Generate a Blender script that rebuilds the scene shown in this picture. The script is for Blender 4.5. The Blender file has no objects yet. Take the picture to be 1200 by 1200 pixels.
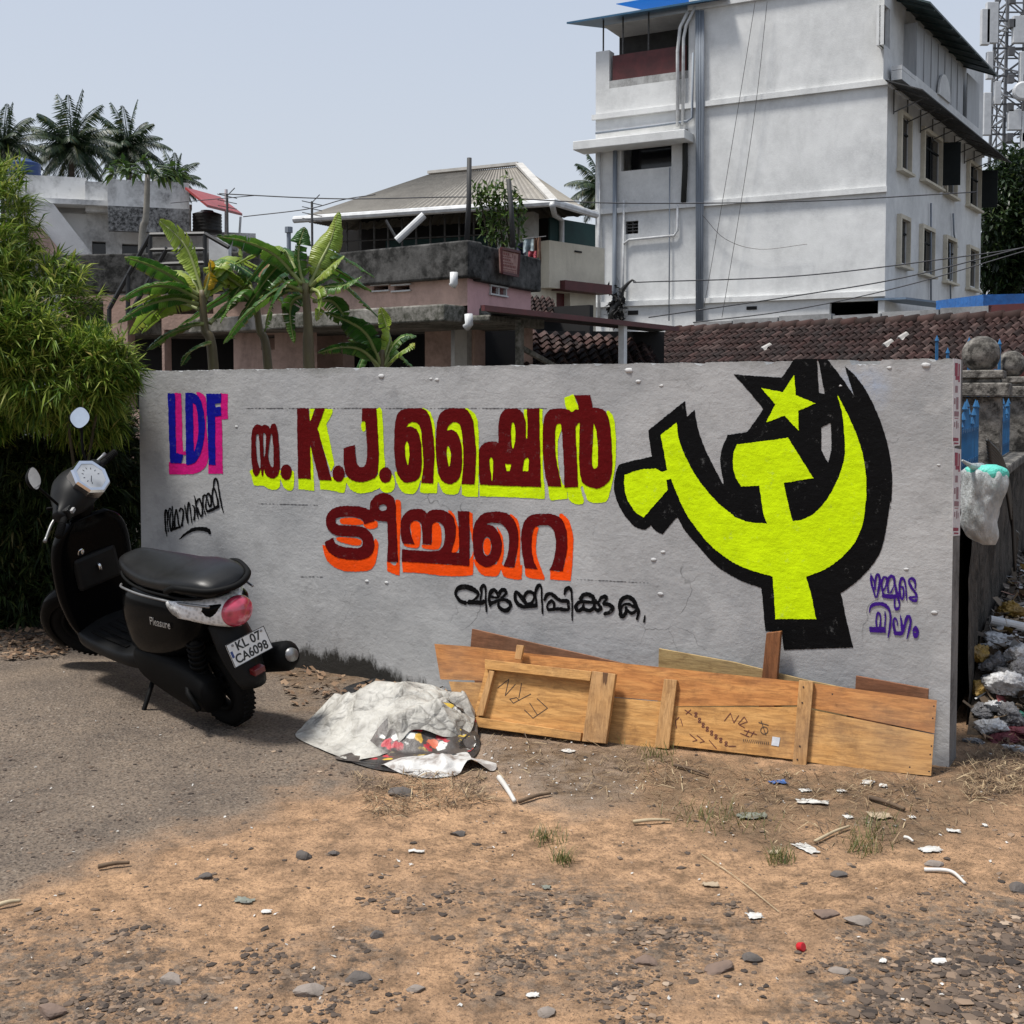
import bpy, bmesh, math, random
import numpy as np
from mathutils import Vector, Matrix, noise as mnoise
from mathutils.bvhtree import BVHTree

# ------------------------------------------------------------------ camera, world, sun
sc = bpy.context.scene
COL = sc.collection
F_PX = 1400.0            # focal length in pixels of the 1200 px photograph
PITCH = math.radians(2.67)
PPY = 530.0
CAM_H = 1.5
cam_d = bpy.data.cameras.new('camera')
cam = bpy.data.objects.new('camera', cam_d)
COL.objects.link(cam)
cam_d.sensor_width = 36.0
cam_d.lens = 36.0 * F_PX / 1200.0
cam_d.shift_y = -(600.0 - PPY) / 1200.0
cam_d.clip_start = 0.05
cam_d.clip_end = 2000.0
cam.location = (0, 0, CAM_H)
cam.rotation_euler = (math.radians(90) - PITCH, 0, 0)
sc.camera = cam

SUN_DIR = Vector((-0.36, -0.10, 0.92)).normalized()      # towards the sun
SUN_EL = math.asin(SUN_DIR.z)
SUN_AZ = math.atan2(SUN_DIR.x, SUN_DIR.y)
world = bpy.data.worlds.new('World')
sc.world = world
world.use_nodes = True
wn = world.node_tree
wn.nodes.clear()
sky = wn.nodes.new('ShaderNodeTexSky')
sky.sky_type = 'NISHITA'
sky.sun_disc = False
sky.sun_elevation = SUN_EL
sky.sun_rotation = SUN_AZ
sky.air_density = 1.0
sky.dust_density = 4.0
sky.ozone_density = 1.5
wmix = wn.nodes.new('ShaderNodeMix'); wmix.data_type = 'RGBA'
wmix.inputs[0].default_value = 0.74
bg = wn.nodes.new('ShaderNodeBackground')
bg.inputs[1].default_value = 0.088
wo = wn.nodes.new('ShaderNodeOutputWorld')
wtc = wn.nodes.new('ShaderNodeTexCoord'); wsx = wn.nodes.new('ShaderNodeSeparateXYZ'); wrp = wn.nodes.new('ShaderNodeValToRGB')
wn.links.new(wtc.outputs['Generated'], wsx.inputs[0]); wn.links.new(wsx.outputs[2], wrp.inputs[0])
wrp.color_ramp.elements[0].position = 0.05; wrp.color_ramp.elements[0].color = (0.70, 0.735, 0.78, 1)
wrp.color_ramp.elements[1].position = 0.55; wrp.color_ramp.elements[1].color = (0.52, 0.605, 0.76, 1)
wsc = wn.nodes.new('ShaderNodeVectorMath'); wsc.operation = 'SCALE'; wsc.inputs['Scale'].default_value = 10.0
wn.links.new(wrp.outputs[0], wsc.inputs[0]); wn.links.new(wsc.outputs[0], wmix.inputs[7])
wn.links.new(sky.outputs[0], wmix.inputs[6])
wn.links.new(wmix.outputs[2], bg.inputs[0])
wn.links.new(bg.outputs[0], wo.inputs[0])

sun_d = bpy.data.lights.new('sun', 'SUN')
sun_d.energy = 4.2
sun_d.angle = math.radians(10.0)
sun_d.color = (1.0, 0.965, 0.91)
sun_o = bpy.data.objects.new('sun', sun_d)
COL.objects.link(sun_o)
sun_o.rotation_euler = SUN_DIR.to_track_quat('Z', 'Y').to_euler()
sun_o.location = (0, 0, 60)

sc.view_settings.view_transform = 'Standard'
sc.view_settings.look = 'None'
sc.view_settings.exposure = 0.36
sc.view_settings.gamma = 1.0
sc.render.engine = 'CYCLES'
sc.cycles.max_bounces = 6
sc.cycles.transparent_max_bounces = 8

# ------------------------------------------------------------------ pixel -> world design helpers
_c, _s = math.cos(PITCH), math.sin(PITCH)
def ray(px, py):
    u = (px - 600.0) / F_PX; v = (PPY - py) / F_PX
    return Vector((u, _c + v * _s, -_s + v * _c))
CAM = Vector((0, 0, CAM_H))
def un(px, py, Y):
    d = ray(px, py); return CAM + d * (Y / d.y)
def gp(px, py, z=0.0):
    d = ray(px, py); return CAM + d * ((z - CAM_H) / d.z)
def on_plane(px, py, P, N):
    d = ray(px, py); return CAM + d * ((P - CAM).dot(N) / d.dot(N))
R = math.radians
def sstep(a, b, x):
    t = min(1.0, max(0.0, (x - a) / (b - a))); return t * t * (3 - 2 * t)
def fbm(x, y, z=0.0, o=4):
    v = 0.0; a = 0.5
    for i in range(o):
        v += a * mnoise.noise(Vector((x, y, z + i * 7.3))); x *= 2.03; y *= 2.03; z *= 2.03; a *= 0.5
    return v

# ------------------------------------------------------------------ object helpers
def link(o, parent=None):
    COL.objects.link(o)
    if parent is not None: o.parent = parent
    return o
def tag(o, label=None, cat=None, group=None, kind=None):
    if label: o['label'] = label
    if cat: o['category'] = cat
    if group: o['group'] = group
    if kind: o['kind'] = kind
    return o
def empty(name, loc, label, cat, group=None, rot=(0, 0, 0)):
    o = bpy.data.objects.new(name, None); COL.objects.link(o)
    o.location = loc; o.rotation_euler = rot; o.empty_display_size = 0.1
    return tag(o, label, cat, group)
def catmull(pts, n=8, closed=False):
    P = [np.array(p, float) for p in pts]; out = []
    m = len(P)
    rng = range(m) if closed else range(m - 1)
    for i in rng:
        if closed: p0, p1, p2, p3 = P[i - 1], P[i], P[(i + 1) % m], P[(i + 2) % m]
        else:
            p1, p2 = P[i], P[i + 1]
            p0 = P[i - 1] if i > 0 else 2 * p1 - p2
            p3 = P[i + 2] if i + 2 < m else 2 * p2 - p1
        for k in range(n):
            t = k / n
            out.append(0.5 * ((2 * p1) + (-p0 + p2) * t + (2 * p0 - 5 * p1 + 4 * p2 - p3) * t * t + (-p0 + 3 * p1 - 3 * p2 + p3) * t ** 3))
    if not closed: out.append(P[-1])
    return out

class MB:
    """collects shapes and links them as ONE mesh object"""
    def __init__(s): s.v = []; s.f = []; s.m = []; s.mi = 0; s.sm = []; s.smooth = False
    def add(s, vs, fs):
        b = len(s.v); s.v += [tuple(v) for v in vs]
        for f in fs: s.f.append(tuple(i + b for i in f)); s.m.append(s.mi); s.sm.append(s.smooth)
        return s
    def quad(s, a, b, c, d): return s.add([a, b, c, d], [(0, 1, 2, 3)])
    def obox(s, o, ax, ay, az):
        o, ax, ay, az = Vector(o), Vector(ax), Vector(ay), Vector(az)
        vs = [o + ax * i + ay * j + az * k for k in (0, 1) for j in (0, 1) for i in (0, 1)]
        fs = [(0, 2, 3, 1), (4, 5, 7, 6), (0, 1, 5, 4), (2, 6, 7, 3), (0, 4, 6, 2), (1, 3, 7, 5)]
        if ax.cross(ay).dot(az) < 0: fs = [f[::-1] for f in fs]
        return s.add(vs, fs)
    def box(s, x0, x1, y0, y1, z0, z1): return s.obox((x0, y0, z0), (x1 - x0, 0, 0), (0, y1 - y0, 0), (0, 0, z1 - z0))
    def bar(s, a, b, w, h=None, up=(0, 0, 1)):
        a, b = Vector(a), Vector(b); h = h or w; d = b - a
        up = Vector(up)
        if abs(d.normalized().dot(up)) > 0.98: up = Vector((0, 1, 0))
        r = d.cross(up).normalized(); u = r.cross(d).normalized()
        return s.obox(a - r * w / 2 - u * h / 2, d, r * w, u * h)
    def tube(s, pts, rad, n=8, cap=True):
        P = [Vector(p) for p in pts]; m = len(P)
        if not hasattr(rad, '__len__'): rad = [rad] * m
        t0 = (P[1] - P[0]).normalized()
        ref = Vector((0, 0, 1)) if abs(t0.z) < 0.9 else Vector((1, 0, 0))
        u = t0.cross(ref).normalized(); vs = []
        for i in range(m):
            t = (P[min(i + 1, m - 1)] - P[max(i - 1, 0)]).normalized()
            u = (u - t * u.dot(t)).normalized(); w = t.cross(u)
            for k in range(n):
                a = 2 * math.pi * k / n
                vs.append(P[i] + (u * math.cos(a) + w * math.sin(a)) * rad[i])
        fs = [(i * n + k, i * n + (k + 1) % n, (i + 1) * n + (k + 1) % n, (i + 1) * n + k) for i in range(m - 1) for k in range(n)]
        if cap: fs += [tuple(range(n))[::-1], tuple(range((m - 1) * n, m * n))]
        return s.add(vs, fs)
    def loft(s, rings, cap=True, closed=True):
        n = len(rings[0]); vs = [p for r in rings for p in r]; m = len(rings)
        kk = n if closed else n - 1
        fs = [(i * n + k, i * n + (k + 1) % n, (i + 1) * n + (k + 1) % n, (i + 1) * n + k) for i in range(m - 1) for k in range(kk)]
        if cap and closed: fs += [tuple(range(n))[::-1], tuple(range((m - 1) * n, m * n))]
        return s.add(vs, fs)
    def prism(s, poly, ext):
        n = len(poly); ext = Vector(ext); P = [Vector(p) for p in poly]
        vs = P + [p + ext for p in P]
        fs = [tuple(range(n))[::-1], tuple(range(n, 2 * n))] + [(k, (k + 1) % n, n + (k + 1) % n, n + k) for k in range(n)]
        return s.add(vs, fs)
    def lathe(s, c, prof, n=24, axis=(0, 0, 1), arc=None):
        c = Vector(c); q = Vector((0, 0, 1)).rotation_difference(Vector(axis).normalized())
        vs = []; 
        for (r, z) in prof:
            for k in range(n):
                a = 2 * math.pi * k / n
                vs.append(c + q @ Vector((r * math.cos(a), r * math.sin(a), z)))
        m = len(prof)
        fs = [(i * n + k, i * n + (k + 1) % n, (i + 1) * n + (k + 1) % n, (i + 1) * n + k) for i in range(m - 1) for k in range(n)]
        fs += [tuple(range(n))[::-1], tuple(range((m - 1) * n, m * n))]
        return s.add(vs, fs)
    def ball(s, c, r, n=16, sq=(1, 1, 1)):
        c = Vector(c); m = n // 2; vs = []
        for i in range(1, m):
            th = math.pi * i / m
            for k in range(n):
                a = 2 * math.pi * k / n
                vs.append(c + Vector((r * sq[0] * math.sin(th) * math.cos(a), r * sq[1] * math.sin(th) * math.sin(a), r * sq[2] * math.cos(th))))
        top = len(vs); vs += [c + Vector((0, 0, r * sq[2])), c - Vector((0, 0, r * sq[2]))]
        fs = [(i * n + k, (i + 1) * n + k, (i + 1) * n + (k + 1) % n, i * n + (k + 1) % n) for i in range(m - 2) for k in range(n)]
        fs += [(top, k, (k + 1) % n) for k in range(n)] + [(top + 1, (m - 2) * n + (k + 1) % n, (m - 2) * n + k) for k in range(n)]
        return s.add(vs, fs)
    def xf(s, M):
        s.v = [tuple(M @ Vector(v)) for v in s.v]; return s
    def build(s, name, mat, parent=None, smooth=None, fix=False, loc=None, bevel=0):
        me = bpy.data.meshes.new(name)
        vs = s.v
        if loc is not None: L = Vector(loc); vs = [tuple(Vector(v) - L) for v in vs]
        me.from_pydata(vs, [], s.f)
        for mt in (mat if isinstance(mat, (list, tuple)) else [mat]): me.materials.append(mt)
        me.polygons.foreach_set('material_index', s.m)
        me.polygons.foreach_set('use_smooth', [smooth] * len(s.f) if smooth is not None else s.sm)
        me.update()
        if fix:
            b = bmesh.new(); b.from_mesh(me); bmesh.ops.recalc_face_normals(b, faces=b.faces); b.to_mesh(me); b.free()
        o = bpy.data.objects.new(name, me)
        if loc is not None: o.location = loc
        link(o, parent)
        if bevel:
            md = o.modifiers.new('bevel', 'BEVEL'); md.width = bevel; md.segments = 2; md.limit_method = 'ANGLE'; md.angle_limit = R(35)
        return o

def text_obj(txt, size, name, mat, parent, M, extrude=0.0006, shear=0.0, align='CENTER', sx=1.0, bold=0.0):
    cu = bpy.data.curves.new(name, 'FONT'); cu.body = txt; cu.size = size; cu.extrude = extrude
    cu.shear = shear; cu.align_x = align; cu.align_y = 'CENTER'; cu.offset = bold
    tmp = bpy.data.objects.new(name, cu); COL.objects.link(tmp)
    dg = bpy.context.evaluated_depsgraph_get()
    me = bpy.data.meshes.new_from_object(tmp.evaluated_get(dg))
    bpy.data.objects.remove(tmp)
    me.transform(M @ Matrix.Diagonal((sx, 1, 1, 1))); me.materials.clear(); me.materials.append(mat)
    o = bpy.data.objects.new(name, me); return link(o, parent)

# ------------------------------------------------------------------ materials
class NT:
    def __init__(s, name):
        s.mat = bpy.data.materials.new(name); s.mat.use_nodes = True
        s.t = s.mat.node_tree; s.t.nodes.clear()
        s.out = s.n('OutputMaterial'); s.p = s.n('BsdfPrincipled'); s.l(s.p.outputs[0], s.out.inputs[0])
        s.co = None
    def n(s, kind): return s.t.nodes.new('ShaderNode' + kind)
    def l(s, a, b): s.t.links.new(a, b)
    def coord(s, scale=(1, 1, 1)):
        if s.co is None: s.co = s.n('TexCoord')
        m = s.n('Mapping'); m.inputs['Scale'].default_value = scale
        s.l(s.co.outputs['Object'], m.inputs[0]); return m.outputs[0]
    def noise(s, scale, detail=5, rough=0.55, stretch=(1, 1, 1), dist=0.0):
        n = s.n('TexNoise'); n.inputs['Scale'].default_value = scale; n.inputs['Detail'].default_value = detail
        n.inputs['Roughness'].default_value = rough; n.inputs['Distortion'].default_value = dist
        s.l(s.coord(stretch), n.inputs['Vector']); return n.outputs[0]
    def voro(s, scale, feature='F1', stretch=(1, 1, 1), out=0):
        n = s.n('TexVoronoi'); n.inputs['Scale'].default_value = scale; n.feature = feature
        s.l(s.coord(stretch), n.inputs['Vector']); return n.outputs[out]
    def ramp(s, fac, stops):
        r = s.n('ValToRGB'); e = r.color_ramp.elements
        while len(e) < len(stops): e.new(0.5)
        for i, (p, c) in enumerate(stops):
            e[i].position = p
            if not hasattr(c, '__len__'): c = (c, c, c)
            e[i].color = (*c[:3], 1)
        s.l(fac, r.inputs[0]); return r.outputs[0]
    def mix(s, fac, a, b, mode='MIX'):
        m = s.n('Mix'); m.data_type = 'RGBA'; m.blend_type = mode
        for sock, val in ((m.inputs[0], fac), (m.inputs[6], a), (m.inputs[7], b)):
            if hasattr(val, 'is_linked') or hasattr(val, 'links'): s.l(val, sock)
            elif hasattr(val, '__len__'): sock.default_value = (*val[:3], 1)
            else: sock.default_value = val
        return m.outputs[2]
    def math(s, op, a, b=None):
        m = s.n('Math'); m.operation = op
        for sock, val in ((m.inputs[0], a), (m.inputs[1], b)):
            if val is None: continue
            if hasattr(val, 'links'): s.l(val, sock)
            else: sock.default_value = val
        return m.outputs[0]
    def mrange(s, v, a, b, c=0.0, d=1.0):
        m = s.n('MapRange'); s.l(v, m.inputs[0])
        for i, x in enumerate((a, b, c, d)): m.inputs[1 + i].default_value = x
        return m.outputs[0]
    def island(s):
        g = s.n('NewGeometry'); return g.outputs['Random Per Island']
    def xyz(s):
        x = s.n('SeparateXYZ'); s.l(s.coord(), x.inputs[0]); return x.outputs
    def attr(s, name, out='Fac'):
        a = s.n('Attribute'); a.attribute_name = name; return a.outputs[out]
    def bump(s, h, strength=0.3, dist=0.01, prev=None):
        b = s.n('Bump'); b.inputs['Strength'].default_value = strength; b.inputs['Distance'].default_value = dist
        s.l(h, b.inputs['Height'])
        if prev is not None: s.l(prev, b.inputs['Normal'])
        return b.outputs[0]
    def done(s, col=None, rough=None, normal=None, **kw):
        for key, val in (('Base Color', col), ('Roughness', rough), ('Normal', normal)):
            if val is None: continue
            sock = s.p.inputs[key]
            if hasattr(val, 'links'): s.l(val, sock)
            elif hasattr(val, '__len__'): sock.default_value = (*val[:3], 1)
            else: sock.default_value = val
        for k, v in kw.items():
            k = k.replace('_', ' ')
            s.p.inputs[k].default_value = v
        return s.mat
    def translucent(s, col, f=0.3):
        t = s.n('BsdfTranslucent'); mx = s.n('MixShader'); mx.inputs[0].default_value = f
        if hasattr(col, 'links'): s.l(col, t.inputs[0])
        else: t.inputs[0].default_value = (*col, 1)
        s.l(s.p.outputs[0], mx.inputs[1]); s.l(t.outputs[0], mx.inputs[2]); s.l(mx.outputs[0], s.out.inputs[0])

def simple(name, c, c2=None, scale=4.0, rough=0.7, bump=0.0, bscale=40.0, bdist=0.005, stretch=(1, 1, 1), metallic=0.0, lo=0.35, hi=0.65, spec=0.5, coat=0.0):
    t = NT(name); c2 = c2 or tuple(x * 0.75 for x in c)
    col = t.ramp(t.noise(scale, 6, 0.6, stretch), [(lo, c), (hi, c2)])
    nm = t.bump(t.noise(bscale, 4, 0.6), bump, bdist) if bump else None
    return t.done(col, rough, nm, Metallic=metallic, Specular_IOR_Level=spec, Coat_Weight=coat)

def grimy(name, c, grime, amt=0.6, scale=1.2, thr=(0.48, 0.68), stretch=(1, 1, 0.22), rough=0.85, fine=18.0, bump=0.25):
    """painted or bare masonry with rain streaks and patches of mould"""
    t = NT(name)
    base = t.ramp(t.noise(3.0, 6, 0.65), [(0.3, c), (0.7, tuple(x * 0.86 for x in c))])
    streak = t.ramp(t.noise(scale * 2.2, 7, 0.68, stretch, 0.3), [(thr[0], 0.0), (thr[1], 1.0)])
    patch = t.ramp(t.noise(scale, 8, 0.7), [(thr[0] - 0.06, 0.0), (thr[1] - 0.04, 1.0)])
    f = t.math('MULTIPLY', t.math('MAXIMUM', t.math('MULTIPLY', streak, 0.85), patch), amt)
    f = t.math('MULTIPLY', f, t.ramp(t.noise(fine, 4, 0.7), [(0.3, 0.45), (0.6, 1.0)]))
    col = t.mix(f, base, grime)
    nm = t.bump(t.noise(30, 5, 0.6), bump, 0.02)
    return t.done(col, rough, nm, Specular_IOR_Level=0.25)

def leafy(name, stops, rough=0.45, tr=0.3, spec=0.4):
    t = NT(name); col = t.ramp(t.island(), stops)
    t.done(col, rough, None, Specular_IOR_Level=spec); t.translucent(col, tr); return t.mat
# ------------------------------------------------------------------ ground
def px_of(x, y, z):
    dx, dy, dz = x, y, z - CAM_H
    f = dy * _c - dz * _s; u = dx / f; v = (dy * _s + dz * _c) / f
    return 600 + F_PX * u, PPY - F_PX * v
def poly_sd(poly, X, Y):
    P = np.array(poly, float); Q = np.roll(P, -1, 0)
    d2 = np.full(X.shape, 1e18); ins = np.zeros(X.shape, bool)
    for (x0, y0), (x1, y1) in zip(P, Q):
        ex, ey = x1 - x0, y1 - y0; L = ex * ex + ey * ey + 1e-12
        t = np.clip(((X - x0) * ex + (Y - y0) * ey) / L, 0, 1)
        d2 = np.minimum(d2, (X - x0 - t * ex) ** 2 + (Y - y0 - t * ey) ** 2)
        if y0 != y1: ins ^= ((y0 > Y) != (y1 > Y)) & (X < ex * (Y - y0) / ey + x0)
    d = np.sqrt(d2); return np.where(ins, -d, d)
Z_ASPHALT = [(-900, 1110), (0, 1062), (130, 1008), (250, 972), (330, 945), (420, 915), (520, 893), (640, 862), (600, 800), (400, 745), (0, 690), (-900, 690)]
Z_MULCH = [(570, 850), (720, 872), (880, 900), (1090, 905), (1130, 870), (1300, 830), (1300, 935), (1190, 945), (1090, 985), (930, 1000), (800, 960), (660, 930), (560, 905)]
Z_LEAF = [(300, 760), (345, 830), (380, 815), (520, 815), (560, 780), (400, 745)]
Z_DUST = [(560, 840), (600, 868), (700, 885), (760, 905), (740, 940), (620, 930), (545, 900)]
Z_GRAVEL = [[(1000, 1100), (1100, 1060), (1400, 1010), (1400, 1300), (880, 1300), (960, 1150)], [(-400, 1120), (60, 1090), (200, 1110), (260, 1160), (220, 1300), (-400, 1300)],
            [(540, 1085), (660, 1060), (860, 1080), (920, 1130), (860, 1160), (700, 1190), (560, 1180)], [(300, 1130), (420, 1110), (470, 1140), (420, 1190), (300, 1180)],
            [(440, 1050), (520, 1040), (640, 1060), (600, 1100), (470, 1090)]]
def gz(x, y):
    h = 0.085 * sstep(-1.25, -2.2, x) * sstep(4.6, 5.6, y)
    h += 0.012 * fbm(x * 0.9, y * 0.9, 3.1, 2) * sstep(40, 8, abs(y))
    return h
def axis(lo, hi, st, far):
    a = list(np.arange(lo, hi + st / 2, st)); s_ = st; x = hi
    while x < far: s_ *= 1.35; x += s_; a.append(x)
    s_ = st; x = lo
    while x > -far: s_ *= 1.35; x -= s_; a.insert(0, x)
    return a
gx = axis(-3.2, 3.0, 0.022, 600.0); gy = axis(2.35, 7.6, 0.022, 600.0)
nx, ny = len(gx), len(gy)
verts = []; ca = []
for y in gy:
    for x in gx:
        near = -3.6 < x < 3.4 and 2.0 < y < 8.2
        z = gz(x, y)
        if near: z += 0.008 * fbm(x * 4, y * 4, 0, 3) + 0.009 * max(0, fbm(x * 14, y * 14, 5, 3)) + 0.004 * fbm(x * 30, y * 30, 9, 2)
        verts.append((x, y, z))
V = np.array(verts)
_f = np.where(V[:, 1] > 0.5, V[:, 1], 0.5)
PX = 600 + F_PX * V[:, 0] / _f; PY = 465 + F_PX * CAM_H / _f * (1 - V[:, 2] / CAM_H)
jit = np.array([36 * fbm(v[0] * 2.6, v[1] * 2.6, 1.0, 6) if 1.5 < v[1] < 9 else 0.0 for v in verts]) * 2.0
def zone(poly, soft): return np.clip(0.5 - (poly_sd(poly, PX, PY) + jit) / soft, 0, 1)
za = zone(Z_ASPHALT, 34); zm = np.maximum(zone(Z_MULCH, 40), zone(Z_LEAF, 25)); zd = zone(Z_DUST, 50)
zg = np.max([zone(p, 60) for p in Z_GRAVEL], axis=0)
me = bpy.data.meshes.new('ground')
me.from_pydata(verts, [], [(j * nx + i, j * nx + i + 1, (j + 1) * nx + i + 1, (j + 1) * nx + i) for j in range(ny - 1) for i in range(nx - 1)])
for nm_, arr in (('asphalt', za), ('mulch', zm), ('dust', zd), ('gravel', zg), ('far', np.clip(np.maximum((V[:, 1] - 6.5) / 1.5, (np.abs(V[:, 0]) - 4.0) / 2.0), 0, 1))):
    at = me.attributes.new(nm_, 'FLOAT', 'POINT'); at.data.foreach_set('value', arr.astype(np.float32))
def rut(pts, w):
    P = [gp(*p) for p in pts]; P = [Vector(q) for q in catmull([tuple(p) for p in P], 6)]; best = np.full(len(V), 9.0); sg = np.zeros(len(V))
    for a, b_ in zip(P[:-1], P[1:]):
        ex, ey = b_.x - a.x, b_.y - a.y; L = math.hypot(ex, ey); tt = np.clip(((V[:, 0] - a.x) * ex + (V[:, 1] - a.y) * ey) / L / L, 0, 1); dx_, dy_ = V[:, 0] - a.x - tt * ex, V[:, 1] - a.y - tt * ey; d = np.hypot(dx_, dy_); m_ = d < best; best = np.where(m_, d, best); sg = np.where(m_, (dx_ * -ey + dy_ * ex) / L, sg)
    return sg, np.clip((w - best) / .04, 0, 1) * np.clip(.55 + jit / 30, 0, 1)
ra, rb_ = rut([(520,1000),(640,1025),(760,1060),(900,1062),(1040,1020),(1150,985)], .13), rut([(560,1045),(700,1082),(860,1095),(1000,1062),(1120,1020)], .10)
for nm_, arr in (('rutd', np.where(ra[1] > rb_[1], ra[0], rb_[0])), ('rutm', np.maximum(ra[1], rb_[1]))):
    at = me.attributes.new(nm_, 'FLOAT', 'POINT'); at.data.foreach_set('value', arr.astype(np.float32))
me.polygons.foreach_set('use_smooth', [True] * len(me.polygons))
t = NT('sandy_ground')
sand = t.ramp(t.noise(1.3, 6, 0.65), [(0.3, (0.56, 0.345, 0.195)), (0.5, (0.49, 0.30, 0.172)), (0.72, (0.31, 0.20, 0.125))])
sand = t.mix(t.ramp(t.noise(11, 6, 0.7), [(0.40, 0.0), (0.64, 0.85)]), sand, (0.17, 0.108, 0.065))
sand = t.mix(t.ramp(t.noise(55, 5, 0.75), [(0.50, 0.0), (0.66, 0.7)]), sand, (0.10, 0.067, 0.044))
asp = t.ramp(t.noise(3, 7, 0.7), [(0.3, (0.245, 0.19, 0.142)), (0.7, (0.135, 0.108, 0.087))])
asp = t.mix(t.ramp(t.voro(75), [(0.25, 0.65), (0.55, 0.0)]), asp, (0.055, 0.047, 0.042))
asp = t.mix(t.ramp(t.noise(60, 3, 0.6), [(0.56, 0.0), (0.72, 0.5)]), asp, (0.42, 0.36, 0.29))
mul = t.ramp(t.noise(22, 7, 0.75), [(0.3, (0.05, 0.036, 0.026)), (0.5, (0.15, 0.10, 0.062)), (0.72, (0.27, 0.19, 0.12))])
dust = t.ramp(t.noise(14, 6, 0.7), [(0.35, (0.24, 0.20, 0.165)), (0.7, (0.40, 0.35, 0.30))])
grav = t.ramp(t.voro(38, out=1), [(0.2, (0.055, 0.048, 0.042)), (0.8, (0.20, 0.16, 0.125))])
fine = t.ramp(t.noise(35, 5, 0.7), [(0.35, 0.0), (0.62, 1.0)])
def soft(a): return t.math('MULTIPLY', a, 1.0)
col = t.mix(t.attr('asphalt'), sand, asp)
col = t.mix(t.math('MULTIPLY', t.attr('gravel'), t.ramp(t.noise(16, 5, 0.75), [(0.42, 0.0), (0.56, 0.85)])), col, grav)
col = t.mix(t.math('MULTIPLY', t.attr('dust'), 0.8), col, dust)
col = t.mix(t.math('MULTIPLY', t.attr('mulch'), t.ramp(t.noise(9, 5, 0.7), [(0.35, 0.4), (0.6, 1.0)])), col, mul)
col = t.mix(t.ramp(t.noise(130, 2, 0.5), [(0.64, 0.0), (0.70, 0.7)]), col, (0.07, 0.055, 0.045))
col = t.mix(t.attr('far'), col, t.ramp(t.noise(1.5, 6, 0.7), [(0.3, (0.13, 0.115, 0.10)), (0.7, (0.07, 0.065, 0.055))]))
nm = t.bump(t.math('MULTIPLY', t.math('SINE', t.math('MULTIPLY', t.attr('rutd'), 165.0)), t.attr('rutm')), 0.8, 0.007)
nm = t.bump(t.noise(45, 8, 0.75), 0.8, 0.022, nm)
nm = t.bump(t.voro(95), 0.5, 0.008, nm); nm = t.bump(t.noise(160, 3, 0.6), 0.4, 0.005, nm)
gmat = t.done(col, 0.92, nm, Specular_IOR_Level=0.15)
me.materials.append(gmat); me.update()
ground = bpy.data.objects.new('ground', me); link(ground); tag(ground, kind='structure')
ground['label'] = 'sandy lot with patches of grey gravel and worn asphalt in front of the wall'
NEARG = None
def gh(x, y):
    return gz(x, y) + 0.008 * fbm(x * 4, y * 4, 0, 3) + 0.009 * max(0, fbm(x * 14, y * 14, 5, 3)) + 0.004 * fbm(x * 30, y * 30, 9, 2)
def gnd(px, py):
    p = gp(px, py)
    for _ in range(4): p = gp(px, py, gh(p.x, p.y))
    return p

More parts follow.
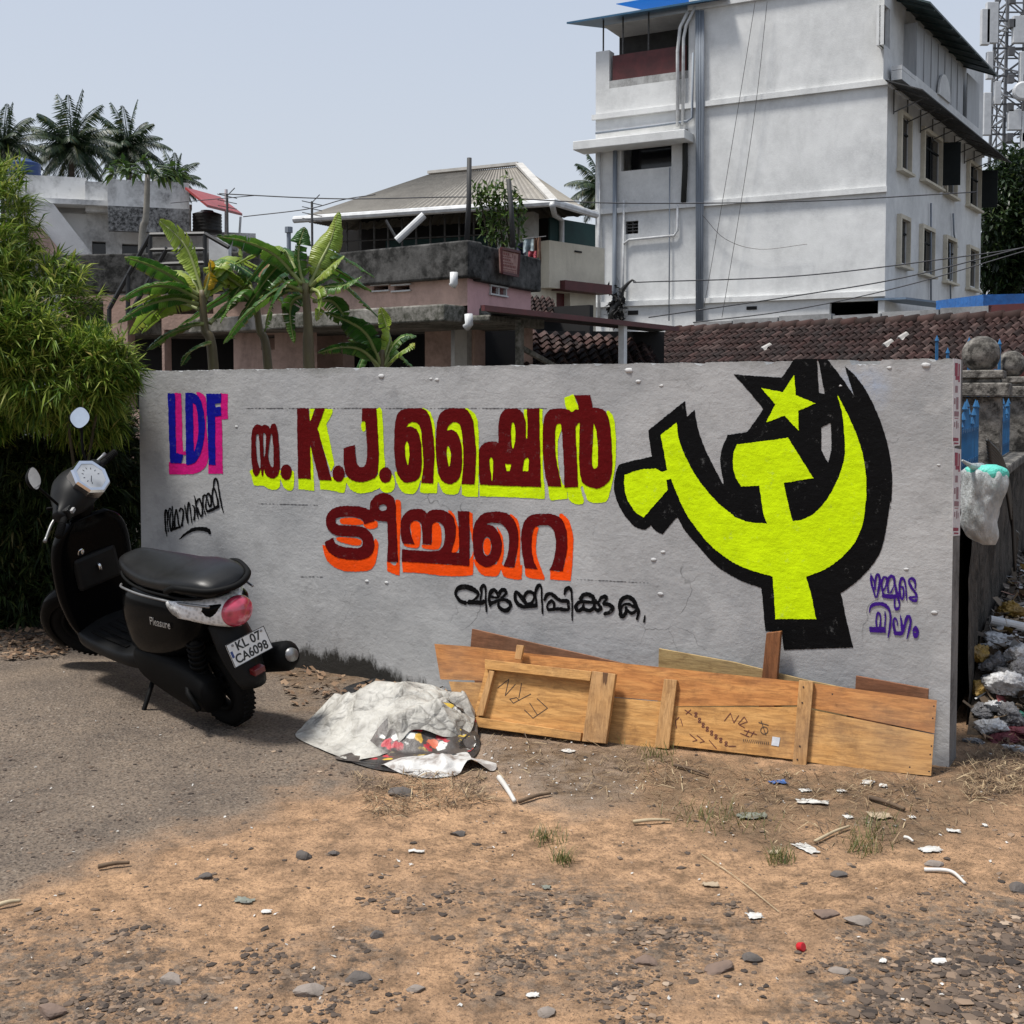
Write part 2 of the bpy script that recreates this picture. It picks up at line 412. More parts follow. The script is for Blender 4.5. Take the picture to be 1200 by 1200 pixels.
# ------------------------------------------------------------------ painted wall
WA = gp(1112, 900); WB0 = un(163, 465, WA.y)       # right end at the ground
WA.z = 0
WB = Vector((un(163, 465, 7.19).x, 7.19, 0)); 
WR = (WA - WB).normalized(); WN = Vector((WR.y, -WR.x, 0))      # along, and out towards the street
ztr = on_plane(1115, 420, WA, WN).z; ztl = on_plane(167, 435, WA, WN).z
WL = (WA - WB).length
def wall_mat(name, paint=None, rough=0.8):
    t = NT(name)
    g = t.ramp(t.noise(2.2, 7, 0.62), [(0.28, (0.27, 0.275, 0.28)), (0.5, (0.35, 0.35, 0.35)), (0.72, (0.42, 0.42, 0.418))]) if paint is None else None
    big = t.noise(1.1, 6, 0.6)
    trowel = t.noise(7, 5, 0.6, (0.7, 0.7, 2.4), 0.6)
    finep = t.noise(48, 6, 0.65)
    if paint is None:
        col = t.mix(t.ramp(trowel, [(0.5, 0.0), (0.72, 0.35)]), g, (0.34, 0.345, 0.35))
        col = t.mix(t.ramp(t.noise(5.5, 8, 0.75), [(0.52, 0.0), (0.76, 0.6)]), col, (0.20, 0.20, 0.20))
        col = t.mix(t.ramp(t.noise(2.6, 6, 0.7, (1, 1, 0.35)), [(0.52, 0.0), (0.75, 0.35)]), col, (0.23, 0.235, 0.25))
        scr = t.math('MULTIPLY', t.ramp(t.noise(26, 4, 0.8, (1, 1, 1.5), 1.5), [(0.68, 0.0), (0.72, 0.8)]), t.ramp(t.noise(2.1, 3, 0.6), [(0.5, 0.0), (0.62, 1.0)]))
        col = t.mix(scr, col, (0.12, 0.12, 0.12))
        wv = t.n('TexNoise'); wv.inputs['Scale'].default_value = 3.0; wv.inputs['Detail'].default_value = 4; t.l(t.coord(), wv.inputs['Vector'])
        va = t.n('VectorMath'); va.operation = 'MULTIPLY_ADD'; t.l(wv.outputs['Color'], va.inputs[0]); va.inputs[1].default_value = (.35, .35, .35); t.l(t.coord(), va.inputs[2])
        vc = t.n('TexVoronoi'); vc.feature = 'DISTANCE_TO_EDGE'; vc.inputs['Scale'].default_value = 2.3; t.l(va.outputs[0], vc.inputs['Vector'])
        crack = t.math('MULTIPLY', t.mrange(vc.outputs['Distance'], 0.008, 0.001), t.ramp(t.noise(1.9, 4, 0.6), [(0.56, 0.0), (0.64, 0.7)]))
        col = t.mix(crack, col, (0.10, 0.10, 0.10))
        pat = t.ramp(t.noise(1.7, 3, 0.5, (1, 1, 1.4), 0.8), [(0.56, 0.0), (0.585, 0.3)])
        col = t.mix(pat, col, (0.44, 0.44, 0.435))
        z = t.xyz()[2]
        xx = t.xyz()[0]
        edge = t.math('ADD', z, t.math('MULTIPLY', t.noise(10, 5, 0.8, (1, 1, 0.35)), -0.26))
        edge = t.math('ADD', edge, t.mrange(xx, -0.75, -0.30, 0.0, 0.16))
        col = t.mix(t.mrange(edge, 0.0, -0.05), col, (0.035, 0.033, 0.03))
        up = t.math('ADD', z, t.math('MULTIPLY', t.noise(4, 6, 0.7), 0.16))
        col = t.mix(t.mrange(up, ztl + 0.05, ztl + 0.11), col, (0.2, 0.2, 0.19))
        sp = on_plane(1012, 455, WA, WN)
        d = t.n('VectorMath'); d.operation = 'DISTANCE'; t.l(t.coord(), d.inputs[0]); d.inputs[1].default_value = sp
        col = t.mix(t.math('MULTIPLY', t.mrange(d.outputs[1], 0.13, 0.02), t.ramp(t.noise(9, 5, 0.7), [(0.4, 0.0), (0.65, 0.6)])), col, (0.22, 0.32, 0.50))
    else:
        dk = tuple(c * 0.80 for c in paint)
        col = t.ramp(t.noise(9, 7, 0.7), [(0.3, paint), (0.7, dk)])
        col = t.mix(t.ramp(t.noise(13, 5, 0.7, (1.2, 1.2, 3.2), 0.5), [(0.40, 0.28), (0.58, 0.0)]), col, tuple(c * 0.55 for c in paint))
        col = t.mix(t.ramp(t.noise(21, 6, 0.8), [(0.60, 0.0), (0.74, 0.35)]), col, (0.26, 0.26, 0.255))
        scr = t.math('MULTIPLY', t.ramp(t.noise(30, 4, 0.8, (1, 1, 1.5), 1.5), [(0.66, 0.0), (0.71, 0.45)]), t.ramp(t.noise(1.7, 3, 0.6), [(0.5, 0.0), (0.6, 1.0)]))
        col = t.mix(scr, col, (0.2, 0.2, 0.19))
    nm = t.bump(big, 0.25, 0.05); nm = t.bump(trowel, 0.18, 0.012, nm); nm = t.bump(t.noise(17, 7, 0.7, (1, 1, 1.3)), 0.35, 0.008, nm); nm = t.bump(finep, 0.4, 0.005, nm)
    return t.done(col, rough, nm, Specular_IOR_Level=0.06)
M_WALL = wall_mat('grey_wall_paint')
M_WALLEND = grimy('raw_wall_end', (0.2, 0.19, 0.18), (0.03, 0.028, 0.025), 0.9, 5.0)
b = MB(); NC = 420
bot = []; top = []; TH = 0.14
for i in range(NC + 1):
    p = WB.lerp(WA, i / NC); q = px_of(p.x, p.y, ztl)
    z = ztl + (ztr - ztl) * i / NC + 0.010 * fbm(i * 0.06, 3, 0, 3) + (0.004 * mnoise.noise(Vector((i * 0.9, 7, 0))))
    ch = fbm(i * 0.11, 11, 0, 3)
    if ch > 0.16: z -= 0.09 * (ch - 0.16)
    if 996 < q[0] < 1032: z -= 0.018 + 0.014 * abs(mnoise.noise(Vector((i * 0.8, 2, 0))))
    bot.append(Vector((p.x, p.y, -0.4))); top.append(Vector((p.x, p.y, z)))
for i in range(NC):
    b.quad(bot[i], bot[i + 1], top[i + 1], top[i])
    b.quad(top[i], top[i + 1], top[i + 1] - WN * TH, top[i] - WN * TH)
endb = un(1127, 500, WA.y + 0.13); endb.z = 0
back0 = bot[0] - WN * TH
b.quad(bot[0], top[0], top[0] - WN * TH, back0)
b.mi = 1
bb = Vector((endb.x, endb.y, -0.4)); bt = Vector((endb.x, endb.y, top[-1].z))
b.quad(bot[-1], bb, bt, top[-1])
b.mi = 0
b.quad(bb, back0, back0 + Vector((0, 0, 0.4 + ztl)), bt)
b.add([top[-1], bt, top[-1] - WN * TH], [(0, 1, 2)])
wall = b.build('painted_wall', [M_WALL, M_WALLEND])
tag(wall, 'low grey plastered wall covered in painted lettering and a large yellow emblem', 'wall')

def sdf_shape(ops, X, Y):
    F = np.full(X.shape, 1e6)
    for op in ops:
        if op[0] in '+-':
            d = poly_sd(op[1], X, Y); F = np.minimum(F, d) if op[0] == '+' else np.maximum(F, -d)
        elif op[0] == 's':
            P = op[1]
            for (x0, y0, r0), (x1, y1, r1) in zip(P[:-1], P[1:]):
                ex, ey = x1 - x0, y1 - y0; L = ex * ex + ey * ey + 1e-12
                t = np.clip(((X - x0) * ex + (Y - y0) * ey) / L, 0, 1)
                F = np.minimum(F, np.hypot(X - x0 - t * ex, Y - y0 - t * ey) - (r0 + (r1 - r0) * t))
    return F
def bbox(ops):
    xs, ys = [], []
    for op in ops:
        for p in op[1]:
            r = p[2] if op[0] == 's' else 0
            xs += [p[0] - r, p[0] + r]; ys += [p[1] - r, p[1] + r]
    return min(xs), min(ys), max(xs), max(ys)
def paint(name, groups, mat, off, step=0.5, parent=None, label=None, P0=None, N0=None):
    """groups: list of op lists in photo pixels; every group is filled on its own grid, projected on the wall plane"""
    mb = MB(); N0 = N0 or WN; P = (P0 or WA) + N0 * off
    for gi, ops in enumerate(groups):
        x0, y0, x1, y1 = bbox(ops); x0 -= 2; y0 -= 2; x1 += 2; y1 += 2
        nx, ny = int((x1 - x0) / step) + 2, int((y1 - y0) / step) + 2
        X, Y = np.meshgrid(x0 + step * np.arange(nx), y0 + step * np.arange(ny))
        F = sdf_shape(ops, X, Y)
        if P0 is None: F = F + 0.28 * np.sin(.83 * X + 1.31 * Y) * np.sin(.61 * X - 1.07 * Y) + 0.22 * np.sin(.31 * X - .27 * Y + 1.0) * np.sin(.19 * X + .37 * Y)
        ins = F < 0
        cnt = ins[:-1, :-1].astype(int) + ins[1:, :-1] + ins[:-1, 1:] + ins[1:, 1:]
        W = lambda px, py: on_plane(px, py, P, N0)
        for j in range(ny - 1):
            row = cnt[j]; i = 0
            idx = np.nonzero(row)[0]
            k = 0
            while k < len(idx):
                i = idx[k]
                if row[i] == 4:
                    e = k
                    while e + 1 < len(idx) and idx[e + 1] == idx[e] + 1 and row[idx[e + 1]] == 4: e += 1
                    xa, xb, ya, yb = x0 + i * step, x0 + (idx[e] + 1) * step, y0 + j * step, y0 + (j + 1) * step
                    mb.quad(W(xa, yb), W(xb, yb), W(xb, ya), W(xa, ya)); k = e + 1
                else:
                    cs = [(i, j), (i, j + 1), (i + 1, j + 1), (i + 1, j)]; poly = []
                    for a in range(4):
                        (ia, ja), (ib, jb) = cs[a], cs[(a + 1) % 4]; fa, fb = F[ja, ia], F[jb, ib]
                        if fa < 0: poly.append((x0 + ia * step, y0 + ja * step))
                        if (fa < 0) != (fb < 0):
                            q = fa / (fa - fb); poly.append((x0 + (ia + (ib - ia) * q) * step, y0 + (ja + (jb - ja) * q) * step))
                    if len(poly) >= 3: mb.add([W(*p) for p in poly], [tuple(range(len(poly)))])
                    k += 1
    o = mb.build(name, mat, parent if parent is not None else wall)
    if label: o['label'] = label
    return o
def outline(pts, n=5):
    """closed outline; a third item marks a corner, the rest is curved"""
    m = len(pts); cor = [i for i, p in enumerate(pts) if len(p) > 2]
    if not cor: return [tuple(p) for p in catmull([p[:2] for p in pts], n, True)]
    out = []
    for a, i in enumerate(cor):
        j = cor[(a + 1) % len(cor)]; seg = [pts[i][:2]]; k = (i + 1) % m
        while k != j: seg.append(pts[k][:2]); k = (k + 1) % m
        seg.append(pts[j][:2])
        out += [tuple(p) for p in (catmull(seg, n)[:-1] if len(seg) > 2 else seg[:-1])]
    return out
def ell(cx, cy, rx, ry): return [(cx + rx * math.cos(a * math.pi / 8), cy + ry * math.sin(a * math.pi / 8)) for a in range(16)]
def tr(z, pts):
    ox, oy, s = z; return [(p[0] / s + ox, p[1] / s + oy) + tuple(p[2:]) for p in pts]
c = 1
def up_(z, pts): return ('+', outline(tr(z, pts)))
def dn_(z, pts): return ('-', outline(tr(z, pts)))
def st_(z, pts, n=5):
    ox, oy, s = z; return ('s', [((p[0]) / s + ox, p[1] / s + oy, max(0.25, p[2] / s)) for p in catmull(pts, n)])
ZA, ZB, ZC, ZD, ZE, ZF = (285, 450, 8), (425, 450, 8), (550, 450, 8), (620, 450, 8), (370, 570, 8), (520, 570, 7.0588)
ZH, ZI, ZJ, ZK, ZL, ZM, ZN = (520, 670, 10), (640, 670, 9.23), (180, 450, 6), (1000, 660, 12), (710, 410, 5.217), (840, 410, 5.4545), (840, 570, 5.4545)

# --- the name in dark red over its yellow drop shadow
red = [
 [up_(ZA, [(75,600),(80,460),(105,392),(140,378),(170,390),(205,382),(240,400),(252,412),(265,382),(290,368),(310,395),(325,470),(338,620),(340,780),(325,850),(285,885),(240,875),(205,840),(195,800),(186,860,c),(178,870,c),(170,850,c),(165,800),(150,830),(135,858),(110,862),(90,820),(78,720)]),
  dn_(ZA, [(130,475),(145,490),(160,700),(160,790),(135,740),(120,600),(120,490)]), dn_(ZA, [(185,470),(205,465),(215,500),(205,640),(192,690),(188,600)]), dn_(ZA, [(262,465),(280,560),(285,680),(280,780),(255,760),(235,690),(240,600)])],
 [('+', tr(ZA, ell(403, 825, 53, 75)))],
 [up_(ZA, [(503,228,c),(615,228,c),(622,365,c),(678,228,c),(765,228,c),(697,415,c),(830,905,c),(710,900,c),(628,570,c),(632,892,c),(513,885,c)])],
 [('+', tr(ZA, ell(893, 840, 57, 78)))],
 [up_(ZA, [(1112,228,c),(1248,228,c),(1268,560),(1268,750),(1250,860),(1180,905),(1100,920),(1030,905),(970,860),(945,760),(938,603,c),(1048,568,c),(1055,700),(1075,760),(1105,778),(1140,765),(1160,700),(1160,600),(1148,400),(1145,352,c),(1112,350,c)])],
 [('+', tr(ZB, ell(213, 853, 60, 75)))],
 [up_(ZB, [(295,600),(300,420),(320,300),(355,250),(420,230),(560,230),(610,270),(640,350),(660,470),(672,640),(668,800),(660,935,c),(547,928,c),(568,760),(565,640),(555,540),(545,430),(520,375),(480,358),(435,368),(408,405,c),(440,400),(490,415),(520,450),(545,540),(552,650),(552,760),(540,850),(500,905),(430,925),(380,915),(340,870),(315,800),(300,700)]),
  dn_(ZB, [(412,535),(430,570),(438,660),(425,755),(412,730),(398,650),(397,580)])],
 [up_(ZB, [(685,600),(690,420),(710,310),(750,255),(810,230),(950,230),(1000,270),(1035,350),(1050,470),(1062,640),(1058,800),(1048,942,c),(925,940,c),(940,800),(945,700),(938,560),(930,470),(915,390),(880,362),(835,365),(800,400),(790,438,c),(830,430),(870,445),(900,490),(925,570),(932,680),(925,800),(900,890),(860,925),(815,938),(760,920),(720,870),(700,780),(688,690)]),
  dn_(ZB, [(800,580),(820,620),(825,690),(812,775),(800,740),(788,660),(786,610)])],
 [up_(ZC, [(90,640),(100,600),(130,560),(190,540),(240,540),(272,552,c),(272,400),(285,310),(310,260),(350,235),(420,228),(470,240),(505,280),(525,350),(530,420),(531,512,c),(541,512,c),(545,420),(540,230,c),(655,230,c),(662,600),(672,968,c),(100,945,c),(88,800)]),
  dn_(ZC, [(408,358),(425,390),(432,500),(415,597),(398,580),(390,480),(395,390)]), dn_(ZC, [(205,688),(222,720),(220,830),(212,915),(200,830),(190,740),(190,700)]),
  dn_(ZC, [(335,745,c),(360,752),(392,752,c),(380,815,c),(345,815,c)]), dn_(ZC, [(545,685,c),(558,720),(553,818,c),(500,818,c),(515,720)])],
 [up_(ZD, [(128,600),(130,420),(145,310),(185,250),(240,230),(320,230),(370,240),(400,265,c),(430,240),(465,240,c),(450,170),(422,103,c),(575,103,c),(595,220,c),(650,225),(700,245),(735,290),(755,370),(770,500),(778,650),(778,800),(760,890),(710,950),(640,980),(580,970),(520,940),(490,900),(472,780),(468,640),(472,480),(476,362,c),(455,370),(435,420),(440,550),(450,720),(458,968,c),(330,970,c),(325,750),(315,560),(305,430),(295,380),(275,374),(255,390),(245,450),(245,600),(262,750),(290,880),(305,965,c),(178,958,c),(150,850),(135,720)]),
  dn_(ZD, [(605,372,c),(625,420),(640,520),(645,650),(642,760),(625,790),(605,790),(590,750),(592,620),(600,480)])],
]
yel = [[up_(ZA, [(80,800),(82,880),(105,950),(190,955),(240,985),(300,990),(340,965),(345,860),(330,800)]),
        up_(ZA, [(350,850),(370,950),(410,993),(445,1000),(472,975),(480,860),(455,810)]),
        up_(ZA, [(515,870,c),(520,985,c),(668,1002,c),(650,700),(632,590),(600,700,c)]), up_(ZA, [(618,232,c),(668,234,c),(630,365,c)]),
        up_(ZA, [(755,232,c),(838,235,c),(830,290),(785,370),(790,430),(830,620),(855,760,c),(820,820,c),(690,415,c)]),
        up_(ZA, [(715,890,c),(722,988,c),(830,1000),(930,1022),(955,1000),(960,880),(830,870,c)]),
        up_(ZA, [(1115,345,c),(1150,345,c),(1147,440,c),(1115,440),(1105,390)]),
        up_(ZA, [(1245,234,c),(1300,250),(1318,600),(1328,790),(1270,850),(1240,600)]),
        up_(ZA, [(965,870),(985,960),(1040,1010),(1100,1025),(1180,1015),(1250,990),(1280,960),(1240,850),(1100,890)]),
        up_(ZB, [(140,850),(165,980),(200,1015),(240,1020),(280,1000),(300,960),(295,880),(250,830)]),
        up_(ZB, [(305,820),(330,950),(380,1015),(440,1032),(490,1020),(525,960),(545,860),(430,900)]),
        up_(ZB, [(545,915,c),(533,1005,c),(560,1022),(697,1025,c),(703,850),(690,700),(655,640),(640,900)]),
        up_(ZB, [(555,234),(620,252),(650,300),(675,380),(680,500),(690,720),(660,760),(640,420)]),
        up_(ZB, [(408,405),(440,358),(500,355),(545,420),(575,640),(575,800),(555,925),(540,850),(548,640),(515,460),(460,400)]),
        up_(ZB, [(412,530),(440,600),(445,700),(425,770),(400,700),(392,580)]),
        up_(ZB, [(695,840),(725,960),(760,1020),(820,1038),(880,1030),(912,980),(930,850),(820,900)]),
        up_(ZB, [(925,925,c),(930,1040,c),(980,1055),(1082,1058,c),(1086,940),(1082,800),(1045,800),(1040,935)]),
        up_(ZB, [(960,236),(1040,270),(1075,330),(1085,430),(1088,600),(1086,860),(1045,860),(1045,500)]),
        up_(ZB, [(788,440),(810,370),(870,358),(915,385),(945,560),(948,700),(940,800),(925,940),(910,860),(930,680),(900,500),(840,430)]),
        up_(ZB, [(798,575),(828,640),(828,700),(812,790),(784,690),(782,610)]),
        up_(ZC, [(92,930,c),(98,1053,c),(300,1060),(500,1066),(690,1076),(708,1060),(702,950,c)]),
        up_(ZC, [(650,232,c),(686,236,c),(690,500),(690,800),(702,970),(660,975)]),
        up_(ZC, [(400,350),(440,360),(440,600),(400,610),(380,480)]), up_(ZC, [(180,680),(230,690),(228,930),(200,930)]),
        up_(ZC, [(325,740),(560,680),(565,825),(330,825)]), up_(ZC, [(510,236,c),(545,236,c),(550,525),(525,525)]),
        up_(ZD, [(328,130,c),(415,95,c),(445,170),(475,250),(400,275),(355,245),(335,180)]),
        up_(ZD, [(725,258),(780,290),(805,380),(815,560),(805,780),(770,940),(740,800),(750,500)]),
        up_(ZD, [(176,940,c),(195,1080),(270,1085),(362,1075,c),(352,950,c)]), up_(ZD, [(352,955,c),(370,1075),(420,1120),(480,1130),(512,1100),(490,1000),(475,950,c)]),
        up_(ZD, [(500,910),(530,1040),(560,1100),(640,1115),(710,1105),(745,1060),(780,860),(640,940)]),
        up_(ZD, [(235,450),(275,365),(310,385),(300,440),(272,540),(272,720),(290,860),(330,975),(300,975),(250,740)]),
        up_(ZD, [(430,355),(482,355),(472,600),(492,900),(497,950),(450,975),(438,600)]), up_(ZD, [(598,365),(650,480),(655,760),(615,800),(580,750)])]]
M_RED = wall_mat('dark_red_paint', (0.105, 0.0035, 0.0045), 0.75)
M_YEL = wall_mat('fluorescent_yellow_paint', (0.62, 0.86, 0.004), 0.7)
M_ORA = wall_mat('orange_paint', (0.95, 0.085, 0.006), 0.7)
M_BLK = wall_mat('black_paint', (0.0045, 0.0045, 0.005), 0.6)
M_BLU = wall_mat('blue_paint', (0.006, 0.008, 0.27), 0.7)
M_PNK = wall_mat('pink_paint', (0.62, 0.012, 0.20), 0.7)
M_VIO = wall_mat('violet_paint', (0.045, 0.012, 0.19), 0.7)
paint('name_shadow', yel, M_YEL, 0.0015, 0.6, label='bright yellow drop shadow under the upper red lettering')
paint('name_lettering', red, M_RED, 0.003, 0.5, label='upper line of bold dark red painted letters')
# --- second line, dark red on orange
red2 = [
 [up_(ZE, [(95,330),(105,270),(150,215),(220,188),(320,183),(420,190),(480,210),(530,250),(548,300),(545,330,c),(455,352,c),(440,320),(400,295),(320,283),(240,287),(195,300),(185,325),(200,352),(260,365),(400,372),(470,395),(520,440),(545,510),(545,580),(520,640),(470,675),(400,688),(300,685),(200,665),(130,620),(95,570),(82,520,c),(165,480,c),(175,515),(210,550),(280,570),(380,577),(425,565),(440,530),(430,495),(390,475),(300,470),(200,462),(140,430),(105,385)]),
  up_(ZE, [(508,210),(515,150),(550,95),(600,68),(650,62),(700,80),(735,120),(750,180),(752,300),(762,500),(772,710,c),(668,705,c),(675,500),(670,325,c),(640,328),(580,320),(540,300),(512,260)]), ('-', tr(ZE, ell(628, 198, 37, 32)))],
 [up_(ZE, [(795,400),(800,320),(830,260),(880,222),(960,208),(1010,222),(1043,252,c),(1080,222),(1140,215),(1200,225),(1250,250),(1291,295),(1313,385),(1308,487),(1291,544),(1268,618,c),(1345,623,c),(1342,453),(1330,232,c),(1438,232,c),(1441,453),(1440,748,c),(1200,728),(1000,715),(808,705,c),(808,590,c),(950,600),(1100,606),(1160,595),(1195,550),(1208,480),(1205,400),(1180,350),(1140,333),(1105,345),(1090,380),(1085,545,c),(1000,540,c),(995,400),(980,340),(945,320),(905,332),(882,370),(890,440),(925,540,c),(815,535,c),(797,470)])],
 [up_(ZF, [(240,420),(250,330),(285,260),(340,220),(420,208),(500,215),(560,250),(600,320),(617,400),(615,500),(595,600),(585,672,c),(490,660,c),(525,580),(540,480),(535,400),(510,340),(470,310),(400,300),(342,312,c),(400,325),(440,360),(470,420),(480,490),(470,560),(440,620),(400,655),(350,665),(300,645),(260,600),(243,520)]), ('-', tr(ZF, ell(358, 497, 37, 80)))],
 [up_(ZF, [(640,430),(650,340),(680,270),(740,232),(830,225),(910,232),(970,265),(1005,330),(1020,420),(1020,520),(1000,620),(985,700,c),(875,693,c),(905,620),(925,520),(925,430),(905,360),(870,325),(830,320),(780,325),(745,350),(730,410),(725,500),(740,600),(775,685,c),(670,675,c),(650,560)])],
]
ora = [[up_(ZE, [(70,545),(85,650),(120,710),(180,760),(280,795),(400,798),(500,785),(550,740),(580,620),(585,520),(550,500),(520,640),(400,680),(200,650)]),
        up_(ZE, [(230,305),(330,292),(420,312),(448,345),(400,360),(250,352)]), up_(ZE, [(450,355),(560,325),(580,350),(570,385),(500,402)]), up_(ZE, [(195,482),(300,478),(400,492),(430,520),(400,556),(300,542),(210,512)]),
        up_(ZE, [(745,125,c),(785,130),(800,200),(790,500),(785,800),(770,830),(720,815),(668,790,c),(668,700,c),(762,700)]),
        up_(ZE, [(808,700,c),(815,805,c),(1000,815),(1200,838),(1400,840),(1472,830,c),(1478,700),(1470,300),(1462,250),(1425,236,c),(1430,700)]),
        up_(ZE, [(890,345),(960,332),(985,400),(970,560),(920,578),(840,562),(830,530),(900,530)]), up_(ZE, [(1090,360),(1150,345),(1180,440),(1170,560),(1120,592),(1010,580),(1000,545),(1085,535)]),
        up_(ZF, [(35,206),(80,225),(110,300),(125,380),(122,520),(60,545),(90,400)]),
        up_(ZF, [(545,238),(605,270),(630,350),(632,430),(630,640),(650,650),(645,740),(630,770),(500,745),(482,655),(585,660),(605,450)]),
        up_(ZF, [(250,600),(280,690),(330,735),(400,745),(450,735),(470,690),(482,640),(350,650)]), up_(ZF, [(440,340),(480,400),(497,500),(490,600),(470,650),(440,640),(475,500)]), ('+', tr(ZF, ell(358, 497, 32, 72))),
        up_(ZF, [(955,240),(1020,260),(1055,340),(1072,430),(1065,600),(1050,780,c),(880,770,c),(880,688,c),(980,695),(1010,500)]),
        up_(ZF, [(668,668,c),(690,750),(830,775,c),(830,740),(790,640),(765,540),(770,400),(785,345),(745,340),(720,450),(730,600),(770,680)])]]
paint('second_line_shadow', ora, M_ORA, 0.0015, 0.6, label='orange drop shadow under the lower red lettering')
paint('second_line_lettering', red2, M_RED, 0.003, 0.5, label='lower line of bold dark red painted letters')
# --- blue initials on pink
pink = [[up_(ZJ, [(145,62,c),(195,65,c),(205,440),(220,470),(225,497),(160,495,c)]), up_(ZJ, [(108,545,c),(107,620),(130,635),(280,632),(340,605),(375,560),(387,480),(372,300),(370,120),(345,70),(300,58),(320,110),(350,220),(340,450),(290,540),(240,560)]),
         up_(ZJ, [(272,125),(315,160),(318,400),(280,485)]), up_(ZJ, [(470,65,c),(522,68,c),(520,150),(522,245,c),(480,250,c),(487,630,c),(385,632,c),(385,550,c),(430,560,c),(430,228,c),(470,220,c)])]]
blue = [[up_(ZJ, [(98,65,c),(150,65,c),(158,485,c),(210,495,c),(195,560,c),(115,555,c)])],
        [up_(ZJ, [(222,62,c),(280,65),(330,110),(355,220),(360,340),(340,460),(300,540),(250,570),(228,565,c)]), dn_(ZJ, [(275,130,c),(300,160),(312,260),(310,380),(283,480,c)])],
        [up_(ZJ, [(370,68,c),(475,68,c),(475,135,c),(430,140,c),(432,165,c),(475,160,c),(475,222,c),(432,230,c),(435,570,c),(388,568,c)])]]
paint('initials_shadow', pink, M_PNK, 0.0015, 0.5, label='pink drop shadow behind the blue initials')
paint('initials', blue, M_BLU, 0.003, 0.5, label='three tall blue painted letters reading LDF')
# --- black brush script
H = lambda *p: st_(ZH, list(p)); I = lambda *p: st_(ZI, list(p)); J = lambda *p: st_(ZJ, list(p)); K = lambda *p: st_(ZK, list(p))
scr1 = [[H((250,362,24),(200,345,22),(150,290,16),(138,240,18),(180,190,28),(260,178,32),(340,205,30),(400,255,20),(385,300,14),(340,340,16),(300,352,24)), H((298,358,25),(400,360,27),(455,360,27),(465,330,10)),
         H((428,330,9),(440,250,12),(435,200,16),(462,162,22),(485,180,16),(490,250,11),(492,350,12),(498,462,10)),
         H((542,400,12),(545,370,22),(530,320,14),(550,240,24),(590,212,22),(622,245,18),(635,300,16),(560,295,16)), H((635,300,16),(665,225,22),(715,215,22),(730,255,16),(680,305,16)), H((545,375,24),(620,345,20),(690,325,18),(755,345,24),(785,395,18),(740,450,26),(690,445,24),(640,400,16),(640,365,12)),
         H((835,300,16),(845,240,20),(885,265,22),(930,325,24),(975,375,22),(1030,365,16)), H((835,260,18),(840,330,20),(880,385,24),(940,410,22),(1010,400,24),(1075,395,26)), H((940,300,14),(970,248,22),(1025,238,20),(1058,280,12),(1050,335,14),(1010,375,16)),
         H((1085,400,18),(1082,330,10),(1075,260,12),(1090,195,20),(1120,158,22),(1142,190,12),(1147,300,10),(1157,490,9)),
         I((-15,300,16),(10,250,20),(50,238,20),(90,265,20),(150,310,20),(230,318,22),(238,360,14),(232,410,18),(130,402,20),(25,412,16)), I((22,405,16),(10,370,12),(50,315,18),(82,335,14),(85,385,14)),
         I((200,240,12),(215,190,20),(250,175,20),(272,210,13),(278,300,10),(282,530,6)),
         I((375,290,24),(400,255,24),(450,245,24),(505,275,24),(505,325,20),(440,328,18),(370,325,20),(322,370,20),(340,420,20),(390,400,20),(402,350,10)), I((400,400,20),(430,410,20),(470,420,22),(515,385,18),(520,335,12)), I((530,310,18),(560,345,14),(590,390,20),(560,420,20),(525,390,14)), I((570,320,14),(600,280,20),(640,268,22),(648,300,14),(620,345,16),(680,355,22),(718,390,22),(690,435,22),(635,455,18)),
         I((805,450,22),(798,350,20),(830,290,24),(880,272,24),(940,302,24),(970,365,20),(998,430,18),(982,510,12)), I((800,460,20),(825,485,22),(862,440,18),(865,385,14)), I((815,390,12),(845,352,14),(900,352,16),(955,385,16)), I((880,420,14),(925,450,20),(965,425,16)),
         I((1066,480,10),(1055,545,8))]]
paint('black_script', scr1, M_BLK, 0.003, 0.4, label='line of black brush script under the red lettering')
ZS = (185, 550, 13.333); S2 = lambda *p: st_(ZS, list(p))
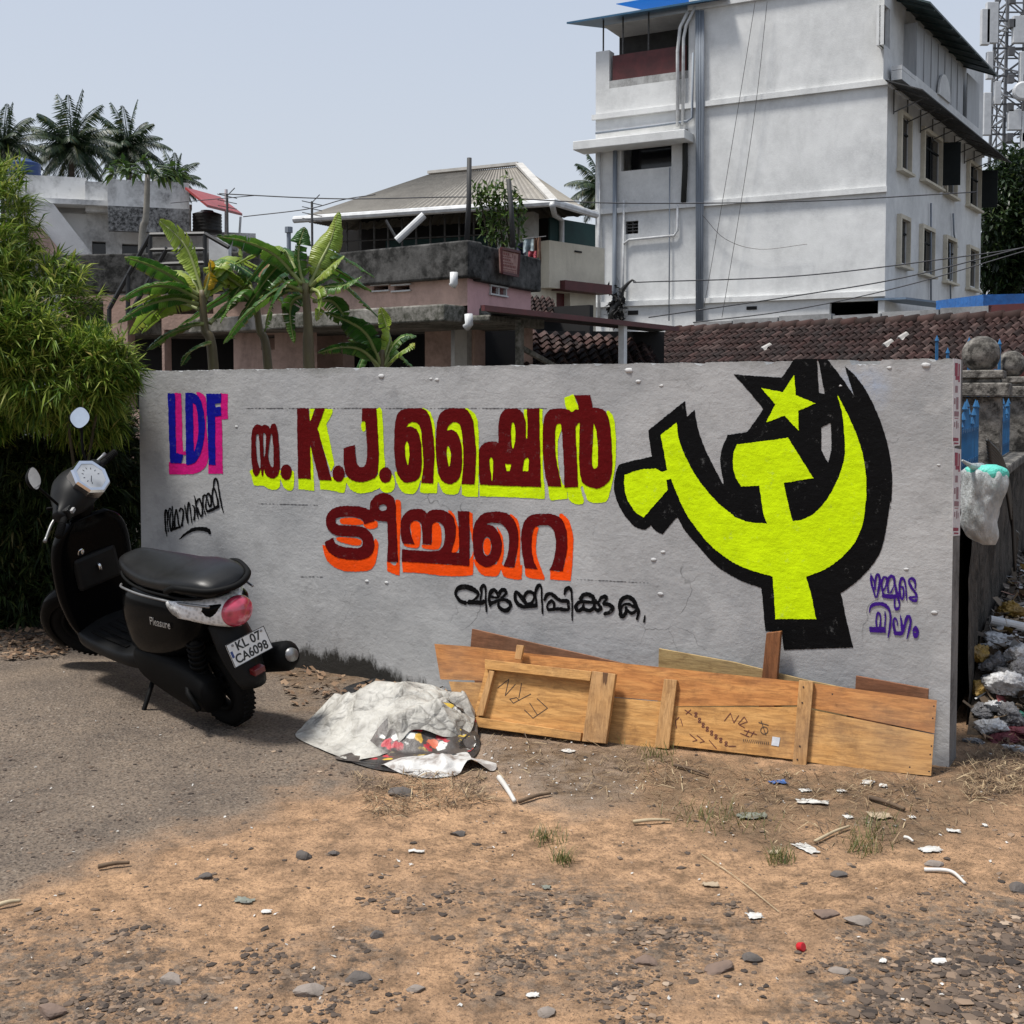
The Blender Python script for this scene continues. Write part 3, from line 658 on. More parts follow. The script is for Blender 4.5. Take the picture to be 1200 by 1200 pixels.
scr2 = [[S2((140,1050,6),(125,950,14),(112,800,14),(118,650,13),(135,640,12),(150,720,10),(150,850,10),(160,970,8)), S2((165,800,9),(168,670,11),(186,612,13),(204,645,10),(186,760,11),(190,880,13),(208,962,14),(226,900,12),(232,750,10),(223,580,8)),
         S2((262,930,18),(264,760,10),(285,632,12),(306,720,12),(326,870,14)), S2((248,935,19),(335,903,22)), S2((338,650,14),(362,608,13),(394,650,13),(394,740,13),(380,830,13),(375,880,17)),
         S2((420,560,8),(430,640,12),(452,760,12),(468,840,12),(462,700,9),(472,560,13),(488,528,13),(502,610,10),(515,720,10),(527,832,8)), S2((540,560,12),(566,592,13),(576,680,12),(565,790,13)),
         S2((565,410,8),(585,480,14),(600,600,12),(615,700,12),(630,765,9)), S2((598,530,12),(635,462,14),(665,490,14),(690,600,12),(696,690,14),(680,735,16),(650,700,13),(622,600,9)),
         S2((740,700,8),(712,600,10),(700,500,12),(706,422,14),(740,402,14),(760,440,11),(746,520,10),(746,600,12),(778,660,16)), S2((758,402,13),(790,377,16),(820,420,14),(835,520,14),(820,580,12),(792,555,11),(782,480,9)), S2((772,655,18),(830,640,24),(940,580,24)),
         S2((945,580,16),(925,450,14),(890,320,12),(870,292,13),(850,380,12),(855,480,12),(880,585,12)), S2((868,270,9),(880,180,14),(905,142,16),(930,190,14),(950,320,12),(985,520,12),(1020,670,9)),
         S2((340,1090,8),(430,1010,18),(530,950,26),(620,928,30),(730,935,32),(785,955,32),(812,1000,18))]]
paint('small_black_script', scr2, M_BLK, 0.003, 0.35, label='slanting thin black script below the blue initials')
ZV = (1010, 665, 13.333); S3 = lambda *p: st_(ZV, list(p))
scr3 = [[S3((140,100,8),(143,190,18),(163,300,17),(193,400,15),(206,465,8)), S3((152,135,12),(188,210,13),(206,335,12),(208,230,13),(225,135,20),(255,115,22),(280,185,17),(270,300,19),(235,468,9)),
         S3((332,455,18),(318,330,15),(308,230,15),(345,155,22),(383,165,20),(393,212,16),(378,280,16),(335,365,12)), S3((402,245,14),(422,165,22),(465,138,24),(503,168,22),(511,250,16),(498,300,12),(445,400,14)), S3((402,250,11),(410,390,13)), S3((340,440,32),(430,452,36),(515,455,34)),
         S3((511,250,16),(530,330,20),(555,440,22),(580,520,17),(584,600,13),(560,648,22),(527,643,18),(510,585,13),(512,510,14)),
         S3((638,498,15),(607,470,18),(591,380,17),(590,250,17),(620,172,22),(658,192,18),(678,260,14),(690,400,12),(700,512,7)), S3((606,305,18),(640,315,18),(653,380,15),(648,460,18),(630,498,15)),
         S3((748,262,20),(736,205,16),(775,172,20),(818,200,22),(834,270,13),(830,325,9)), S3((745,255,20),(782,322,20),(838,398,20),(850,450,18),(840,520,22),(790,512,22),(750,472,20),(830,462,20)),
         S3((115,700,5),(130,632,18),(180,582,28),(260,567,28),(340,577,30),(400,622,24),(435,690,18),(445,800,16),(435,940,18),(408,1092,8)), S3((362,690,7),(368,780,12),(356,920,12)), ('+', tr(ZV, [(112,925),(370,930),(372,1022),(220,1016),(125,1010)])), S3((230,935,16),(224,800,13),(256,708,20),(288,765,12),(291,860,12),(280,935,18)),
         S3((525,1030,22),(500,930,20),(491,840,14),(515,797,18),(548,832,12),(552,900,8)), S3((525,1025,32),(600,1030,34),(622,1020,28)), S3((600,737,7),(611,830,15),(630,930,22),(632,1000,18)), S3((652,1008,10),(672,890,20),(715,768,26),(753,784,20),(759,870,18),(735,990,18),(703,1120,7)),
         ('+', tr(ZV, ell(840, 1010, 50, 98))), ('-', tr(ZV, ell(828, 1012, 18, 12)))]]
paint('violet_script', scr3, M_VIO, 0.003, 0.35, label='two short lines of dark violet script beside the emblem')
# --- the emblem
L_, M_, N_ = (lambda p: [(x / 5.217 + 710, y / 5.217 + 410) + tuple(k) for x, y, *k in p]), (lambda p: [(x / 5.4545 + 840, y / 5.4545 + 410) + tuple(k) for x, y, *k in p]), (lambda p: [(x / 5.4545 + 840, y / 5.4545 + 570) + tuple(k) for x, y, *k in p])
blk = outline(L_([(70,718),(110,692),(200,670),(280,652,c),(258,493,c),(420,362),(484,312,c),(495,410,c),(542,365,c),(560,470),(600,590),(660,715),(722,832,c),(700,690),(712,600),(745,522,c)]) + M_([(60,545,c),(195,525,c),(298,378,c),(200,260),(105,155,c),(230,165),(415,178,c),(495,58,c),(705,58,c),(800,180),(880,298,c),(850,210),(818,105,c),(880,160),(960,270),(1040,440),(1090,600),(1115,740),(1121,900),(1105,1050)]) +
   N_([(1110,100),(1060,380),(980,520),(880,620),(793,682,c),(830,860),(872,1030,c),(428,1045,c),(415,935,c),(310,925,c),(285,650,c),(150,600),(0,510)]) + L_([(560,1195),(480,1100),(437,1020,c),(345,1128,c),(310,1110),(275,1075,c),(235,1098),(170,1075),(100,990),(60,900),(48,820)]), 6)
h1 = outline(M_([(648,62,c),(690,283,c),(653,275,c),(640,62,c)])); h2 = outline(M_([(667,495,c),(727,468,c),(733,620),(712,725,c),(668,640,c)]))
yb = outline(L_([(115,765,c),(200,735),(305,725,c),(345,748,c),(375,735,c),(335,520,c),(432,445,c),(450,560),(500,680),(570,800),(680,930),(783,1015)]) + M_([(100,1060),(200,1100),(320,1110,c),(295,1030),(272,868,c),(155,873,c),(115,800),(103,720),(110,650),(130,605,c),(455,562,c),(617,820,c),(428,850,c),(455,980),(485,1095,c),(560,1080),(640,1030),(720,930),(780,810),(815,690),(818,580),(800,400),(765,275,c),(840,420),(900,560),(935,680),(953,800),(955,950)]) +
   N_([(950,100),(935,230),(880,360),(790,460),(690,530),(570,578,c),(600,680),(635,848,c),(375,848,c),(357,575,c),(200,530),(80,470)]) + L_([(640,1195),(560,1100),(490,1000),(430,870),(400,790,c),(370,795,c),(378,855,c),(230,1025,c),(180,990),(130,910),(112,830)]), 6)
star = [p[:2] for p in M_([(495,160),(505,290),(630,342),(520,390),(524,518),(432,420),(313,465),(375,348),(283,243),(422,270)])]
paint('emblem_outline', [[('+', blk), ('-', h1), ('-', h2)]], M_BLK, 0.0015, 0.6, label='thick black outline and shadow of the emblem')
paint('emblem', [[('+', yb)], [('+', star)]], M_YEL, 0.003, 0.5, label='yellow hammer, sickle and star')
M_LINE = wall_mat('chalk_line', (0.10, 0.10, 0.105), 0.9)
paint('guide_line', [[('s', [(288, 478.5, .33), (640, 478.5, .33)])], [('s', [(300, 590, .25), (372, 592, .3)]), ('s', [(352, 676, .25), (378, 676, .25)])], [('s', [(676, 679, .25), (760, 683, .3)])]], M_LINE, 0.0012, .3, label='thin dark guide lines ruled for the lettering')
M_LUMP = simple('white_plaster', (0.50, 0.50, 0.495), (0.36, 0.36, 0.36), 8, 0.8, 0.4, 60)
random.seed(5)
for (px, py, w) in ((737,434,7),(748,447,5),(775,452,3.5),(766,656,5),(777,647,4),(774,696,5),(1085,428,7),(1042,431,4),(1095,718,5),(447,441,6),(505,444,3),(512,445,4),(430,681,4),(453,683,4),(277,500,3),(1100,545,3),(1062,667,4),(985,452,3)):
    p = on_plane(px, py, WA, WN); r = 0.8 * w * p.y / F_PX
    b = MB(); b.smooth = True; b.ball((0, 0, 0), 1, 10)
    b.v = [tuple(Vector(v) * (1 + 0.35 * mnoise.noise(Vector(v) * 1.7 + p * 9))) for v in b.v]
    q = Matrix.Translation(p) @ Matrix((( WR.x, WN.x, 0, 0), (WR.y, WN.y, 0, 0), (0, 0, 1, 0), (0, 0, 0, 1))) @ Matrix.Diagonal((r, r * 0.3, r * 0.55, 1))
    b.xf(q); b.build('plaster_lump', M_LUMP, wall)
# ------------------------------------------------------------------ buildings
class Face:
    """vertical wall plane from P0 to P1 (seen left to right), n points out towards the street"""
    def __init__(s, P0, P1):
        s.P0 = Vector((P0[0], P0[1], 0)); s.P1 = Vector((P1[0], P1[1], 0)); s.L = (s.P1 - s.P0).length
        s.X = (s.P1 - s.P0).normalized(); s.N = Vector((s.X.y, -s.X.x, 0))
    def sz(s, px, py, n=0.0):
        p = on_plane(px, py, s.P0 + s.N * n, s.N); return (p - s.P0).dot(s.X), p.z
    def pt(s, a, z, n=0.0): return s.P0 + s.X * a + s.N * n + Vector((0, 0, z))
    def pp(s, px, py, n=0.0): return on_plane(px, py, s.P0 + s.N * n, s.N)
    def box(s, mb, s0, s1, z0, z1, n0, n1):
        return mb.obox(s.pt(s0, z0, n1), s.X * (s1 - s0), -s.N * (n1 - n0), Vector((0, 0, z1 - z0)))
    def rect(s, px0, py0, px1, py1, n=0.0):
        a, _ = s.sz(px0, (py0 + py1) / 2, n); b, _ = s.sz(px1, (py0 + py1) / 2, n)
        _, z1 = s.sz((px0 + px1) / 2, py0, n); _, z0 = s.sz((px0 + px1) / 2, py1, n); return a, b, z0, z1
    def holed(s, mb, s0, s1, z0, z1, holes, depth=0.22):
        xs = sorted({s0, s1} | {h[0] for h in holes} | {h[1] for h in holes}); zs = sorted({z0, z1} | {h[2] for h in holes} | {h[3] for h in holes})
        for a, b_ in zip(xs[:-1], xs[1:]):
            for c_, d in zip(zs[:-1], zs[1:]):
                m = ((a + b_) / 2, (c_ + d) / 2)
                if any(h[0] < m[0] < h[1] and h[2] < m[1] < h[3] for h in holes): continue
                mb.quad(s.pt(a, c_), s.pt(b_, c_), s.pt(b_, d), s.pt(a, d))
        for a, b_, c_, d in holes:
            q = [(a, c_), (b_, c_), (b_, d), (a, d)]
            for (u, v), (u2, v2) in zip(q, q[1:] + q[:1]):
                mb.quad(s.pt(u, v), s.pt(u2, v2), s.pt(u2, v2, -depth), s.pt(u, v, -depth))

M_WHITE = grimy('whitewashed_wall', (0.70, 0.705, 0.695), (0.27, 0.275, 0.28), 0.6, 0.42, (0.50, 0.74), (1, 1, 0.3), 0.8)
M_WHITE2 = grimy('weathered_white_wall', (0.66, 0.66, 0.65), (0.05, 0.05, 0.048), 0.9, 0.9, (0.52, 0.68), (1, 1, 0.3))
M_CREAM = grimy('cream_wall', (0.62, 0.57, 0.46), (0.22, 0.19, 0.15), 0.5, 0.5, (0.52, 0.7))
M_PINK = grimy('faded_pink_wall', (0.52, 0.36, 0.30), (0.10, 0.075, 0.065), 0.7, 0.8, (0.5, 0.68))
M_PINK2 = grimy('bright_pink_wall', (0.60, 0.36, 0.36), (0.2, 0.12, 0.11), 0.4, 0.8, (0.5, 0.7))
M_MOSS = grimy('black_mossy_concrete', (0.16, 0.155, 0.148), (0.010, 0.010, 0.009), 0.98, 0.9, (0.30, 0.54), (1, 1, 0.3), 0.95, 9)
M_LEDGE = grimy('stained_concrete_ledge', (0.33, 0.31, 0.28), (0.03, 0.032, 0.02), 0.95, 1.4, (0.42, 0.6), (1, 1, 0.5))
M_GLASSD = simple('dark_window_glass', (0.012, 0.013, 0.016), rough=0.12, spec=0.5)
M_INK = simple('dark_interior', (0.012, 0.011, 0.011), rough=0.9)  # near-black; carries the shade inside rooms and under eaves as colour
M_BLUESH = simple('blue_sheet_metal', (0.02, 0.10, 0.20), (0.015, 0.07, 0.13), 2, 0.45)
M_GREENSH = simple('dark_green_sheet_metal', (0.02, 0.045, 0.045), (0.012, 0.028, 0.03), 2, 0.5)
M_DARKSH = simple('dark_sheet_and_terrace_shade', (0.035, 0.035, 0.036), (0.02, 0.02, 0.02), 3, 0.7)
M_MAROON = simple('maroon_paint', (0.10, 0.018, 0.018), (0.06, 0.012, 0.012), 3, 0.6)
M_PVC = simple('white_plastic_pipe', (0.62, 0.63, 0.63), (0.45, 0.45, 0.45), 5, 0.5)
M_GREYP = simple('grey_cable_bundle', (0.22, 0.25, 0.29), (0.15, 0.17, 0.2), 8, 0.6, stretch=(6, 6, 0.2))
M_SHUT = simple('green_black_shutter', (0.007, 0.010, 0.010), (0.004, 0.006, 0.006), 4, 0.6, spec=0.15)
M_STEEL = simple('weathered_steel', (0.10, 0.10, 0.10), (0.05, 0.045, 0.04), 12, 0.55, metallic=0.4)
M_BLACKP = simple('black_plastic', (0.012, 0.012, 0.012), rough=0.5)
M_GREYMET = simple('grey_sheet_panel', (0.36, 0.37, 0.38), (0.27, 0.28, 0.29), 2.5, 0.55, stretch=(3, 3, 0.3))
M_ROOFSH = grimy('grey_brown_roof_sheet', (0.30, 0.28, 0.245), (0.17, 0.155, 0.135), 0.7, 0.35, (0.45, 0.65), (1, 1, 1), 0.7, 6)
M_REDSH = simple('red_sheet_metal', (0.30, 0.035, 0.03), (0.2, 0.025, 0.022), 3, 0.5)
M_BLUETARP = simple('blue_tarpaulin', (0.01, 0.13, 0.42), (0.008, 0.09, 0.3), 6, 0.5, 0.4, 8, 0.05)

# ---- white four-storey building
C1 = un(1035, 465, 35.0); LF = un(697, 465, 39.4); RT = un(1146, 465, 45.4)
FF = Face(LF, C1); FR = Face(C1, RT)
wb = empty('apartment_building', (C1.x, C1.y, 0), 'white four storey apartment building with blue metal roof at the top right', 'building')
INV = Matrix.Translation((-C1.x, -C1.y, 0))
def part(mb, name, mat, parent, smooth=None, bevel=0, label=None, off=None, fix=False):
    o0 = parent
    while o0.parent is not None: o0 = o0.parent
    off = Vector(o0.location)
    mb.v = [tuple(Vector(v) - off) for v in mb.v]
    o = mb.build(name, mat, parent, smooth, bevel=bevel, fix=fix)
    if label: o['label'] = label
    return o
zb1 = FF.sz(1030, 344)[1]; zb2 = FF.sz(1033, 222)[1]; zb3 = FF.sz(1033, 97)[1]; zb4 = zb3 + (zb3 - zb2) * 0.98
sm = FF.sz(806, 200)[0]          # where the main wall starts
b = MB()
hw = FF.rect(728, 163, 787, 198); hs = FF.rect(733, 259, 748, 274); hd = FF.rect(972, 353, 1029, 376)
FF.holed(b, 0, FF.L, -0.2, zb3, [hw, hs, hd])
FF.holed(b, sm, FF.L, zb3, zb4 + 0.3, [])
# the open top balcony on the left
z_par = FF.sz(750, 99)[1]
FF.holed(b, 0, sm, zb3, z_par, [])
FF.box(b, 0, FF.sz(714, 60)[0], z_par, FF.sz(705, 60)[1], -0.4, 0)
BK = 9.0
wins = []
for q in ((1053,138,1064,197),(1080,160,1100,212),(1107,175,1118,226),(1133,195,1146,240),(1052,258,1062,308),(1078,270,1091,318),(1106,282,1117,327),(1133,293,1143,335)):
    wins.append(FR.rect(*q))
htop = FR.rect(1036, 8, 1043, 55)
FR.holed(b, 0, FR.L, -0.2, zb3, wins); FR.holed(b, 0, FR.L, zb3, zb4 + 0.3, [htop])
p_b0 = FF.pt(0, 0) - FF.N * BK; p_b1 = FR.pt(FR.L, 0)
b.quad(FF.pt(0, -0.2, -BK), FF.pt(0, -0.2), FF.pt(0, zb3), FF.pt(0, zb3, -BK))
b.quad(Vector((p_b1.x, p_b1.y, -0.2)), FF.pt(0, -0.2, -BK), FF.pt(0, zb4, -BK), Vector((p_b1.x, p_b1.y, zb4)))
for z in (zb1, zb2, zb3, zb4):
    b.add([FF.pt(0.1, z, -0.3), FF.pt(FF.L - 0.1, z, -0.3), FR.pt(FR.L - 0.1, z, -0.3), FF.pt(0.1, z, -BK + 0.2)], [(0, 1, 2, 3)])
b.quad(FF.pt(sm, zb3, 0), FF.pt(sm, zb4 + 0.3, 0), FF.pt(sm, zb4 + 0.3, -BK), FF.pt(sm, zb3, -BK))
part(b, 'wall', M_WHITE, wb)
b = MB(); FF.box(b, 0.05, sm - .003, z_par, zb4 + 0.3, -1.9, -1.8); FF.box(b, sm - 0.06, sm - 0.004, z_par, zb4 + 0.2, -1.79, -0.13); part(b, 'terrace_shade_wall', M_DARKSH, wb)  # shade under the terrace roof put into dark back and side walls
for z, s0 in ((zb1, -0.15), (zb2, -0.15), (zb3, -0.1), (zb4, sm)):
    b = MB(); FF.box(b, s0, FF.L + 0.04, z - 0.09, z + 0.07, 0.003, 0.11); part(b, 'ledge', M_WHITE, wb)
b = MB(); FR.box(b, 0.0, FR.L, zb3 - 0.12, zb3 + 0.02, 0.003, 0.09); part(b, 'ledge', M_WHITE, wb)
b = MB()
a0, z0 = FF.sz(672, 166, 0.8); a1, z1 = FF.sz(803, 150, 0.8)
FF.box(b, a0, a1, z0 - 0.28, z0, 0.003, 0.85); part(b, 'canopy_slab', M_WHITE, wb, bevel=0.02)
b = MB(); FF.box(b, hw[0], hw[1], hw[2], hw[3], -0.9, -0.85); part(b, 'window', M_GLASSD, wb)
w = MB()
for s_ in (hs[0], (hs[0] + hs[1]) / 2 - 0.02, hs[1] - 0.04): FF.box(w, s_, s_ + 0.04, hs[2], hs[3], -0.12, -0.08)
for k in range(5):
    z = hs[2] + (hs[3] - hs[2]) * k / 4; FF.box(w, hs[0], hs[1], z - 0.015, z + 0.015, -0.079, -0.05)
part(w, 'window', M_STEEL, wb, label='small barred vent window')
for q in ((736,364,748,369), (875,359,887,363)):
    r = FF.rect(*q); b = MB(); FF.box(b, *r, 0.004, 0.02); part(b, 'vent', M_INK, wb)
b = MB(); r = FF.rect(717, 62, 788, 90); FF.box(b, r[0], sm - 0.1, z_par + 0.25, z_par + 1.05, -0.12, -0.06); part(b, 'balcony_panel', M_MAROON, wb)
b = MB(); FF.box(b, FF.sz(714, 60)[0], sm, z_par, z_par + 0.24, -0.2, 0); part(b, 'balcony_parapet', grimy('bare_block_parapet', (0.45, 0.45, 0.44), (0.12, 0.12, 0.11), 0.8, 1.5, (0.45, 0.62)), wb)
# pipes and cables on the front
def wire(mb, face, pts, rad, n=0.1): mb.tube([face.pp(x, y, n) for x, y in pts], rad, 7)
for pts, rad, mt in ((((702,172),(702,376)), 0.055, M_PVC), (((721,168),(720,330),(720,372)), 0.075, M_GREYP), (((794,148),(794,60),(797,32),(806,14)), 0.055, M_PVC), (((800,146),(801,45),(804,30),(815,8)), 0.05, M_PVC),
                     (((731,235),(730,375)), 0.035, M_PVC), (((731,286),(737,281),(790,276),(794,270),(794,240)), 0.04, M_PVC), (((785,196),(784,376)), 0.02, M_GREYP), (((698,156),(770,147),(805,142),(811,138),(812,62)), 0.04, M_GREYP)):
    b = MB(); wire(b, FF, pts, rad); part(b, 'drain_pipe', mt, wb, True)
b = MB(); wire(b, FF, ((803,152),(803,195),(801,237)), 0.09, 0.11); part(b, 'drain_pipe', simple('black_mossy_pipe', (0.02, 0.02, 0.018), rough=0.9, bump=0.6, bscale=15, bdist=0.03), wb, True)
b = MB()
for k in range(7):
    wire(b, FF, ((815.5 + k * 1.5, 12), (816 + k * 1.45, 120), (816 + k * 1.3, 240), (816 + k * 1.25, 378)), 0.022, 0.13 + 0.02 * (k % 2))
part(b, 'cable_bundle', M_GREYP, wb, True)
for pts in (((885,2),(866,120),(846,240),(825,360)), ((899,2),(886,120),(868,240),(846,372)), ((823,252),(850,280),(890,292),(946,286))):
    b = MB(); b.tube([FF.pp(x, y, 0.2) for x, y in [tuple(p) for p in catmull(pts, 6)]], 0.009, 5); part(b, 'loose_cable', M_STEEL, wb)
# blue roof
b = MB()
e0 = FF.pp(664, 28, 0.45); e1 = FF.pp(850, 0, 0.45); zr = e0.z
rise = Vector((0, 0, 1.1))
e1.z = zr
b.obox(e0, (e1 - e0), -FF.N * 5.0 + rise, Vector((0, 0, 0.06))); part(b, 'roof', M_BLUESH, wb)
u0 = FF.pp(722, 5, -1.6); u1 = FF.pp(830, -10, -1.6); u1.z = u0.z; b = MB(); b.obox(u0, u1 - u0, -FF.N * 2.5 + Vector((0, 0, 0.5)), Vector((0, 0, 0.02)))
ts = NT('blue_translucent_sheet'); ts.done((0.03, 0.26, 0.50), 0.4); ts.translucent((0.04, 0.36, 0.70), 0.6)
part(b, 'roof', ts.mat, wb)
for x in (707, 730, 760):
    b = MB(); p = FF.pp(x, 66, -0.1); b.tube([p, Vector((p.x, p.y, zr + 0.12))], 0.03, 6); part(b, 'roof_post', M_STEEL, wb)
# right side: roof, screens, awning, windows
b = MB(); g1 = FR.pp(1171, 81, 1.1); g0 = FR.pt(0.25, FR.pp(1080, 6, 1.1).z, 1.1); g1.z = g0.z = (g0.z + g1.z) / 2
b.obox(g0, g1 - g0, -FR.N * 3.4 + Vector((0, 0, 1.5)), Vector((0, 0, 0.06))); part(b, 'roof', M_GREENSH, wb)
b = MB()
for k in range(9):
    p = g0.lerp(g1, (k + 0.5) / 9) - Vector((0, 0, 0.05)); b.bar(p, p - FR.N * 3.3 + Vector((0, 0, 1.45)), 0.05)
part(b, 'roof_rafter', M_GREENSH, wb)
s0 = FR.sz(1073, 60, 0.35)[0]; zt = FR.sz(1073, 26, 0.35)[1]; zp = FR.sz(1073, 90, 0.35)[1]; s1 = FR.sz(1128, 120, 0.35)[0]; s2 = FR.sz(1133, 120, 0.35)[0]; s3 = FR.sz(1147, 130, 0.35)[0]
b = MB(); FR.box(b, s0, s1, zp, zt, 0.33, 0.36); FR.box(b, s2, s3, zp, zt, 0.33, 0.36)
b.obox(FR.pt(s0 - 0.02, zp, 0.36), -FR.N * 1.3, FR.X * 0.018, Vector((0, 0, zt - zp)))
for k in range(7): s_ = s0 + (s1 - s0) * k / 7; FR.box(b, s_, s_ + 0.04, zp, zt, 0.362, 0.385)
part(b, 'balcony_screen', M_GREYMET, wb)
b = MB(); z2 = FR.sz(1045, 62, 0.3)[1]
FR.box(b, 0, s3, zb3 + 0.03, zb3 + 0.30, 0.1, 0.4); FR.box(b, s0 - 0.1, s3, zb3 + 0.302, zp - 0.01, 0.13, 0.4)
FR.box(b, 0.0, s0 - 0.1, zp - 0.15, zp - 0.03, 0.1, 0.4)
ar = FR.sz(1106, 110, 0.42); pl = [FR.pt(ar[0] + 0.75 * math.cos(t_ * math.pi / 14), zp - 0.02 + 0.75 * math.sin(t_ * math.pi / 14), 0.402) for t_ in range(15)]
b.prism(pl, FR.N * 0.06); part(b, 'balcony_parapet', M_WHITE, wb)
nb = 10
for k in range(nb):
    s_ = 0.15 + (s0 - 0.35) * k / nb; b = MB(); b.smooth = True
    b.lathe(FR.pt(s_, zb3 + 0.302, 0.25), [(0.05, 0), (0.03, 0.06), (0.07, (zp - 0.16 - zb3 - 0.3) * 0.5), (0.03, (zp - 0.16 - zb3 - 0.3) * 0.85), (0.05, zp - 0.16 - zb3 - 0.305)], 8); part(b, 'baluster', M_CREAM, wb)
b = MB(); FR.box(b, *htop, -0.14, -0.1); part(b, 'window', M_SHUT, wb)
b = MB(); aw0 = FR.pp(1038, 96, 0.02); aw1 = FR.pp(1146, 177, 0.02); zaw = (aw0.z + aw1.z) / 2; aw0.z = aw1.z = zaw
b.obox(aw0 - FR.X * 0.05, aw1 - aw0 + FR.X * 0.8, FR.N * 1.05 + Vector((0, 0, -0.42)), Vector((0, 0, 0.035))); part(b, 'awning', M_DARKSH, wb)
for k in range(8):
    q = aw0.lerp(aw1, (k + 0.5) / 8); b = MB()
    b.bar(q + Vector((0, 0, -0.06)) + FR.N * 0.02, q + FR.N * 1.0 + Vector((0, 0, -0.48)), 0.03); b.bar(q + FR.N * 0.02 + Vector((0, 0, -0.75)), q + FR.N * 0.85 + Vector((0, 0, -0.47)), 0.03)
    b.bar(q + FR.N * 0.03 + Vector((0, 0, -0.06)), q + FR.N * 0.03 + Vector((0, 0, -0.8)), 0.03); part(b, 'awning_bracket', M_STEEL, wb)
for i, (s_a, s_b, za_, zb_) in enumerate(wins):
    b = MB(); d = 0.13; e = 0.13
    FR.box(b, s_a - e, s_a, za_ - 0.12, zb_ + 0.12, 0.003, d); FR.box(b, s_b, s_b + e * 0.4, za_ - 0.12, zb_ + 0.12, 0.003, d)
    FR.box(b, s_a, s_b, zb_, zb_ + 0.12, 0.003, d); 
    f_ = part(b, 'window_frame', M_CREAM, wb)
    b = MB(); FR.box(b, s_a - e - 0.1, s_b + e * 0.4 + 0.1, za_ - 0.2, za_ - 0.125, 0.003, d + 0.08); part(b, 'sill', M_CREAM, f_)
    b = MB(); FR.box(b, s_a, s_b, za_, zb_, -0.05, -0.03); part(b, 'pane', M_GLASSD, f_)
    b = MB()
    m_ = (s_a + s_b) / 2
    FR.box(b, m_ - 0.03, m_ + 0.03, za_, zb_, -0.028, 0.01); FR.box(b, s_a, s_b, za_ + (zb_ - za_) * 0.68, za_ + (zb_ - za_) * 0.68 + 0.05, -0.027, 0.005)
    part(b, 'mullion', M_SHUT, f_)
    if i in (1, 3):
        b = MB(); b.obox(FR.pt(s_b, za_, 0.02), FR.N * 0.62 + FR.X * 0.25, FR.X * 0.035, Vector((0, 0, zb_ - za_))); part(b, 'shutter', M_SHUT, f_)
for pts in (((1091,238),(1091,358)), ((1117,250),(1118,275),(1122,290)), ((1113,285),(1114,352))):
    b = MB(); wire(b, FR, pts, 0.03, 0.08); part(b, 'drain_pipe', M_GREYP, wb, True)
b = MB(); k0 = FF.pp(1024, 352, 0.1); k1 = FR.pp(1117, 363, 0.9)
b.obox(k0, k1 - k0, -FF.N * 0.1 + Vector((0, 0, 0.0)) + FR.N * 0.9, Vector((0, 0, 0.06))); part(b, 'porch_sheet', simple('pale_blue_sheet', (0.14, 0.20, 0.28), rough=0.5), wb)

# ---- grey hip-roofed house behind
HC = un(648, 465, 22.0); HL = un(348, 465, 24.1); HR = un(695, 465, 23.45)
FL = Face(HL, HC); FS = Face(HC, HR)
hh = empty('hip_roof_house', (HC.x, HC.y, 0), 'cream house with a grey hipped sheet roof and dark green netting', 'house')
ze = un(648, 238, 22.0).z
r1 = un(503, 205, 26.2); r2 = un(608, 196, 25.2); r1.z = r2.z = (r1.z + r2.z) / 2
ec = Vector((HC.x, HC.y, ze)); el = Vector((HL.x, HL.y, ze)); er = Vector((HR.x, HR.y, ze))
ebl = el + (er - ec); 
b = MB()
def corr(mb, P00, P10, P11, P01, n, amp=0.03):
    """corrugated sheet between an eave (P00-P10) and a ridge (P01-P11)"""
    nrm = (P10 - P00).cross(P01 - P00).normalized()
    vs = []
    for k in range(n * 4 + 1):
        t_ = k / (n * 4); o_ = nrm * (amp if k % 4 in (1,) else 0.0)
        for j in range(9): vs.append((P00.lerp(P10, t_)).lerp(P01.lerp(P11, t_), j / 8) + o_)
    mb.add(vs, [(k * 9 + j, (k + 1) * 9 + j, (k + 1) * 9 + j + 1, k * 9 + j + 1) for k in range(n * 4) for j in range(8)])
corr(b, el, ec, r2, r1, 44); corr(b, ec, er, r2, r2, 26); corr(b, er, ebl, r1, r2, 20); corr(b, ebl, el, r1, r1, 20)
part(b, 'roof', M_ROOFSH, hh)
b = MB(); b.bar(r2 + Vector((0, 0, .06)), ec + Vector((0, 0, .05)), 0.16, 0.05); b.bar(r1 + Vector((0, 0, .06)), r2 + Vector((0, 0, .06)), 0.16, 0.06); part(b, 'ridge_cap', simple('pale_ridge_cap', (0.5, 0.48, 0.44), rough=0.6), hh)
b = MB(); b.tube([el + FL.N * 0.05, ec + FL.N * 0.05 + FS.N * 0.05, er + FS.N * 0.05], 0.07, 8); part(b, 'gutter', M_PVC, hh)
b = MB()
i0 = 0.8
FLi = Face(HL + Vector((0.7, 0.4, 0)), HC - FL.N * 0.7 - FS.N * 0.7); FSi = Face(HC - FL.N * 0.7 - FS.N * 0.7, un(698, 465, 24.4))
zn = FSi.sz(650, 285)[1]
FLi.holed(b, 0, FLi.L, 0, zn - 0.6, []); hwn = FSi.rect(652, 343, 668, 372)
FSi.holed(b, 0, FSi.L, 0, zn, [hwn]); FSi.box(b, 0.2, FSi.L, zn - 0.9, zn, 0.003, 0.22)
part(b, 'wall', M_CREAM, hh)
b = MB(); FSi.box(b, *hwn, -0.2, -0.15); part(b, 'window', M_MAROON, hh)
b = MB(); FSi.box(b, hwn[0] - 0.15, hwn[1] + 0.9, hwn[3] + 0.02, hwn[3] + 0.2, 0.003, 0.35); part(b, 'window_hood', M_MAROON, hh)
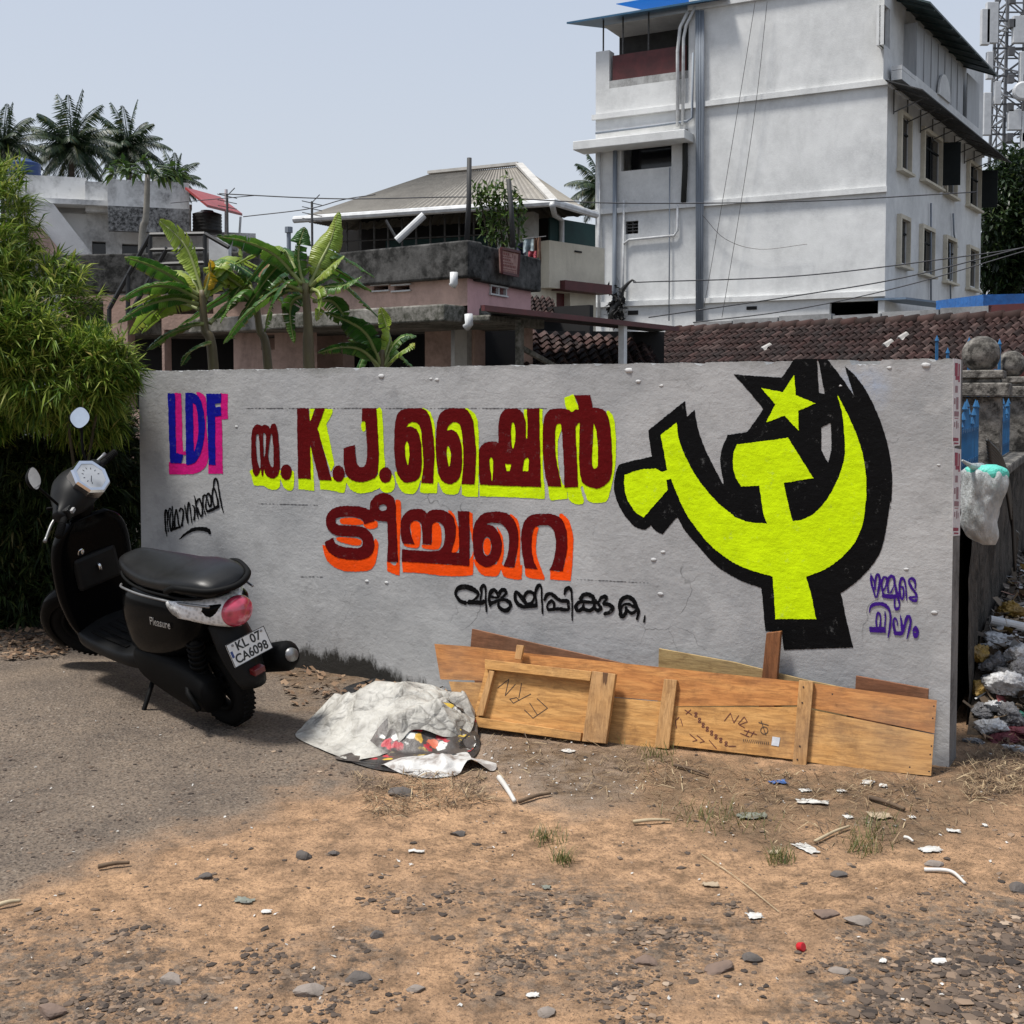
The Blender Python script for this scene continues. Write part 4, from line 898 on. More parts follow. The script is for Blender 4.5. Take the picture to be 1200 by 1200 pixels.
M_NET = simple('dark_green_net', (0.012, 0.045, 0.042), (0.008, 0.03, 0.03), 3, 0.8)
b = MB(); FSi.box(b, 0.5, FSi.L, zn, ze - 0.05, -0.06, -0.02); part(b, 'green_screen', M_NET, hh)
b = MB(); FLi.box(b, FLi.sz(440, 260)[0], FLi.sz(575, 260)[0], zn - 0.6, ze - 0.35, -0.5, -0.46); part(b, 'green_screen', M_NET, hh)
b = MB(); FLi.box(b, FLi.sz(360, 260)[0], FLi.L, zn - 0.6, ze + 0.3, -1.3, -1.2); part(b, 'shade_backing', M_INK, hh)  # backing added so the space under the eaves is coloured dark
b = MB(); FLi.box(b, FLi.L - 0.75, FLi.L, zn - 0.9, ze, -0.3, 0.0); part(b, 'corner_pillar', grimy('grey_pillar', (0.4, 0.39, 0.36), (0.15, 0.14, 0.13), 0.6, 1.5), hh)
b = MB()
for k in range(14): p = FLi.pt(FLi.L * k / 14, zn - 0.6, 0.0); b.tube([p, p + Vector((0, 0, ze - zn + 0.6))], 0.022, 6)
for z in (0.3, 0.75, 1.2): b.tube([FLi.pt(0, zn - 0.6 + z, 0.02), FLi.pt(FLi.L - 0.8, zn - 0.6 + z, 0.02)], 0.014, 5)
part(b, 'terrace_railing', M_STEEL, hh)
b = MB(); b.tube([FS.pp(647, 240, 0.06), FS.pp(650, 252, -0.4), FS.pp(658, 258, -0.6), FS.pp(658, 325, -0.6), FS.pp(655, 332, -0.55), FS.pp(698, 336, -0.55)], 0.055, 8); part(b, 'drain_pipe', M_PVC, hh, True)
b = MB(); FSi.box(b, FSi.sz(663, 296)[0], FSi.sz(671, 296)[0], FSi.sz(666, 297)[1], FSi.sz(666, 295)[1], 0.224, 0.24); part(b, 'vent', M_INK, hh)

# ---- pink house with the black mossy parapet
PC = un(548, 465, 13.5); PL_ = un(150, 465, 17.2); PR = un(622, 465, 15.0)
GL = Face(PL_, PC); GR = Face(PC, PR)
ph = empty('pink_house', (PC.x, PC.y, 0), 'faded pink flat roofed house with a black mossy parapet behind the wall', 'house')
zpt = GL.sz(548, 283)[1]; zpb = GL.sz(548, 326)[1]; zl1 = GL.sz(546, 358)[1]; zl0 = GL.sz(546, 378)[1]
b = MB()
v1 = GL.rect(438, 335, 455, 340); v2 = GL.rect(462, 335, 480, 340); v3 = GR.rect(574, 337, 592, 345)
GL.holed(b, 0, GL.L, zl1, zpb, [v1, v2]); b.mi = 1; GR.holed(b, 0, GR.L, zl0, zpb, [v3]); b.mi = 0
lo = Face(PL_ - GL.N * 1.2, PC - GL.N * 1.2)
ops = [lo.rect(165, 392, 214, 470), lo.rect(222, 392, 276, 470), lo.rect(402, 384, 498, 470), lo.rect(556, 384, 612, 470)]
lo.holed(b, -1.0, lo.sz(614, 400)[0], -0.1, zl0 + 0.1, ops)
part(b, 'wall', [M_PINK, M_PINK2], ph)
b = MB(); lo.box(b, -1, lo.L - 1.0, 0, zpb, -3.0, -2.9); part(b, 'shade_backing', M_INK, ph)
b = MB(); GL.box(b, -0.2, GL.L - 0.05, zl0, zl1, -1.6, 0.35); part(b, 'ledge', M_LEDGE, ph, bevel=0.02)
b = MB(); GR.box(b, -0.1, 0.7, zl0, zl1 - 0.12, 0.003, 0.33); part(b, 'ledge', M_LEDGE, ph, bevel=0.02)
b = MB(); GL.box(b, -0.3, GL.L + 0.1, zpb, zpt, -0.15, 0.12); GR.box(b, 0.13, GR.L + 0.1, zpb - 0.02, zpt - 0.02, -0.15, 0.10)
b.add([GL.pt(0, zpb, 0), GL.pt(GL.L, zpb, 0), GR.pt(GR.L, zpb, 0), GL.pt(0, zpb, -6)], [(0, 1, 2, 3)])
part(b, 'parapet', M_MOSS, ph, bevel=0.02)
for q in (v1, v2):
    b = MB(); GL.box(b, q[0] - 0.03, q[1] + 0.03, q[2] - 0.02, q[2] - 0.002, 0.003, 0.03); GL.box(b, q[0] - 0.03, q[1] + 0.03, q[3] + 0.002, q[3] + 0.02, 0.003, 0.03); part(b, 'vent_frame', M_PVC, ph)
b = MB(); GR.box(b, v3[0] - 0.03, v3[1] + 0.03, v3[2] - 0.02, v3[2] - 0.002, 0.003, 0.03); GR.box(b, v3[0] - 0.03, v3[1] + 0.03, v3[3] + 0.002, v3[3] + 0.02, 0.003, 0.03)
for k in range(3): s_ = v3[0] + (v3[1] - v3[0]) * k / 2; GR.box(b, s_ - 0.01, s_ + 0.01, v3[2], v3[3], -0.02, 0.02)
part(b, 'vent_frame', M_PVC, ph)
for pts in (((532,319),(532,332),(530,335)), ((549,368),(550,380),(546,384))):
    n_ = 0.17 if pts[0][1] < 350 else 0.40; b = MB(); b.tube([GL.pp(x, y, n_) for x, y in pts], 0.045, 9); part(b, 'spout_pipe', M_PVC, ph, True)
b = MB(); b.tube([lo.pp(533, 385, 0.06), lo.pp(533, 440, 0.06)], 0.05, 9); part(b, 'drain_pipe', M_PVC, ph, True)
b = MB(); lo.box(b, lo.sz(537, 400)[0], lo.sz(553, 400)[0], 0, zl0, 0.003, 0.1); part(b, 'pillar', grimy('pale_pillar', (0.45, 0.43, 0.40), (0.1, 0.1, 0.09), 0.6, 2.0), ph)
# left wing
WF = Face(un(40, 465, 15.4), un(352, 465, 14.9)); zw = WF.sz(200, 296)[1]
b = MB(); WF.box(b, 0, WF.L, WF.sz(200, 342)[1], zw, -0.2, 0.0); part(b, 'parapet', M_MOSS, ph, bevel=0.02)
wfi = Face(WF.P0 - WF.N * 0.7, WF.P1 - WF.N * 0.7); b = MB()
wfi.holed(b, 0, wfi.L, -0.1, WF.sz(200, 342)[1] - 0.002, [wfi.rect(90, 352, 122, 480), wfi.rect(150, 372, 190, 480), wfi.rect(193, 386, 274, 480), wfi.rect(197, 345, 250, 368), wfi.rect(306, 392, 322, 410)]); part(b, 'wall', M_PINK, ph, label='shaded left wing wall')
b = MB(); wfi.box(b, -0.5, wfi.L + .3, -0.1, zw - 0.1, -1.6, -1.5); part(b, 'shade_backing', M_INK, ph)
b = MB(); wfi.box(b, -0.3, wfi.L + .2, WF.sz(200, 342)[1] - 0.06, WF.sz(200, 342)[1] - 0.001, -1.49, -0.002); part(b, 'ceiling_slab', M_LEDGE, ph)
b = MB()
for a_, c_ in (((128,362),(176,275)), ((150,372),(196,290)), ((176,275),(240,274)), ((240,274),(268,290)), ((176,275),(176,360)), ((240,274),(241,360)), ((176,293),(241,292)), ((213,275),(213,300)), ((128,362),(128,400)), ((150,320),(150,372)), ((176,310),(240,308))):
    b.tube([WF.pp(*a_, 0.4), WF.pp(*c_, 0.4)], 0.028, 6)
part(b, 'stair_railing', M_BLACKP, ph)
b = MB(); r = WF.rect(241, 277, 264, 304, 0.3); WF.box(b, *r, 0.1, 0.2); part(b, 'roof_hatch', M_PVC, ph)

# ---- weathered white house on the left
QF = Face(un(30, 465, 24.0), un(235, 465, 25.0))
lh = empty('weathered_house', (QF.P0.x, QF.P0.y, 0), 'weathered white flat roofed house with black mould streaks behind the bananas', 'house')
def qbox(name, px0, py0, px1, py1, n0, n1, mat, parent=lh, **kw):
    r = QF.rect(px0, py0, px1, py1, n1); b = MB(); QF.box(b, *r, n0, n1); return part(b, name, mat, parent, **kw)
qbox('parapet', 8, 206, 101, 249, -0.2, 0.0, M_WHITE2)
qbox('parapet', 100, 213, 126, 248, -0.5, 0.3, M_WHITE2); qbox('parapet', 126.2, 212, 222, 256, 0.5, 0.7, M_WHITE2)
qbox('balcony_front', 127, 243, 222, 272, 0.71, 0.86, grimy('black_streaked_wall', (0.55, 0.55, 0.54), (0.012, 0.012, 0.012), 0.97, 1.1, (0.36, 0.55), (1, 1, 0.4)))
r = QF.rect(8, 245, 225, 420); h1_ = QF.rect(108, 283, 124, 300); h2_ = QF.rect(143, 286, 176, 300)
b = MB(); QF.holed(b, r[0], r[1], 0, r[3], [h1_, h2_]); QF.box(b, r[0], r[1], r[3], r[3] + 0.1, -5, 0.5); part(b, 'wall', M_WHITE2, lh)
b = MB(); QF.box(b, *h1_, -0.25, -0.2); part(b, 'window', M_GLASSD, lh)
b = MB(); QF.box(b, *h2_, -0.25, -0.2); part(b, 'window', M_GLASSD, lh)
b = MB(); b.prism([QF.pp(*q, 0.6) for q in ((34,232),(62,238),(110,300),(70,300),(48,266),(34,262))], -QF.N * 0.15); part(b, 'stair_wall', M_WHITE2, lh)
b = MB(); b.prism([QF.pp(*q, 0.9) for q in ((34,266),(50,268),(76,300),(34,300))], -QF.N * 0.15); part(b, 'stair_wall', M_PINK, lh)
rp = [QF.pp(217, 222, 0.9), QF.pp(258, 233, -2.0), QF.pp(284, 253, -0.2), QF.pp(243, 243, 2.0)]
b = MB(); b.prism(rp, Vector((0, 0, 0.05))); rc = part(b, 'canopy', M_REDSH, lh, label='red sheet canopy')
b = MB(); b.tube([QF.pp(265, 222, -0.3), QF.pp(265, 300, -0.3)], 0.035, 6); b.tube([QF.pp(282, 254, 0), QF.pp(279, 300, 0)], 0.025, 6); part(b, 'canopy_post', M_PVC, lh)
def tank(name, px, py, Y, r, h, mat, label):
    p = un(px, py, Y); b = MB(); b.smooth = True
    prof = [(r * 0.98, 0), (r, 0.04)]
    for k in range(1, 6): prof += [(r, h * 0.14 * k), (r * 0.96, h * 0.14 * k + 0.03), (r, h * 0.14 * k + 0.06)]
    prof += [(r * 0.92, h * 0.85), (r * 0.45, h * 0.95), (r * 0.42, h), (0.05, h)]
    b.lathe((0, 0, 0), prof, 24); o = b.build(name, mat); o.location = p; return tag(o, label, 'water tank')
tank('water_tank', 243, 273, 25.0, 0.30, 0.46, M_BLACKP, 'black plastic water tank under the red canopy')
tank('water_tank', 29, 216, 24.6, 0.32, 0.5, simple('blue_tank_plastic', (0.01, 0.04, 0.15), rough=0.5), 'dark blue water tank on the roof at the far left')
p = QF.pp(222, 275, 1.0)
b = MB(); qr = QF.rect(222, 272, 300, 345, -0.5); QF.box(b, *qr, -1.2, -0.5); part(b, 'wall', M_WHITE2, lh)

# ---- tiled roofs and sheds between the wall and the white building
def mk_tiles():
    t = NT('weathered_clay_tile')
    col = t.ramp(t.island(), [(0.0, (0.020, 0.012, 0.010)), (0.45, (0.036, 0.019, 0.016)), (0.8, (0.055, 0.028, 0.024)), (1.0, (0.10, 0.066, 0.057))])
    col = t.mix(t.ramp(t.noise(1.5, 7, 0.7), [(0.45, 0.0), (0.65, 0.8)]), col, (0.03, 0.024, 0.022))
    return t.done(col, 0.85, t.bump(t.noise(25, 4, 0.6), 0.3, 0.02), Specular_IOR_Level=0.2)
M_TILE = mk_tiles()
M_PALE = simple('pale_replacement_tile', (0.42, 0.40, 0.37), rough=0.8)
def tiles(mb, e0, e1, r0, ncol, nrow, seed=1, pale=()):
    rnd = random.Random(seed); ex = (e1 - e0) / ncol; up = (r0 - e0) / nrow; nr = ex.cross(up).normalized()
    if nr.z < 0: nr = -nr
    for j in range(nrow):
        for i in range(ncol):
            o = e0 + ex * i + up * j + nr * (0.01 * rnd.random()) + ex * 0.06 * (rnd.random() - .5) + up * 0.08 * (rnd.random() - .5)
            ring = []
            for k in range(6):
                q = k / 5; hgt = 0.035 * math.sin(q * 2 * math.pi) + 0.035
                ring.append((o + ex * (q * 1.04) + nr * (hgt + 0.035), o + ex * (q * 1.04) + up * 1.18 + nr * hgt))
            vs = [a for a, _ in ring] + [c_ for _, c_ in ring] + [a - nr * 0.03 for a, _ in ring]
            mb.mi = 1 if (i, j) in pale else 0
            mb.add(vs, [(k, k + 1, 7 + k, 6 + k) for k in range(5)] + [(12 + k, 13 + k, k + 1, k) for k in range(5)])
rl = un(783, 391.5, 23.3); rr = un(1240, 362, 18.5); rr.z = rl.z
TX = (rr - rl).normalized(); TN = Vector((TX.y, -TX.x, 0))
el_ = rl + TN * 2.6 - Vector((0, 0, 1.05)); er_ = rr + TN * 2.6 - Vector((0, 0, 1.05))
shed = empty('tiled_shed', (rl.x, rl.y, 0), 'long low shed with dark clay tiles below the white building', 'shed')
b = MB(); tiles(b, el_, er_, rl, 56, 9, 3, {(21, 5), (38, 5), (39, 6)}); part(b, 'tile_roof', [M_TILE, M_PALE], shed)
b = MB(); b.smooth = True
for k in range(26):
    q = rl.lerp(rr, k / 26); q2 = rl.lerp(rr, (k + 1.06) / 26); b.tube([q + Vector((0, 0, 0.03)), q2 + Vector((0, 0, 0.05))], [0.10, 0.115], 10)
part(b, 'ridge_tiles', M_TILE, shed)
b = MB(); sf = Face(el_ - TN * 0.3, er_ - TN * 0.3); sf.box(b, 0.1, sf.L, 0, el_.z - 0.02, -2.1, 0); part(b, 'wall', M_WHITE2, shed)
b = MB(); cf = Face(rl - TN * 0.9, rr - TN * 0.9); zc = cf.sz(789, 379)[1]
k = 0; s_ = 0.0
while s_ < cf.L * 0.80:
    w_ = 0.9 + 0.25 * ((k * 37) % 5) / 5; cf.box(b, s_, s_ + w_ - 0.03, 0, zc + 0.02 * ((k * 13) % 3), -0.15, 0); s_ += w_; k += 1
cw = b.build('block_wall', grimy('grey_block_wall', (0.33, 0.33, 0.33), (0.1, 0.1, 0.1), 0.7, 1.2))
tag(cw, 'grey concrete block wall showing just above the long tiled roof', 'wall')
b = MB(); cf.box(b, cf.L * 0.80 + 0.05, cf.L, 0, zc + 0.05, -0.15, 0); tag(b.build('red_wall', M_MAROON), 'dark red wall strip at the right end of the tiled roof', 'wall')

aw = empty('metal_lean_to', (un(600, 465, 12.2).x, 12.2, 0), 'open lean-to with a maroon edged metal roof on white posts', 'shed')
a0 = un(563, 361, 11.6); a1 = un(792, 386, 15.2); a1.z = a0.z
af = Face(a0, a1)
b = MB(); b.obox(a0, a1 - a0, Vector((0.1, 3.0, 0.12)), Vector((0, 0, 0.03))); part(b, 'roof', M_DARKSH, aw)
b = MB(); b.bar(a0 + af.N * 0.03, a1 + af.N * 0.03, 0.04, 0.055); part(b, 'roof_edge', M_MAROON, aw)
for px, n_, w_ in ((733, 0.0, 0.075), (612, -0.6, 0.07)):
    s_, _ = af.sz(px, 400, n_); b = MB(); af.box(b, s_ - w_ / 2, s_ + w_ / 2, 0, a0.z - 0.002, n_ - w_, n_); part(b, 'post', M_PVC if px > 700 else M_LEDGE, aw)
b = MB(); q0 = un(545, 465, 17.2); q1 = un(778, 465, 17.6); Face(q0, q1).box(b, 0, (q1 - q0).length, 0, 2.45, -0.1, 0); part(b, 'shade_backdrop', M_INK, aw)  # dark backdrop, the lean-to's shade put into its colour
b = MB(); b.bar(af.pp(612, 408, -0.7), af.pp(655, 432, -0.7), 0.05); part(b, 'brace', M_LEDGE, aw)
b = MB(); t0 = un(612, 436, 14.4); t1 = un(775, 440, 16.4); t2 = un(606, 392, 16.0)
t1.z = t0.z
tl = empty('low_tiled_roof', (t0.x, t0.y, 0), 'small dark tiled roof under the metal lean-to', 'roof')
tiles(b, t0, t1, t2, 12, 7, 8); part(b, 'tile_roof', M_TILE, tl)
b = MB(); b.obox((t0.x, t0.y + 0.2, 0), (t1.x - t0.x, t1.y - t0.y, 0), (0, 0.15, 0), (0, 0, t0.z)); part(b, 'wall', M_LEDGE, tl)
b = MB(); b.obox(un(1152, 364, 27), un(1235, 362, 27.5) - un(1152, 364, 27), Vector((0, 3, 0.1)), Vector((0, 0, 0.36)))
tag(b.build('blue_tarp_roof', M_BLUETARP), 'bright blue tarpaulin roof at the right edge', 'tarpaulin')
# a maroon-brown tiled gable scrap left of the lean-to
b = MB(); g0 = un(615, 372, 17.0); g1 = un(652, 374, 17.6); g2 = un(612, 350, 18.4); tiles(b, g0, g1, g2, 5, 5, 4); tag(b.build('red_tile_roof', M_TILE), 'scrap of steep clay tiled roof beside the pink house', 'roof')
# ------------------------------------------------------------------ vegetation
def leaf_tri(mb, p, d, side, nrm, L, W, fold=0.25, droop=0.2):
    m = p + d * (L * 0.42); tip = p + d * L - Vector((0, 0, droop * L))
    a = m + side * W * 0.5 + nrm * W * fold; b_ = m - side * W * 0.5 + nrm * W * fold
    mb.add([p, a, m, tip, b_], [(0, 2, 1), (1, 2, 3), (0, 4, 2), (2, 4, 3)])
def frame_of(d, rnd):
    r = Vector((rnd.uniform(-1, 1), rnd.uniform(-1, 1), rnd.uniform(-1, 1)))
    s_ = d.cross(Vector((0, 0, 1)) + r * 0.5)
    if s_.length < 1e-3: s_ = Vector((1, 0, 0))
    s_.normalize(); return s_, s_.cross(d).normalized()
def rdir(rnd):
    while True:
        v = Vector((rnd.uniform(-1, 1), rnd.uniform(-1, 1), rnd.uniform(-1, 1)))
        if 0.05 < v.length < 1: return v.normalized()
M_BAMB = leafy('bamboo_leaf', [(0.0, (0.03, 0.075, 0.009)), (0.35, (0.085, 0.15, 0.016)), (0.72, (0.19, 0.265, 0.036)), (0.93, (0.35, 0.40, 0.08)), (1.0, (0.36, 0.30, 0.11))], 0.5, 0.33, 0.2)
M_STEM = simple('brown_stem', (0.07, 0.06, 0.03), (0.03, 0.025, 0.015), 10, 0.8)
rnd = random.Random(11)
bl = [((-25,268),7.1,(70,88)), ((35,368),7.0,(84,72)), ((72,438),6.55,(90,55)), ((-80,380),7.2,(110,130)), ((-90,560),7.4,(110,150)), ((122,428),6.6,(44,36)), ((100,490),7.0,(52,30)), ((-70,330),6.7,(105,85)), ((10,400),6.55,(75,60)), ((-40,480),6.9,(70,40))]  # upper blobs set forward, one added far left, to shade the lower bush
bl2 = [((55,520),7.3,(88,62)), ((38,590),7.45,(90,75)), ((15,668),7.5,(105,88)), ((25,640),8.0,(130,120)), ((105,600),7.75,(78,90)), ((100,690),7.75,(85,70)), ((60,540),7.6,(110,90)), ((-90,640),7.4,(110,120)), ((128,540),7.6,(45,80))]
def bamboo(bl, dens, L0, L1, W0, W1):
  b = MB()
  for (cx, cy), Y, (rx, ry) in bl:
      C_ = un(cx, cy, Y); k = Y / F_PX; ax = Vector((rx * k, min(rx, ry) * k * 0.9, ry * k))
      n_cl = int(dens * (rx * ry) / (90 * 80)) + 40
      for _ in range(n_cl):
          n_ = rdir(rnd); rr_ = 0.62 + 0.42 * rnd.random() ** 0.6
          q = Vector((n_.x * ax.x, n_.y * ax.y, n_.z * ax.z)) * rr_ * (1 + 0.22 * mnoise.noise(n_ * 2.3 + C_))
          p = C_ + q
          if p.z < 0.06 or (p - WA).dot(WN) < 0.06 and p.x > WB.x - 0.05: continue
          d0 = (n_ * 0.75 + rdir(rnd) * 0.6 + Vector((0, 0, 0.15))).normalized()
          b.tube([p - d0 * 0.14, p], [0.0022, 0.0012], 3, False)
          for j in range(rnd.randint(8, 12)):
              d = (d0 + rdir(rnd) * 0.62 - Vector((0, 0, 0.12))).normalized(); s_, nr = frame_of(d, rnd)
              leaf_tri(b, p - d0 * rnd.uniform(0, 0.10), d, s_, nr, rnd.uniform(L0, L1), rnd.uniform(W0, W1), 0.2, rnd.uniform(0.05, 0.4))
  return b
b = bamboo(bl, 620, 0.05, 0.145, 0.007, 0.014)
bc = un(20, 700, 7.25); bc.z = gh(bc.x, bc.y)
bush = empty('bamboo_bush', bc, 'dense bushy bamboo with narrow yellow green leaves at the left end of the wall', 'bush')
part(b, 'foliage', M_BAMB, bush)
M_SHADELEAF = leafy('shade_coloured_leaf', [(0.0, (0.009, 0.016, 0.005)), (0.6, (0.018, 0.032, 0.009)), (0.92, (0.05, 0.065, 0.017)), (1.0, (0.10, 0.085, 0.035))], 0.5, 0.12, 0.15)  # shade of the lower bush is put into this leaf colour
dc_ = un(60, 720, 7.5); dc_.z = gh(dc_.x, dc_.y); shbush = empty('shade_coloured_bush', dc_, 'lower bamboo foliage with shade put into its dark leaf colour behind the scooter', 'shrub')
b = bamboo(bl2, 620, 0.06, 0.14, 0.010, 0.018); part(b, 'foliage', M_SHADELEAF, shbush)
for i in range(10):
    b = MB(); e = un(rnd.uniform(-40, 140), rnd.uniform(480, 600), 7.55); b.tube([dc_ + Vector((rnd.uniform(-.4, .4), rnd.uniform(-.1, .3), 0)), dc_.lerp(e, .5) + Vector((0, 0, .1)), e], [.013, .010, .005], 6); part(b, 'stem', M_STEM, shbush, True)
for i in range(7):
    a = rnd.random() * 6.28; (cx, cy), Y, _ = bl[i % len(bl)]; e = un(cx, cy, Y); s0_ = bc + Vector((0.35 * math.cos(a), 0.45 + 0.15 * math.sin(a), 0)); b = MB()
    b.tube([s0_, s0_.lerp(e, 0.5) + Vector((0, 0, 0.1)), e], [0.014, 0.011, 0.006], 6); part(b, 'cane', M_STEM, bush, True)

# ---- banana plants
def banana_mat(name, stops, tr=0.35):
    t = NT(name)
    x = t.attr('across'); v = t.math('ADD', t.math('MULTIPLY', t.island(), 0.45), t.math('MULTIPLY', t.noise(5, 5, 0.6), 0.55))
    col = t.ramp(v, stops)
    col = t.mix(t.ramp(x, [(0.0, 1.0), (0.09, 0.0)]), col, (0.30, 0.36, 0.10))
    w = t.n('TexWave'); w.wave_type = 'BANDS'; w.bands_direction = 'X'; w.inputs['Scale'].default_value = 1.0
    col = t.mix(t.math('MULTIPLY', t.ramp(x, [(0.80, 0.0), (0.98, 1.0)]), t.ramp(t.noise(7, 5, 0.7), [(0.45, 0.0), (0.6, 0.9)])), col, (0.16, 0.10, 0.04))
    al = t.attr('along'); nm = t.bump(t.math('SINE', t.math('MULTIPLY', al, 260.0)), 0.35, 0.004)
    t.done(col, 0.38, nm, Specular_IOR_Level=0.45); t.translucent(col, tr); return t.mat
M_BAN = banana_mat('banana_leaf', [(0.25, (0.014, 0.06, 0.009)), (0.5, (0.04, 0.115, 0.015)), (0.75, (0.11, 0.21, 0.025))])
M_BANY = banana_mat('yellow_green_banana_leaf', [(0.25, (0.16, 0.26, 0.03)), (0.6, (0.28, 0.36, 0.05)), (0.8, (0.36, 0.36, 0.06))], 0.4)
M_YLEAF = banana_mat('yellow_banana_leaf', [(0.3, (0.55, 0.36, 0.01)), (0.7, (0.48, 0.28, 0.015))], 0.3)
M_DEAD = simple('dead_leaf', (0.17, 0.09, 0.04), (0.09, 0.05, 0.025), 9, 0.9)
def stem_mat():
    t = NT('banana_stem'); z = t.noise(6, 5, 0.6, (1, 1, 0.25))
    return t.done(t.ramp(z, [(0.3, (0.035, 0.025, 0.014)), (0.5, (0.10, 0.075, 0.035)), (0.7, (0.15, 0.14, 0.05))]), 0.6)
M_BSTEM = stem_mat()
def banana_leaf(parent, pts, W, Y, mat, seed, roll=0.0, tear=0.35):
    rnd = random.Random(seed)
    P = [un(p[0], p[1], Y + (p[2] if len(p) > 2 else 0)) for p in pts]
    curve = [Vector(c) for c in catmull([tuple(p) for p in P], 14)]; n = len(curve)
    off = Vector(parent.location)
    vs, fs, ac, al = [], [], [], []
    NA = 5
    def blade(sg):
        shift = 0.0
        base = None; prev = None
        for i in range(n):
            t_ = i / (n - 1)
            tg = (curve[min(i + 1, n - 1)] - curve[max(i - 1, 0)]).normalized()
            sd = tg.cross(Vector((0, 0, 1)));
            if sd.length < 0.25: sd = tg.cross(Vector((0, 1, 0)))
            sd.normalize(); up = sd.cross(tg).normalized()
            if roll: q = Matrix.Rotation(roll, 3, tg); sd = q @ sd; up = q @ up
            if i < n * 0.12: w = 0.004
            else:
                tt = (t_ - 0.12) / 0.88; w = W * 0.5 * (max(0.0, math.sin(math.pi * tt ** 0.72)) ** 0.62) + 0.003
            w *= 1 + 0.08 * mnoise.noise(Vector((i * 0.6, seed, sg)))
            row = []
            for k in range(NA + 1):
                a = k / NA; ang = 0.55 - 0.95 * a + 0.15 * mnoise.noise(Vector((i * 0.35, seed, sg * 3)))
                row.append(curve[i] + sd * sg * w * a * math.cos(ang * 0.6) + up * (w * (0.38 * a - 0.62 * a * a)) + up * 0.06 * W * mnoise.noise(Vector((i * 0.5, k * 0.7, seed + sg))))
            idx = len(vs); 
            for k, p in enumerate(row): vs.append(p - off); ac.append(k / NA); al.append(t_ * (n * 0.02))
            if prev is not None:
                for k in range(NA):
                    f = (prev + k, prev + k + 1, idx + k + 1, idx + k); fs.append(f if sg > 0 else f[::-1])
            prev = idx
            # a tear: restart the strip with a small gap in angle
            if 0.2 < t_ < 0.95 and rnd.random() < tear * 0.5:
                idx2 = len(vs); dv = tg * W * rnd.uniform(0.02, 0.10) - up * W * rnd.uniform(0, 0.12)
                for k, p in enumerate(row): vs.append(p - off + dv * (k / NA) ** 1.5); ac.append(k / NA); al.append(t_ * (n * 0.02))
                prev = idx2
    blade(1); blade(-1)
    me = bpy.data.meshes.new('leaf'); me.from_pydata([tuple(v) for v in vs], [], fs)
    for nm_, arr in (('across', ac), ('along', al)):
        at = me.attributes.new(nm_, 'FLOAT', 'POINT'); at.data.foreach_set('value', arr)
    me.materials.append(mat); me.polygons.foreach_set('use_smooth', [True] * len(fs)); me.update()
    o = bpy.data.objects.new('leaf', me); link(o, parent)
    rb = MB(); rb.tube([c_ - up0 for c_, up0 in ((c_, Vector((0, 0, 0.006))) for c_ in curve)], [0.018 * (1 - 0.85 * i / n) for i in range(n)], 5)
    part(rb, 'midrib', M_BANRIB, o, True)
    return o
M_BANRIB = simple('pale_leaf_rib', (0.24, 0.28, 0.09), (0.18, 0.2, 0.07), 5, 0.5)
def banana(Y, stem, leaves, label, r=0.043):
    g = un(*stem[0], Y); root = empty('banana_plant', (g.x, Y, gz(g.x, Y)), label, 'banana plant', 'banana plants behind the painted wall')
    S = [Vector((g.x + 0.05, Y, 0))] + [un(*p, Y) for p in stem]
    b = MB(); b.smooth = True; c_ = [Vector(p) for p in catmull([tuple(p) for p in S], 6)]
    b.tube(c_, [r * (1.15 - 0.6 * i / len(c_)) for i in range(len(c_))], 12); part(b, 'stem', M_BSTEM, root)
    rn = random.Random(int(Y * 100)); tx, ty = stem[-1]; leaves = list(leaves)
    for k in range(6 if len(stem) > 2 else 2):
        sg = -1 if k % 2 else 1; L = rn.uniform(55, 95) * (1 if len(stem) > 2 else .6); up = rn.uniform(-10, 45); x1, y1 = tx + sg * L * .45, ty - up; x2, y2 = tx + sg * L, ty - up + rn.uniform(15, 60)
        leaves.append(([(tx, ty + rn.uniform(4, 26)), ((tx + x1) / 2, (ty + y1) / 2 - 8, .1), (x1, y1, rn.uniform(.1, .5)), (x2, y2, rn.uniform(.2, .8))], rn.uniform(.14, .2), M_BAN if rn.random() < .7 else M_BANY, rn.uniform(-.2, .6)))
    for i, (pts, W, mt, roll) in enumerate(leaves): banana_leaf(root, pts, W, Y, mt, i + int(Y * 10), roll)
    return root
banana(9.2, [(250,428),(240,385),(237,340)], [
    ([(238,345),(224,300,.05),(210,278,.1),(187,258,.2)], 0.26, M_BANY, 1.2), ([(240,345),(246,322,-.02),(246,304,-.05)], 0.17, M_YLEAF, 1.3),
    ([(233,345),(200,322,-.1),(170,308,-.2),(146,301,-.3)], 0.20, M_BAN, 0.5), ([(232,350),(205,336,-.2),(172,336,-.4),(140,352,-.5)], 0.20, M_BAN, 0.4),
    ([(233,356),(205,349,-.2),(170,358,-.35),(138,378,-.45)], 0.19, M_BAN, 0.5), ([(234,362),(210,354,.1),(180,364,.2),(152,392,.25)], 0.20, M_BANY, 0.6),
    ([(241,348),(255,322,.2),(272,322,.4),(288,338,.5)], 0.18, M_BAN, 0.2), ([(240,378),(218,382,-.2),(195,392,-.35),(172,410,-.4)], 0.18, M_BAN, 0.4),
    ([(246,378),(256,366,.1),(268,355,.2),(281,336,.2)], 0.18, M_BAN, -0.7), ([(248,400),(235,404,-.2),(222,412,-.3),(212,428,-.3)], 0.14, M_BAN, 0.3)],
    'banana plant with one bright yellow leaf, leftmost behind the wall')
